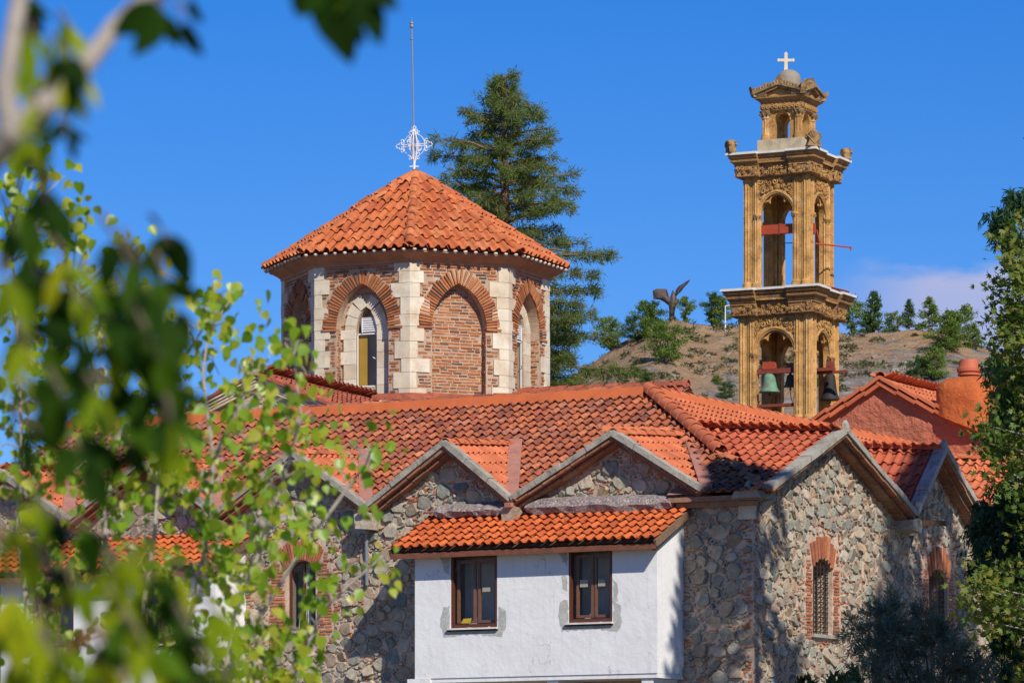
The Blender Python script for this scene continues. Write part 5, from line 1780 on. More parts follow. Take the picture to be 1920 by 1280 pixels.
# palmette stones on the slab corners
for q, (sx_, sy_, k) in enumerate(((-1, -1, 1), (1, -1, 1.25), (1, 1, .9), (-1, 1, 1))):
    c = TC + TX * sx_ * (hwU + .22) + TY * sy_ * (hwU + .22) + Z3 * (zE2 + .085)
    od = nrm(TX * sx_ + TY * sy_); pr = np.cross(od, Z3)
    m = MB()
    prism(m, Fr(c, pr, Z3), [(-.17 * k, 0), (.17 * k, 0), (.12 * k, .12 * k), (.13 * k, .22 * k), (.06 * k, .32 * k), (0, .36 * k), (-.06 * k, .32 * k), (-.13 * k, .22 * k), (-.12 * k, .12 * k)], -.10, .10, .3)
    for i in range(7):
        g_ = -1.3 + 2.6 * i / 6
        for dd in (-.1, .1): tube(m, [c + Z3 * .06 + od * dd, c + Z3 * (.06 + .27 * k * math.cos(g_ * .7)) + pr * (.16 * k * math.sin(g_)) + od * dd], [.02, .035], 5, .5)
    m.build('palmette', M['sand_dark'], tower, kind='stuff')

# beams, brackets and bells
fF = Fr(TC - SIDES[0][1] * (hwL - .25), SIDES[0][0], Z3)
def tz(px_, fr): # coordinate along a face for a pixel column
    A0 = fr.o; k = (px_ - 960) / F
    return (k * A0[1] - A0[0]) / (fr.x[0] - k * fr.x[1])
zb1 = zt(700)
sb = thing('bell_support', 'rusty red steel beams carrying the bells across the lower tower arch', 'beam', tuple(fF.p(0, zt(705))))
m = MB(); box(m, fF, -.62, .62, zt(706), zt(697), -.08, .08); m.build('crossbeam', M['rust'], sb)
m = MB(); box(m, fF, -.62, .62, zt(768), zt(763), -.1, .1); m.build('crossbeam', M['rust'], sb)
fr1 = Fr(TC + SIDES[1][0] * 0 - SIDES[1][1] * (hwL - .3), SIDES[1][0], Z3)
m = MB(); box(m, fr1, -.45, -.36, zt(708), zt(703), -.3, 1.10); box(m, fr1, -.52, -.28, zt(703), zt(697), -.3, .70); m.build('bracket', M['rust'], sb)
fU = Fr(TC - SIDES[0][1] * (hwU - .3), SIDES[0][0], Z3)
ub = thing('upper_beam', 'red painted steel beam across the upper arch of the bell tower', 'beam', tuple(fU.p(0, zt(443))))
m = MB(); box(m, fU, -.55, .6, zt(445), zt(428), -.09, .09); m.build('crossbeam', M['red_paint'], ub)
m = MB(); box(m, fU, .02, .06, zt(447), zt(426), -.1, .1); m.build('splice_plate', M['rust'], ub)
fr1 = Fr(TC - SIDES[1][1] * (hwU - .3), SIDES[1][0], Z3)
m = MB(); box(m, fr1, -.62, -.54, zt(447), zt(428), -.2, .32); m.build('crossbeam', M['red_paint'], ub)
m = MB(); tube(m, [fr1.p(-.5, zt(440), .32), fr1.p(-.35, zt(466), .36)], .028, 5); tube(m, [fr1.p(-.55, zt(466), .3), fr1.p(.35, zt(468), 1.0)], .024, 5); tube(m, [fr1.p(.35, zt(466), 1.0), fr1.p(.35, zt(474), 1.0)], .024, 5); m.build('bracket', M['red_paint'], ub)
# steel bar lying on the lower slab
m = MB(); c = TC + TX * 1.2 + TY * -.1
tube(m, [T3(1.05, -.9, zE1 + .13), T3(1.25, .6, zE1 + .12)], .03, 6); tube(m, [T3(1.3, -.4, zE1 + .11), T3(1.42, .9, zE1 + .11)], .028, 6)
tag(m.build('steel_bars', M['rust'], None, kind='stuff'), 'rusty steel bars lying on the lower ledge of the bell tower', 'bar')
def bell(px_, yt, yb, r, fr, off, mat, label, yoke, yw):
    x = tz(px_, fr); H = (yb - yt) * MPX; c = fr.p(x, zt(yb), off)
    t = thing('church_bell', label, 'bell', tuple(c), 'bells hanging in the lower arches of the bell tower')
    m = MB(); lathe(m, c, [(r * .93, .0), (r, 0), (r * 1.0, .03), (r * .86, H * .14), (r * .72, H * .3), (r * .62, H * .55), (r * .56, H * .78), (r * .5, H * .9), (r * .36, H * .97), (r * .1, H)], 28)
    m.build('bell_body', mat, t, smooth=True)
    m = MB()
    for i in range(4):
        g_ = i * math.pi / 2 + .4
        tube(m, [c + A_([0, 0, H]), c + A_([r * .22 * math.cos(g_), r * .22 * math.sin(g_), H + .05]), c + A_([r * .14 * math.cos(g_), r * .14 * math.sin(g_), H + .12])], .02, 5)
    m.build('crown_loop', mat, t)
    m = MB(); prism(m, Fr(c + Z3 * (H + .10), fr.x, Z3), [(-yw, 0), (yw, 0), (yw * 1.1, .06), (yw * .95, .20), (.2 * yw, .22), (-.1 * yw, .2), (-yw * .95, .22), (-yw * 1.15, .08)], -.07, .09); m.build('yoke', yoke, t)
    m = MB(); tube(m, [c + Z3 * H * .5, c - Z3 * .05], .02, 6); lathe(m, c - Z3 * .09, [(.01, 0), (.04, .03), (.01, .06)], 8); m.build('clapper', M['iron'], t)
    return t
bell(1443, 705, 741, .29, fF, -.0, M['verdigris'], 'green verdigris bell under a red yoke, left in the lower tower arch', M['red_wood'] if 'red_wood' in M else M['red_paint'], .17)
bell(1473, 706, 730, .19, fF, -.35, M['bronze'], 'small grey bell hanging beside the green one in the tower', M['fascia'], .10)
frr_ = Fr(TC - SIDES[1][1] * (hwL - .12), SIDES[1][0], Z3)
bell(1545, 702, 753, .27, frr_, .18, M['iron'], 'dark bell with flared rim in the side opening of the tower', M['rust'], .12)
# ropes and cables
m = MB(); tube(m, [fU.p(-.4, zt(455), 0), fU.p(-.1, zt(462), .0), fU.p(.5, zt(462), -.2)], .012, 4); m.build('cable', M['iron'], ub)
m = MB(); tube(m, [fF.p(.25, zt(733), -.3), fF.p(.30, zt(752), -.3), fF.p(.4, zt(764), -.2)], .010, 4); m.build('bell_rope', M['iron'], sb)
# ------------------------------------------------------------------ the hill
YH = 420.0
prof = [(-6000, 1500), (-2500, 1250), (-800, 1050), (300, 900), (800, 800), (960, 760), (1060, 712), (1109, 680), (1156, 648), (1193, 626), (1234, 612), (1262, 600), (1300, 609), (1375, 612), (1575, 619), (1640, 617), (1750, 622), (1800, 632), (1845, 650), (1890, 668), (1960, 690), (2100, 720), (2600, 800), (4000, 1100), (7000, 1500)]
hx = A_([(p[0] - 960) / F * YH for p in prof]); hz = A_([CAMZ + (HZ - p[1]) / F * YH for p in prof])
def nz2(x, y, s, o=0.0): return mn.noise(Vector((x / s, y / s, o)))
def hill_z(X, Y):
    top = np.interp(X * YH / max(Y, 300.0) if Y < YH else X, hx, hz)
    f = (Y - 225) / (YH - 225)
    if f <= 0: return -2.0
    if f < 1:
        s_ = f ** .85 * (1 - .12 * math.sin(f * math.pi)) 
        z = (top + 2) * s_ - 2
    else: z = top - (Y - YH) * .05
    k = min(1, f * 2)
    a = 1.0 if f < .93 else .3
    z += k * a * (nz2(X, Y, 22, 3) * 2.4 + nz2(X, Y, 8, 7) * 1.0) + k * (nz2(X, Y, 3, 9) * .35 + nz2(X, Y, 1.4, 2) * .18)
    return z
xs = np.r_[np.linspace(-330, -40, 60), np.linspace(-38, 75, 230), np.linspace(78, 330, 55)]
ys = np.r_[np.linspace(224, 330, 50), np.linspace(331, 424, 150), np.linspace(430, 640, 30)]
V = []
for y in ys:
    for x in xs: V.append((x, y, hill_z(x, y)))
nx = len(xs)
Fc = [(j * nx + i, j * nx + i + 1, (j + 1) * nx + i + 1, (j + 1) * nx + i) for j in range(len(ys) - 1) for i in range(nx - 1)]
s = NT('hillside')
pz = s.pos()
sp_x = s.n('ShaderNodeSeparateXYZ'); s.set(sp_x.inputs[0], pz)
n1 = s.noise(.055, 8, .62); n2 = s.noise(.35, 8, .7); n3 = s.noise(1.6, 5, .6)
base = s.ramp(n1, [(.48, .33, .19), (.40, .25, .145), (.53, .37, .22)])
base = s.mix(s.math('MULTIPLY', s.step(n2, .48, .62), .7), base, c4((.42, .31, .19)))
# grey rock outcrops, mostly on the right half
rk = s.math('ADD', n2, s.math('MULTIPLY', s.step(sp_x.outputs[0], 15, 38), .15))
rk = s.math('SUBTRACT', rk, s.math('MULTIPLY', s.step(sp_x.outputs[2], 46, 53), .16))
rk = s.math('ADD', rk, s.math('MULTIPLY', s.step(n1, .45, .6), .05))
vo = s.n('ShaderNodeTexVoronoi', {'Scale': .55}, feature='F1'); s.set(vo.inputs['Vector'], pz)
rockc = s.mix(s.step(vo.outputs['Distance'], .1, .9), c4((.38, .34, .30)), c4((.17, .145, .13)))
base = s.mix(s.step(rk, .55, .60), base, rockc)
# dry scrub speckle
base = s.mix(s.math('MULTIPLY', s.step(n3, .60, .70), .55), base, c4((.10, .10, .045)))
p = s.n('ShaderNodeBsdfPrincipled', {'Base Color': base, 'Roughness': .95, 'Specular IOR Level': .1})
hgt_ = s.math('ADD', s.math('MULTIPLY', n2, 1.0), s.math('MULTIPLY', vo.outputs['Distance'], -.35))
b = s.n('ShaderNodeBump', {'Strength': 1.0, 'Distance': 1.6, 'Height': hgt_})
s.set(p.inputs['Normal'], b.outputs[0]); s.set(s.out.inputs[0], p.outputs[0])
m = MB().add(V, Fc)
hill = m.build('hill', s.m, smooth=True)
tag(hill, kind='structure')

# ------------------------------------------------------------------ foliage
M['pine'] = foliage('pine_needles', [(.13, .21, .03), (.18, .27, .04), (.08, .14, .025), (.22, .29, .05), (.14, .22, .04)], .35)
M['pine_dark'] = foliage('dark_pine_needles', [(.05, .10, .025), (.08, .14, .03), (.06, .115, .03)], .3)
M['scrub'] = foliage('scrub_leaves', [(.10, .12, .045), (.16, .16, .07), (.07, .085, .035), (.22, .18, .10)], .25)
M['bark'] = surf('bark', [(.16, .115, .08), (.20, .15, .11)], var=.35, vs=6, bump=.8, bs=20)
M['pale_bark'] = surf('pale_bark', [(.42, .36, .30)], var=.3, vs=9, bump=.5, bs=25)
M['redwood'] = foliage('redwood_needles', [(.13, .19, .04), (.18, .24, .05), (.08, .14, .04), (.25, .25, .06), (.11, .18, .07), (.32, .19, .08)], .4)
M['redbark'] = surf('redwood_bark', [(.24, .13, .085)], var=.3, vs=6, bump=.8)
M['poplar'] = foliage('poplar_leaves', [(.15, .33, .018), (.22, .42, .028), (.10, .24, .012), (.30, .46, .03), (.40, .46, .05)], .5, rough=.4, spec=.4, tcol=(1.7, 1.7, .4))
M['walnut'] = foliage('walnut_leaves', [(.05, .11, .008), (.09, .17, .01), (.035, .08, .006), (.14, .20, .012)], .55, rough=.45, tcol=(2.6, 2.5, .35))
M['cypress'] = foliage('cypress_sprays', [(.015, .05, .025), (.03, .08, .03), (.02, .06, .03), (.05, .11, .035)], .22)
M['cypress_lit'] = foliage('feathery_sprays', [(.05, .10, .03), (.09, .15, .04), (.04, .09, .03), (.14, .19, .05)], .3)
M['maple'] = foliage('star_leaves', [(.07, .14, .02), (.13, .20, .03), (.05, .10, .015), (.19, .22, .04), (.22, .19, .03)], .35)
M['olive'] = foliage('olive_leaves', [(.07, .10, .065), (.11, .145, .10), (.045, .07, .045), (.16, .19, .14)], .15, rough=.4, spec=.5)
M['oleander'] = foliage('oleander_leaves', [(.035, .08, .02), (.055, .11, .03), (.03, .06, .02)], .2)

def leaf_shape(kind):
    if kind == 'needle': return A_([(0, 0, 0), (.07, .45, .02), (0, 1, -.04), (-.07, .45, .02)]), [(0, 1, 2, 3)]
    if kind == 'tuft': return A_([(0, 0, 0), (.30, .4, .05), (.12, 1, 0), (-.15, .9, .1), (-.28, .35, 0)]), [(0, 1, 2, 3, 4)]
    if kind == 'heart':
        pts = [(0, 0), (.20, -.02), (.42, .14), (.46, .36), (.34, .62), (.16, .84), (0, 1.05), (-.17, .82), (-.36, .6), (-.47, .34), (-.41, .13), (-.19, -.03)]
        V = [(x, y, .16 * abs(x) - .10 * y * y) for x, y in pts] + [(0, .35, -.03), (0, .7, -.06)]
        return A_(V), [(0, 1, 2, 3, 12), (3, 4, 5, 13, 12), (5, 6, 13), (6, 7, 13), (7, 8, 9, 12, 13), (9, 10, 11, 0, 12)]
    if kind == 'lance':
        pts = [(0, 0), (.10, .12), (.17, .35), (.16, .6), (.09, .85), (0, 1), (-.09, .85), (-.165, .6), (-.17, .35), (-.10, .12)]
        V = [(x, y, .3 * abs(x) - .22 * y * y) for x, y in pts] + [(0, .4, -.035), (0, .75, -.12)]
        return A_(V), [(0, 1, 2, 10), (2, 3, 11, 10), (3, 4, 5, 11), (5, 6, 7, 11), (7, 8, 10, 11), (8, 9, 0, 10)]
    if kind == 'ovate':
        pts = [(0, 0), (.18, .12), (.28, .35), (.26, .6), (.14, .85), (0, 1.02), (-.14, .85), (-.265, .6), (-.28, .35), (-.18, .12)]
        V = [(x, y, .3 * abs(x) - .25 * y * y) for x, y in pts] + [(0, .4, -.04), (0, .75, -.14)]
        return A_(V), [(0, 1, 2, 10), (2, 3, 11, 10), (3, 4, 5, 11), (5, 6, 7, 11), (7, 8, 10, 11), (8, 9, 0, 10)]
    if kind == 'star':
        V = [(0, 0, 0)]; Fc = []
        for i, (a, l) in enumerate(((-70, .6), (-35, .85), (0, 1.0), (35, .85), (70, .6))):
            g = R(a); d = A_([math.sin(g), math.cos(g)]); n_ = A_([d[1], -d[0]])
            b0 = len(V)
            for q in (d * .4 + n_ * .13, d * l, d * .4 - n_ * .13): V.append((q[0], q[1] + .1, -.1 * (q @ q)))
            Fc.append((0, b0, b0 + 1, b0 + 2))
        return A_(V), Fc
    if kind == 'scale': return A_([(0, 0, 0), (.16, .3, .04), (.2, .62, 0), (0, 1, -.03), (-.2, .6, .03), (-.16, .3, -.02)]), [(0, 1, 2, 3, 4, 5)]
LS = {k: leaf_shape(k) for k in ('needle', 'tuft', 'heart', 'lance', 'ovate', 'star', 'scale')}
def orient(P, D, size, roll=None, g=rng, nbias=None):
    """matrices at P with local +y along D, random roll, scale size"""
    P, D = np.asarray(P, float), np.asarray(D, float)
    n = len(P)
    D = D / np.linalg.norm(D, axis=1)[:, None]
    A = g.normal(0, 1, (n, 3))
    if nbias is not None: A = np.asarray(nbias)[None] * 1.0 + A * .55
    Z = A - D * (A * D).sum(1)[:, None]; Z /= np.linalg.norm(Z, axis=1)[:, None]
    X = np.cross(D, Z)
    s_ = np.asarray(size) * np.ones(n)
    Ms = np.zeros((n, 4, 4)); Ms[:, 3, 3] = 1
    Ms[:, :3, 0] = X * s_[:, None]; Ms[:, :3, 1] = D * s_[:, None]; Ms[:, :3, 2] = Z * s_[:, None]; Ms[:, :3, 3] = P
    return Ms
def leaves(m, kind, P, D, size, tints=None, nbias=None, g=rng):
    if len(P) == 0: return
    Ms = orient(P, D, size, g=g, nbias=nbias)
    m.many(LS[kind][0], LS[kind][1], Ms, tints if tints is not None else g.random(len(P)))

def pine_proto(seed, shape, dark):
    """small pine: trunk, limbs with clumps of needles; unit height 1"""
    g = np.random.default_rng(seed)
    m = MB(); wd = MB()
    tube(wd, [(0, 0, 0), (g.normal(0, .02), 0, .5), (g.normal(0, .02), 0, .95)], [.022, .014, .004], 6)
    P, D, S, T = [], [], [], []
    nb = 46
    for i in range(nb):
        f = .12 + .86 * i / nb
        if shape == 'cone': r = .30 * (1 - f) ** .75 + .03
        elif shape == 'round': r = .36 * math.sqrt(max(0, 1 - ((f - .5) / .52) ** 2)) + .03
        else: r = (.34 * (1 - abs(f - .62) / .42) + .05) if f > .25 else .05
        r = max(r, .03) * g.uniform(.65, 1.2)
        a = g.uniform(0, 6.28)
        e = A_([math.cos(a) * r, math.sin(a) * r, f + r * g.uniform(-.05, .35)])
        tube(wd, [(0, 0, f * .97), tuple(e * (.5, .5, 1)), tuple(e)], [.008, .005, .002], 4, cap=False)
        k = int(50 + 120 * r)
        tt = g.uniform(.3, 1.08, k)
        c = A_([0, 0, f * .97])[None] * (1 - tt[:, None]) + e[None] * tt[:, None] + g.normal(0, .022 + .035 * r, (k, 3))
        P.append(c); D.append(g.normal(0, .6, (k, 3)) + (e - (0, 0, f)) / max(r, .05) * .4 + (0, 0, .55)); S.append(g.uniform(.025, .055, k))
        T.append(np.clip(g.normal(g.random(), .12, k), 0, .999))
    P, D, S, T = map(np.concatenate, (P, D, S, T))
    leaves(m, 'tuft', P, D, S, T)
    return m.mesh('crown', M['pine_dark'] if dark else M['pine']), wd.mesh('trunk', M['bark'])
PINES = [pine_proto(1, 'cone', False), pine_proto(2, 'round', False), pine_proto(3, 'open', False), pine_proto(4, 'cone', True), pine_proto(5, 'round', True), pine_proto(6, 'open', True)]
def place_tree(protos, name, label, cat, loc, h, wfac, group, rot=None):
    t = thing(name, label, cat, tuple(loc), group)
    for me, nm in zip(protos, ('crown', 'trunk')):
        o = bpy.data.objects.new(nm, me); col.objects.link(o); o.parent = t
        if nm == 'crown': o['kind'] = 'stuff'
    t.scale = (h * wfac, h * wfac, h)
    t.rotation_euler = (0, 0, rnd.uniform(0, 6.28) if rot is None else rot)
    return t
def hill_at(px_, py_, Yg=None):
    """the point of the hill surface seen through a pixel (march along the ray)"""
    d = A_([(px_ - 960) / F, 1, (HZ - py_) / F])
    y = 240.0
    while y < 600:
        x, z = d[0] * y, CAMZ + d[2] * y
        if hill_z(x, y) > z: return A_([x, y, hill_z(x, y)])
        y += 1.5
    return None
PG = 'pine trees on the hill'
# (px, foot py, height px, width factor, prototype, label)
pines = [
    (1145, 655, 62, 1.3, 1, 'round bright pine at the left end of the hilltop beside the redwood'),
    (1190, 640, 50, 1.2, 4, 'dark low pine on the left shoulder of the hill'),
    (1210, 628, 66, 1.0, 2, 'loose pine just left of the winged statue, left one of the pair'),
    (1226, 622, 58, 1.0, 4, 'dark pine close behind the foot of the winged statue'),
    (1222, 636, 40, 1.5, 1, 'low bushy pine below the wing of the statue'),
    (1286, 606, 50, 1.1, 2, 'thin pine just right of the winged statue'),
    (1335, 612, 62, 1.2, 5, 'dark bushy pine on the crest between statue and tower'),
    (1352, 611, 48, 1.3, 0, 'bright pine on the crest close left of the tower cornice'),
    (1598, 619, 80, .9, 2, 'tall loose pine rising right behind the lower tower cornice'),
    (1640, 618, 74, .85, 3, 'tallest dark pointed pine right of the tower'),
    (1625, 619, 46, 1.0, 4, 'dark low pine left of the tallest pointed pine'),
    (1676, 618, 50, 1.15, 1, 'rounded green pine between two pointed pines on the crest'),
    (1705, 617, 50, .8, 3, 'narrow dark pine in the middle of the crest row'),
    (1742, 622, 56, 1.05, 0, 'bright cone shaped pine right of the narrow dark one'),
    (1782, 640, 60, 1.2, 2, 'twin topped light pine near the right end of the crest'),
    (1800, 648, 72, 1.0, 1, 'broad bright pine where the crest starts to fall away'),
    (1826, 655, 44, 1.0, 0, 'small pine at the right end of the crest row'),
    (1775, 664, 55, 1.7, 1, 'wide bushy pine on the slope above the chimney'),
    (1752, 712, 62, 1.15, 1, 'bright bush-like pine on the slope just left of the chimney pot'),
    (1722, 706, 42, 1.3, 4, 'dark clump on the slope left of the bright pine above the chimney'),
    (1252, 683, 78, 1.15, 1, 'large solitary pine on the bare slope below the statue'),
    (1210, 722, 28, 1.7, 4, 'round dark bush on the slope just above the long roof ridge'),
    (1362, 746, 34, 1.4, 4, 'dark bush on the slope touching the left side of the tower'),
    (1345, 722, 20, 1.3, 1, 'small bright bush above the dark bush left of the tower'),
]
for px_, py_, hp_, wf_, k_, lab in pines:
    q = hill_at(px_, py_ + 2)
    if q is None: q = A_([(px_ - 960) / F * (YH + 4), YH + 4, hill_z((px_ - 960) / F * (YH + 4), YH + 4)])
    h_ = hp_ * q[1] / F
    place_tree(PINES[k_], 'pine_tree', lab, 'tree' if hp_ > 36 else 'bush', q - (0, 0, .25), h_ * (1.22 if k_ in (0, 3) else 1.05), wf_ * (1.1 if k_ in (0, 3) else .95), PG)
# low scrub scattered on the slope: nobody could count it
m = MB(); g = np.random.default_rng(12)
mr = MB()
for _ in range(1000):
    x, y = g.uniform(5, 68), g.uniform(335, 424)
    if nz2(x, y, 14, 40) < -.12 and g.random() < .75: continue
    z = hill_z(x, y); r = g.uniform(.25, 1.1) * (1.2 if g.random() < .25 else .8)
    k = int(60 * r + 20)
    c = g.normal(0, 1, (k, 3)); c /= np.linalg.norm(c, axis=1)[:, None]; c *= g.uniform(.5, 1, (k, 1)) * A_([r, r, r * .6]); c[:, 2] = np.abs(c[:, 2])
    leaves(m, 'tuft', c + (x, y, z - .05), c + g.normal(0, .3, (k, 3)), g.uniform(.18, .38, k), np.clip(g.normal(g.random(), .1, k), 0, .99))
tag(m.build('scrub', M['scrub'], None), kind='stuff')
# loose rocks
for _ in range(900):
    x, y = g.uniform(5, 68), g.uniform(335, 422)
    if x < 30 and g.random() < .6: continue
    z = hill_z(x, y); r = g.uniform(.08, .3) * (2 if g.random() < .1 else 1)
    V = g.normal(0, 1, (8, 3)); V = A_([(-1, -1, -.6), (1, -1, -.6), (1, 1, -.6), (-1, 1, -.6), (-.7, -.7, .5), (.6, -.7, .6), (.6, .7, .4), (-.6, .6, .5)]) * r + V * r * .34
    mr.add(V + (x, y, z - r * .15), BOXF, g.random())
M['hill_rock'] = surf('hill_rock', [(.26, .21, .165), (.32, .27, .22), (.22, .16, .12)], var=.3, vs=1.2, bump=.6, bs=4, bd=.2)
tag(mr.build('rocks', M['hill_rock'], None), kind='stuff')

# lamp post on the crest
q = A_([(1360 - 960) / F * (YH - 2), YH - 2, 0]); q[2] = hill_z(q[0], q[1])
m = MB(); tube(m, [q, q + Z3 * (48 * YH / F)], [.07, .05], 6); tube(m, [q + Z3 * (48 * YH / F), q + Z3 * (48 * YH / F) + A_([.5, 0, .08])], .05, 5)
tag(m.build('lamp_post', M['white_metal'], None), 'thin pale lamp post on the hill crest left of the tower', 'lamp post')

# ------------------------------------------------------------------ winged statue
YS = YH + 1.0
ms_ = YS / F
SP = at(1259, 604, YS)
st = thing('winged_statue', 'dark bronze statue with two raised wings on the hilltop', 'statue', tuple(SP - (0, 0, .5)))
def SPp(px_, py_, dy=0.0): return at(px_, py_, YS + dy)
def slab_outline(pts, thick, name, nseg=5, ridges=0):
    """wing: outlined plate with real thickness and feather ridges"""
    m = MB()
    P = A_([SPp(*p) for p in pts])
    c = P.mean(0)
    n = len(P)
    fr_, bk = P - (0, thick, 0), P + (0, thick, 0)
    mid = c[None]
    V = np.r_[fr_, bk, c + (P - c) * .6 - (0, thick * 2.2, 0), c + (P - c) * .6 + (0, thick * 1.6, 0), mid - (0, thick * 2.6, 0), mid + (0, thick * 2, 0)]
    Fc = []
    for i in range(n):
        j = (i + 1) % n
        Fc += [(i, j, n + j, n + i), (i, 2 * n + i, 2 * n + j, j), (n + i, n + j, 3 * n + j, 3 * n + i), (2 * n + i, 4 * n, 2 * n + j), (3 * n + i, 3 * n + j, 4 * n + 1)]
    m.add(V, Fc, .2)
    return m
LW = [(1224, 545), (1231, 541.5), (1250, 542), (1251.5, 550), (1254, 556.5), (1260, 560), (1263, 570), (1258, 573), (1252, 571), (1246, 566), (1238, 561.5), (1225, 560)]
RWg = [(1266, 551), (1267, 544), (1272, 537), (1282, 531), (1290, 526), (1294.5, 524.5), (1289, 532), (1283, 538), (1278, 545), (1272, 551), (1268, 555), (1265, 556)]
m = slab_outline(LW, .16, 'wing')
for i in range(7):
    f = i / 6
    tube(m, [SPp(1226 + 24 * f, 544, -.2), SPp(1228 + 25 * f, 551 + 4 * f, -.30), SPp(1232 + 24 * f, 559 + 6 * f, -.25)], .05, 4, .7)
m.build('wing', M['statue'], st)
m = slab_outline(RWg, .16, 'wing')
for i in range(4):
    f = i / 3
    tube(m, [SPp(1267 + 3 * f, 552, -.25), SPp(1275 + 3 * f, 541 - 1 * f, -.34), SPp(1288 + 1 * f, 530, -.2)], .05, 4, .7)
m.build('wing', M['statue'], st)
m = MB()
tube(m, [SPp(1259.5, 606), SPp(1259.5, 595), SPp(1260, 583), SPp(1260.5, 574), SPp(1262, 565), SPp(1262.5, 555), SPp(1262, 548), SPp(1261.5, 544)], [.34, .30, .29, .38, .44, .30, .15, .03], 10, .1)
m.build('body', M['statue'], st, smooth=True)
m = MB(); tube(m, [SPp(1262, 572, -.1), SPp(1268, 566, -.15), SPp(1272, 561, -.1)], [.26, .24, .08], 8, .5); tube(m, [SPp(1261, 576), SPp(1257, 572, -.1), SPp(1252, 568, -.1)], [.2, .2, .1], 8, .5)
m.build('shoulder', M['statue'], st, kind='stuff', smooth=True)

# ------------------------------------------------------------------ redwood behind the church
def conifer(px_, Yt, ytop, prof_, seed):
    g = np.random.default_rng(seed)
    X0 = (px_ - 960) / F * Yt
    z = lambda y: CAMZ + (HZ - y) / F * Yt
    zt_ = z(ytop)
    t = thing('redwood_tree', 'tall feathery conifer rising behind the right side of the dome', 'tree', (X0, Yt, 0))
    wd, m = MB(), MB()
    tube(wd, [(X0, Yt, 0), (X0 - .05, Yt, z(700)), (X0 + .02, Yt, z(400)), (X0, Yt, zt_ - .3)], [.36, .25, .13, .02], 8)
    Ps, Ds, Ss, Ts = [], [], [], []
    n = 158
    for i in range(n):
        y = ytop + 8 + (760 - ytop) * (i / n) ** .92
        a = i * 2.39996 + g.uniform(-.4, .4)
        L_ = np.interp(y, [p[0] for p in prof_], [p[1] for p in prof_]) / F * Yt * g.uniform(.55, 1.22)
        if g.random() < .16: L_ *= .5
        b0 = A_([X0, Yt, z(y)])
        up = .28 * L_ if y < 420 else .12 * L_
        drop = -.10 * L_
        d = A_([math.cos(a), math.sin(a), 0])
        pts = [b0, b0 + d * L_ * .5 + Z3 * (up * .5), b0 + d * L_ + Z3 * (up * .6 + drop + .12 * L_ * g.random())]
        tube(wd, pts, [.05, .03, .01], 5, cap=False)
        nb = int((7 if y < 560 else 12) + L_ * (10 if y < 560 else 15))
        for _ in range(nb):
            f = g.uniform(.18, 1.05)
            c = (1 - f) ** 2 * pts[0] + 2 * f * (1 - f) * pts[1] + f * f * pts[2]
            sd = A_([-d[1], d[0], 0]) * g.choice((-1, 1)) * g.uniform(.2, 1) + d * .6
            l2 = g.uniform(.15, .42) * (1.25 - f * .6)
            e = c + nrm(sd) * l2 + Z3 * g.uniform(-.16, .14)
            k = 26
            tt = g.random(k)
            P = c + (e - c) * tt[:, None] + g.normal(0, .055, (k, 3))
            Ps.append(P); Ds.append((e - c) / l2 * .5 + g.normal(0, .5, (k, 3)) - A_([0, 0, .15])); Ss.append(g.uniform(.11, .22, k))
            Ts.append(np.clip(g.normal(g.random() * .9, .08, k), 0, .99))
    P, D, S, T = map(np.concatenate, (Ps, Ds, Ss, Ts))
    leaves(m, 'needle', P, D, S, T); 
    wd.build('trunk', M['redbark'], t)
    m.build('crown', M['redwood'], t, kind='stuff')
conifer(946, 118, 137, [(137, 8), (200, 45), (270, 108), (330, 146), (380, 140), (450, 165), (500, 190), (560, 165), (620, 190), (690, 225), (760, 200)], 8)
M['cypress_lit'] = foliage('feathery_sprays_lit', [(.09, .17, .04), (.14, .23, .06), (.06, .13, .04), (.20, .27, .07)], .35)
M['poplar'] = foliage('poplar_leaves_lit', [(.21, .36, .018), (.30, .45, .03), (.14, .27, .012), (.40, .48, .035), (.50, .48, .05), (.10, .20, .01)], .5, rough=.35, spec=.5, tcol=(1.5, 1.5, .4))
M['redbark_dark'] = surf('dark_bark', [(.05, .04, .03)], var=.3, vs=6, bump=.6)
M['olive'] = foliage('olive_leaves_pale', [(.14, .18, .13), (.20, .25, .19), (.09, .13, .09), (.27, .31, .25)], .2, rough=.45, spec=.5)
# ------------------------------------------------------------------ trees by the east front
M['leaf_dark'] = M['cypress']
def cloud(m, c, r, n, kind, size, dirw=(0, 0, 0), jit=1.0, g=rng, tbase=None, shell=.55, nb=None):
    d = g.normal(0, 1, (n, 3)); d /= np.linalg.norm(d, axis=1)[:, None]
    P = d * (g.uniform(shell, 1, (n, 1))) * A_(r)
    T = np.clip(g.normal(g.random() if tbase is None else tbase, .14, n), 0, .99)
    leaves(m, kind, P + A_(c), d * .5 + g.normal(0, .5 * jit, (n, 3)) + A_(dirw), g.uniform(size * .7, size * 1.3, n), T, g=g, nbias=nb)

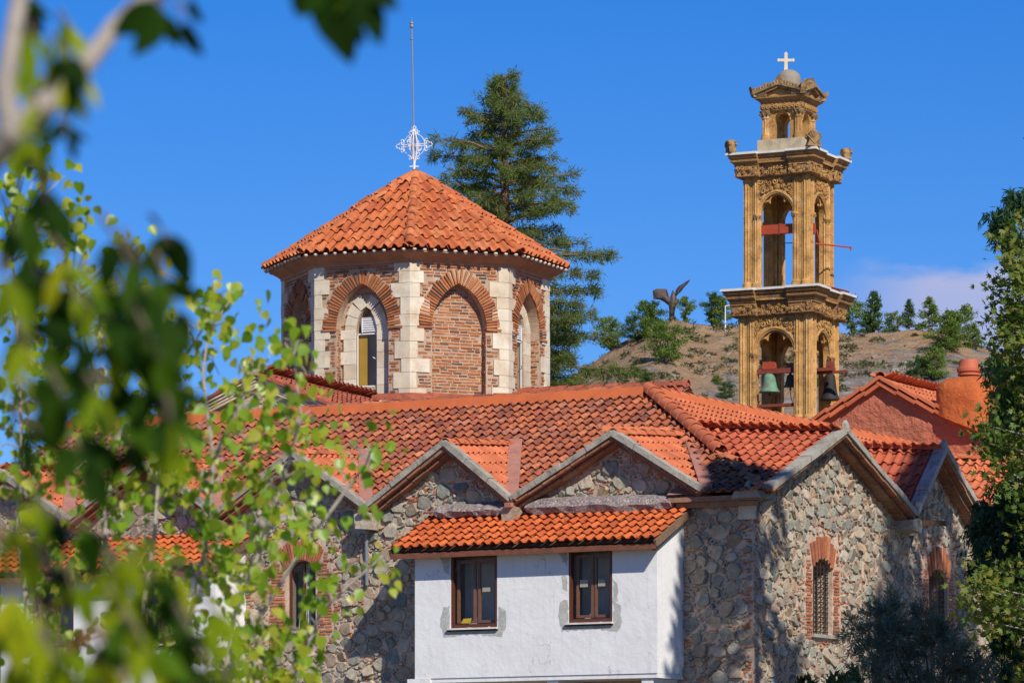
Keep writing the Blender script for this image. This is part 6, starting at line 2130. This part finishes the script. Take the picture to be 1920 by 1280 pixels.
LS['frond'] = (A_([(0, 0, 0), (.10, .35, .03), (.05, 1, -.03), (-.05, .9, -.02), (-.11, .4, .02)]), [(0, 1, 2, 3, 4)])
def drooping_tree():
    """weeping conifer: limbs carrying hanging curtains of sprays; only its left flank is in the picture"""
    g = np.random.default_rng(31)
    Y0 = 63.0
    X0 = (2040 - 960) / F * Y0
    t = thing('weeping_conifer', 'weeping dark conifer with hanging sprays in front of the right end of the stone building', 'tree', (X0, Y0, 0))
    wd = MB(); dk, lt = MB(), MB()
    tube(wd, [(X0, Y0, 0), (X0 + .1, Y0, 6), (X0 - .1, Y0, 11), (X0, Y0, 13.5)], [.28, .2, .12, .03], 8)
    limbs = []
    # (tip px, tip py, reach)
    tips = [(1882, 395, 1), (1895, 430, 1), (1905, 360, 1), (1840, 672, 0), (1862, 690, 0), (1878, 705, 0), (1850, 730, 0), (1890, 735, 0), (1910, 720, 0), (1845, 770, 0), (1870, 790, 0), (1905, 790, 0), (1842, 800, 0),
            (1815, 945, 1), (1830, 960, 1), (1850, 940, 1), (1875, 950, 1), (1900, 940, 1), (1808, 985, 1), (1822, 1010, 1), (1845, 1000, 1), (1868, 1010, 1), (1895, 1000, 1), (1915, 980, 1), (1812, 1050, 1), (1835, 1060, 1), (1860, 1070, 1), (1890, 1060, 1), (1912, 1080, 1),
            (1860, 900, 1), (1895, 905, 1), (1905, 860, 1), (1840, 1110, 1), (1870, 1130, 1), (1900, 1140, 1), (1850, 1190, 1), (1885, 1210, 1), (1910, 1230, 1), (1865, 1250, 1), (1895, 1270, 1), (1915, 1180, 1)]
    for x in range(1935, 2200, 26):
        for y in range(380, 1400, 62):
            tips.append((x + g.uniform(-12, 12), y + g.uniform(-20, 20), 1 if g.random() < .7 else 0))
    for (px_, py_, dark) in tips:
        px_ += 32 if 640 < py_ < 850 else (30 if py_ > 850 else 0)
        e = at(px_, py_, Y0 + g.uniform(-1.0, 1.0))
        b0 = A_([X0, Y0, min(e[2] + .35, 13)])
        mid = (b0 + e) / 2 + Z3 * .25
        tube(wd, [b0, mid, e + A_([.1, 0, .03])], [.02, .012, .004], 5, cap=False)
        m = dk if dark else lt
        k = 38
        tb = g.random()
        for _ in range(k):       # hanging strings
            s_ = e + A_([g.normal(0, .10), g.normal(0, .14), g.normal(0, .05)])
            L_ = g.uniform(.12, .50) * (1.0 if dark else .9)
            n = 30
            f = g.random(n)
            P = s_ + np.c_[g.normal(0, .02, n) + f * g.normal(0, .05), g.normal(0, .02, n), -f * L_]
            leaves(m, 'frond', P, A_([0, 0, -1.0])[None] + g.normal(0, .55, (n, 3)), g.uniform(.07, .14, n), np.clip(g.normal(tb, .15, n), 0, .99), g=g)
    wd.build('trunk', M['redbark_dark'], t)
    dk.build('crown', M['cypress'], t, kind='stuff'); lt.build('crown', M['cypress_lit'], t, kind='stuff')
drooping_tree()

def star_tree():
    g = np.random.default_rng(41)
    Y0 = 60.5; X0 = (2080 - 960) / F * Y0
    t = thing('sweetgum_tree', 'light green tree with star shaped leaves at the right edge between the dark conifer sprays', 'tree', (X0, Y0, 0))
    wd, m = MB(), MB()
    tube(wd, [(X0, Y0, 0), (X0 + .1, Y0, 5), (X0, Y0, 12)], [.22, .15, .03], 8)
    tips = [(1905, 470), (1895, 500), (1912, 520), (1900, 545), (1893, 575), (1912, 590), (1900, 620), (1888, 612), (1915, 650), (1902, 680), (1915, 440), (1890, 640), (1905, 560), (1918, 620),
            (1862, 800), (1872, 840), (1890, 860), (1855, 830), (1905, 880), (1915, 830), (1890, 900),
            (1885, 1075), (1860, 1100), (1850, 1125), (1880, 1120), (1905, 1110), (1840, 1105), (1870, 1150), (1900, 1160), (1838, 1140), (1855, 1165)]
    for x in range(1935, 2230, 30):
        for y in range(420, 1300, 70): tips.append((x + g.uniform(-12, 12), y + g.uniform(-25, 25)))
    for (px_, py_) in tips:
        e = at(px_, py_, Y0 + g.uniform(-.8, .8))
        b0 = A_([X0, Y0, max(min(e[2] - .6, 12), 3)])
        tube(wd, [b0, (b0 + e) / 2 + Z3 * .1, e], [.03, .018, .005], 4, cap=False)
        n = 80; tb = g.random()
        P = e + g.normal(0, 1, (n, 3)) * (.19, .22, .20)
        leaves(m, 'star', P, A_([-.4, -.3, .1])[None] + g.normal(0, .6, (n, 3)), g.uniform(.07, .12, n), np.clip(g.normal(tb, .2, n), 0, .99), nbias=(.2, -.5, .6), g=g)
    wd.build('trunk', M['pale_bark'], t)
    m.build('crown', M['maple'], t, kind='stuff')
star_tree()

def olive():
    g = np.random.default_rng(51)
    Y0 = 68.0; c0 = at(1755, 1280, Y0)
    t = thing('olive_tree', 'grey green olive tree in the lower right in front of the barred windows', 'tree', (c0[0], Y0, 0))
    wd, m = MB(), MB()
    tube(wd, [(c0[0], Y0, 0), (c0[0] + .2, Y0, 2), (c0[0] - .1, Y0, 3.4)], [.22, .16, .1], 8)
    blobs = [(1655, 1120, .22), (1670, 1160, .35), (1640, 1190, .3), (1700, 1150, .35), (1740, 1180, .4), (1690, 1200, .5), (1640, 1240, .4), (1760, 1230, .5), (1800, 1260, .5), (1700, 1260, .55), (1850, 1250, .45), (1880, 1280, .5), (1615, 1150, .15), (1670, 1100, .15), (1725, 1120, .2), (1780, 1190, .3), (1625, 1280, .4), (1760, 1300, .6), (1690, 1320, .6), (1830, 1310, .5), (1768, 1150, .15), (1820, 1215, .3), (1640, 1330, .5)]
    for (px_, py_, r) in blobs:
        e = at(px_ + (px_ - 1700) * .12, py_ + 42, Y0 + g.uniform(-.5, .5))
        b0 = A_([c0[0], Y0, 3.2])
        tube(wd, [b0, (b0 + e) / 2 + A_([0, 0, .2]), e], [.035, .02, .005], 5, cap=False)
        nt_ = int(22 + 120 * r)
        for _ in range(nt_):
            d = nrm(g.normal(0, 1, 3) + (0, 0, .3)); s_ = e + d * r * g.uniform(.15, .75)
            L_ = g.uniform(.16, .34); n = 16
            f = g.random(n); ax = nrm(d + g.normal(0, .4, 3) + (0, 0, .3))
            P = s_ + f[:, None] * L_ * ax
            leaves(m, 'needle', P, ax[None] * .8 + g.normal(0, .55, (n, 3)), g.uniform(.10, .15, n), np.clip(g.normal(g.random(), .12, n), 0, .99), g=g)
    wd.build('trunk', M['bark'], t)
    o = m.build('crown', M['olive'], t, kind='stuff')
olive()
LS['needle_w'] = LS['needle']
def oleander():
    g = np.random.default_rng(61)
    Y0 = 66.0; c0 = at(1520, 1300, Y0)
    t = thing('oleander_bush', 'dark spiky oleander tips poking up at the bottom edge left of the olive tree', 'bush', (c0[0], Y0, 0))
    m, wd = MB(), MB()
    for i in range(60):
        px_ = g.uniform(1430, 1625); top = 1262 + 45 * abs((px_ - 1545) / 100) ** 2 + g.uniform(0, 60) - (22 if 1580 < px_ < 1612 else 0)
        e = at(px_, top, Y0 + g.uniform(-.5, .5)); b0 = A_([c0[0] + (e[0] - c0[0]) * .4, Y0, 1.0])
        tube(wd, [b0, e], [.02, .008], 4, cap=False)
        n = 40; f = g.uniform(0, 1, n)
        P = e - Z3 * (f[:, None] * .9)
        leaves(m, 'lance', P, g.normal(0, .6, (n, 3)) + (0, 0, .9), g.uniform(.14, .2, n), g=g)
    wd.build('stem', M['bark'], t); m.build('foliage', M['oleander'], t, kind='stuff')
oleander()

def shade_tree(name, label, cat, c, prof_, nl, kind, size, mat, seed, gaps=0.0):
    """a tall tree standing to the right of the view; its shade falls on the stone corner"""
    g = np.random.default_rng(seed)
    t = thing(name, label, cat, (c[0], c[1], 0))
    wd, m = MB(), MB()
    H = prof_[-1][0]
    tube(wd, [(c[0], c[1], 0), (c[0], c[1], H * .6), (c[0], c[1], H * .97)], [.3, .18, .03], 8)
    zs = g.uniform(prof_[0][0], H, nl)
    rr = np.interp(zs, [p[0] for p in prof_], [p[1] for p in prof_])
    a = g.uniform(0, 6.283, nl)
    q = np.sqrt(g.uniform(.25, 1, nl))
    P = np.c_[c[0] + rr * q * np.cos(a), c[1] + rr * q * np.sin(a), zs]
    nn = A_([mn.noise(Vector(p * .85)) for p in P])
    P = P[nn > gaps]
    leaves(m, kind, P, g.normal(0, .7, (len(P), 3)) + (0, 0, .6), g.uniform(size * .7, size * 1.3, len(P)), g=g)
    wd.build('trunk', M['bark'], t); m.build('crown', mat, t, kind='stuff')
shade_tree('cypress_tree', 'tall dark cypress right of the view whose shade covers the stone corner', 'tree', (10.3, 65.0), [(1.2, .6), (4, 1.7), (13, 2.0), (17, 1.5), (19.5, .9), (21.0, .1)], 15000, 'tuft', .30, M['cypress'], 71, -.06)
shade_tree('plane_tree', 'tall loose leaved tree right of the view dappling the barred windows with shade', 'tree', (15.2, 70.0), [(9, 1.2), (12, 2.4), (17, 2.6), (20, 1.9), (22.2, .3)], 6500, 'star', .34, M['maple'], 72, -.02)

# ------------------------------------------------------------------ poplar branches in the middle distance
def poplar():
    g = np.random.default_rng(81)
    Y0 = 16.0; s_ = Y0 / F
    base = at(240, 1290, Y0)
    t = thing('poplar_tree', 'sunlit poplar with small heart shaped leaves across the lower left in front of the building', 'tree', (base[0], Y0, 0))
    stems = [[(330, 1500), (300, 1280), (200, 1050), (190, 860), (180, 700), (120, 520)],
             [(430, 1500), (420, 1280), (440, 1150), (500, 1000), (540, 870), (565, 780), (545, 640)],
             [(300, 1400), (360, 1150), (390, 1000), (400, 860), (380, 700), (400, 560)],
             [(500, 1400), (560, 1250), (600, 1150), (650, 1100), (720, 1040)],
             [(120, 1400), (60, 1200), (30, 1000), (40, 800), (30, 600), (20, 420)],
             [(420, 1280), (470, 1180), (560, 1040), (640, 930), (700, 850)],
             [(250, 1400), (260, 1200), (290, 1000), (300, 850), (330, 700), (390, 600)],
             [(190, 860), (250, 780), (280, 700)], [(400, 860), (450, 760), (470, 700), (500, 690)]]
    wd = MB(); pts3 = []
    for st_ in stems:
        yo = g.uniform(-.8, .8)
        P = A_([at(x, y, Y0 + yo) for x, y in st_])
        tube(wd, P, list(np.linspace(.012, .004, len(P))), 5)
        for a, b_ in zip(st_[:-1], st_[1:]):
            for f in np.linspace(0, 1, 6)[:-1]:
                pts3.append((a[0] + (b_[0] - a[0]) * f, a[1] + (b_[1] - a[1]) * f, Y0 + yo))
    pts3 = A_(pts3)
    # where leaf clusters stand: (x, y, spread x, spread y, clusters)
    zones = [(60, 420, 70, 70, 9), (140, 420, 40, 50, 5), (180, 560, 70, 80, 12), (60, 640, 70, 120, 16), (400, 560, 40, 40, 5), (440, 600, 25, 40, 3), (385, 650, 45, 60, 7), (250, 600, 60, 60, 8), (330, 720, 60, 60, 7),
             (180, 760, 90, 80, 16), (40, 850, 60, 100, 15), (330, 830, 90, 70, 15), (460, 720, 40, 30, 4), (545, 660, 35, 45, 7), (545, 760, 45, 60, 9), (480, 800, 60, 50, 8), (200, 900, 110, 70, 18), (350, 930, 80, 60, 14),
             (470, 900, 60, 60, 8), (600, 800, 25, 30, 2), (640, 820, 20, 20, 2), (710, 850, 18, 28, 4), (600, 880, 35, 25, 3), (540, 960, 50, 50, 7), (450, 1000, 60, 60, 10), (380, 1060, 60, 50, 9), (100, 1050, 80, 90, 11), (230, 1050, 80, 60, 8),
             (480, 1080, 35, 50, 8), (560, 1010, 30, 30, 2), (640, 1060, 30, 40, 5), (730, 1075, 18, 22, 3), (600, 1120, 50, 40, 4), (500, 1190, 60, 50, 10), (580, 1210, 25, 40, 3), (420, 1200, 70, 60, 12), (330, 1180, 80, 70, 8), (460, 1260, 80, 30, 9), (560, 1265, 60, 25, 5),
             (200, 1220, 100, 60, 8), (60, 1220, 60, 60, 6), (260, 480, 30, 30, 2), (120, 330, 25, 25, 1), (35, 330, 30, 30, 4), (620, 960, 20, 20, 1), (680, 950, 18, 16, 1)]
    items_P, items_D, items_S, T = [], [], [], []
    for (cx_, cy_, sx_, sy_, n) in zones:
        for _ in range(int(n * (1.75 if cx_ < 400 else 1.25) + .5)):
            x, y = cx_ + g.normal(0, .55) * sx_, cy_ + g.normal(0, .55) * sy_
            d = np.hypot(pts3[:, 0] - x, pts3[:, 1] - y); k = int(np.argmin(d + g.uniform(0, 30, len(d))))
            a = at(pts3[k, 0], pts3[k, 1], pts3[k, 2]); Yc = pts3[k, 2] + g.uniform(-.5, .5)
            e = at(x, y, Yc)
            mid = (a + e) / 2 + A_([0, 0, .03])
            tube(wd, [a, mid, e], [.0035, .0028, .0015], 4, cap=False)
            m_ = g.integers(3, 7)
            tb = g.random()
            for i in range(m_):
                p = e + g.normal(0, 1, 3) * (.045, .06, .045)
                D_ = nrm(A_([g.normal(0, .5), g.normal(-.1, .4), -.75]))
                items_P.append(p); items_D.append(D_); items_S.append(g.uniform(.027, .056)); T.append((tb + g.uniform(-.2, .2)) % 1)
    branch = wd.build('branches', M['pale_bark'], t)
    Ms = orient(items_P, items_D, items_S, g=g, nbias=(.25, -.9, .35))
    pieces([LS['heart']], Ms, T, 'leaf', M['poplar'], t, 300, stuffname='leaves', smooth=True)
poplar()

# ------------------------------------------------------------------ blurred walnut branches close to the lens
def walnut():
    g = np.random.default_rng(91)
    Y0 = 4.0
    t = thing('walnut_tree', 'out of focus walnut branches with dark and yellow green leaves close at the left edge', 'tree', (-1.1, Y0 + .2, 0))
    wd = MB()
    tube(wd, [(-1.1, 4.2, 0), (-1.05, 4.2, .9), (-.9, 4.15, 1.5), tuple(at(-260, 620, 4.1)), tuple(at(-60, 350, 4.05)), tuple(at(20, 250, 4.0)), tuple(at(140, 150, 4.0)), tuple(at(215, 50, 4.0)), tuple(at(320, -40, 4.0)), tuple(at(600, -150, 4.0))], [.07, .06, .05, .03, .017, .0135, .010, .0095, .009, .006], 10)
    wd.build('branch', M['pale_bark'], t)
    wd = MB(); tube(wd, [at(20, 250, 4.0), at(8, 160, 4.0), at(25, 60, 4.0), at(42, -40, 4.0), at(60, -200, 4.0)], [.012, .010, .009, .008, .006], 8)
    wd.build('branch', M['pale_bark'], t)
    wd = MB(); tube(wd, [at(-300, 900, 4.2), at(-40, 985, 4.1), at(60, 1035, 4.1), at(125, 1100, 4.1), at(200, 1200, 4.1)], [.02, .009, .007, .005, .003], 8)
    wd.build('branch', M['redbark'], t)
    wd = MB(); tube(wd, [(-1.05, 4.2, .9), at(-200, 1500, 4.0), at(120, 1350, 4.0), at(250, 1250, 4.0)], [.05, .02, .01, .006], 8); wd.build('branch', M['bark'], t)
    tw = MB()
    P, D, S, T = [], [], [], []
    P2, D2, S2, T2 = [], [], [], []
    def sprig(x, y, dx, dy, n, size, dark, spread=.9, Yc=None):
        Yc = Y0 + g.uniform(-.35, .45) if Yc is None else Yc
        a = A_([x, y]); dirn = nrm([dx, dy])
        L_ = math.hypot(dx, dy)
        tube(tw, [at(x, y, Yc), at(x + dx * .5, y + dy * .5 - 6, Yc), at(x + dx, y + dy, Yc)], [.0028, .002, .001], 4, cap=False)
        for i in range(n):
            f = (i // 2 + 1) / (n / 2 + .5)
            p = a + A_([dx, dy]) * f
            sd = (-1) ** i
            nrm_ = A_([-dirn[1], dirn[0]]) * sd
            d2 = dirn * .55 + nrm_ * spread + A_([0, .45])
            if i == n - 1: d2 = dirn + A_([0, .2])
            q = at(p[0], p[1], Yc)
            dd = A_([d2[0], g.normal(-.1, .35), -d2[1]]) + g.normal(0, .15, 3)
            (P if dark else P2).append(q); (D if dark else D2).append(nrm(dd)); (S if dark else S2).append(size / F * Yc * g.uniform(.8, 1.15)); (T if dark else T2).append(g.random())
    # top sprigs
    sprig(330, -60, -40, 110, 2, 95, True); sprig(280, 10, 20, 20, 1, 80, True, Yc=4.1); sprig(330, 0, 15, 40, 1, 80, True); sprig(345, -20, 10, 20, 1, 50, True)
    sprig(560, -110, 60, 105, 5, 120, True, Yc=4.0); sprig(640, -70, 30, 60, 3, 110, True, Yc=4.0); sprig(655, -60, 10, 40, 1, 95, True, .3, Yc=3.6); sprig(600, -50, 20, 50, 2, 110, True, .3, Yc=4.0)
    # left column between the branches
    for (x, y) in ((70, -20), (110, 20), (120, 80), (90, 130), (60, 170), (130, 110), (60, 40), (30, 110), (40, 220), (95, 60)):
        sprig(x, y, g.uniform(-10, 25), g.uniform(30, 60), 3, 85, g.random() < .45, .6)
    for (x, y) in ((80, 140), (115, 210), (60, 260)): sprig(x, y, 10, 40, 3, 60, True, .7)
    # main dark mass
    for (x, y, dx, dy, n) in ((60, 300, 30, 80, 4), (90, 330, -20, 90, 5), (190, 400, 60, 110, 5), (230, 430, 50, 120, 5), (280, 400, 40, 60, 4), (290, 470, 40, 110, 5), (0, 360, 50, 120, 5), (30, 440, 60, 110, 6), (100, 440, 40, 110, 6), (150, 480, 60, 120, 6),
                              (20, 560, 60, 90, 6), (90, 560, 60, 120, 6), (160, 590, 50, 120, 6), (240, 560, 60, 110, 6), (300, 580, 10, 90, 4), (10, 680, 60, 90, 5), (90, 690, 50, 100, 6), (180, 690, 60, 90, 6), (250, 680, 50, 100, 6), (290, 760, 60, 80, 5), (200, 790, 50, 60, 4), (120, 800, 40, 70, 5), (60, 930, 50, 60, 4), (90, 960, 100, 40, 4),
                              (130, 540, 60, 60, 5), (60, 500, 40, 70, 5), (210, 500, 30, 90, 5), (20, 760, 60, 60, 4), (240, 620, 60, 40, 4), (320, 700, 40, 40, 3),
                              (250, 970, 40, 90, 5), (180, 1010, 60, 60, 4), (60, 1010, 60, 80, 4), (280, 1080, 60, 110, 6), (330, 1130, 50, 110, 6), (360, 1200, 60, 90, 6), (250, 1180, 60, 90, 6), (300, 1230, 60, 70, 6), (150, 1150, 60, 90, 4), (70, 1180, 50, 90, 4), (200, 1100, 50, 90, 4), (400, 1230, 40, 60, 4), (240, 1060, 60, 60, 5)):
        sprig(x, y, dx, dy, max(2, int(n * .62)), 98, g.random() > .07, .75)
    for (x, y, dx, dy, n) in ((190, 620, 40, 50, 2), (160, 700, 30, 50, 2), (300, 790, 20, 60, 2), (310, 740, 10, 50, 1), (200, 1020, 10, 90, 3), (210, 1080, 20, 60, 3), (230, 1140, 50, 90, 4), (330, 1050, 10, 50, 2), (20, 1080, 10, 90, 4), (60, 1120, 30, 90, 4), (110, 1190, 30, 70, 4), (0, 1180, 30, 90, 5), (280, 1230, 40, 60, 3), (380, 1110, 50, 70, 3), (0, 950, 40, 80, 3), (60, 880, 20, 90, 2), (30, 600, 20, 60, 2), (0, 480, 20, 60, 2), (120, 1050, 20, 60, 2), (170, 1200, 20, 80, 3), (240, 1000, 10, 60, 2), (330, 1220, 40, 60, 3)):
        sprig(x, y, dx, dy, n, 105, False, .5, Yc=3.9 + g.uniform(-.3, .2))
    tw.build('twigs', M['bark'], t, kind='stuff')
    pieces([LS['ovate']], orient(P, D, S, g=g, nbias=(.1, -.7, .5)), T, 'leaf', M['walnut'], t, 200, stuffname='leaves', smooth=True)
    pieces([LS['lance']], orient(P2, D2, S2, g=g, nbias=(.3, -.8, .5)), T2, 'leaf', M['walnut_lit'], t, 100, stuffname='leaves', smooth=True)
    # a few russet leaves
    P, D, S = [], [], []
    for (x, y) in ((150, 1095), (190, 1110), (140, 1130), (215, 1065), (165, 1180)):
        P.append(at(x, y, 4.0)); D.append(nrm(g.normal(0, 1, 3))); S.append(.035)
    pieces([LS['lance']], orient(P, D, S, g=g), A_([.1] * 5), 'leaf', M['russet'], t, 5)
M['walnut_lit'] = foliage('sun_yellow_green_walnut_leaves', [(.20, .30, .008), (.36, .42, .012), (.13, .23, .006), (.46, .46, .015)], .5, rough=.6, spec=.1, tcol=(1.8, 1.7, .3))  # sunlit look put into the leaf colour, along with autumn yellow
M['walnut'] = foliage('shade_dark_walnut_leaves', [(.010, .028, .003), (.018, .05, .004), (.008, .022, .003), (.03, .07, .005), (.07, .14, .008)], .25, rough=.7, spec=.05, tcol=(2.0, 2.2, .3))  # shade of the canopy above is put into this dark leaf colour
M['russet'] = foliage('russet_leaves', [(.25, .05, .02), (.3, .09, .03)], .3)
walnut()
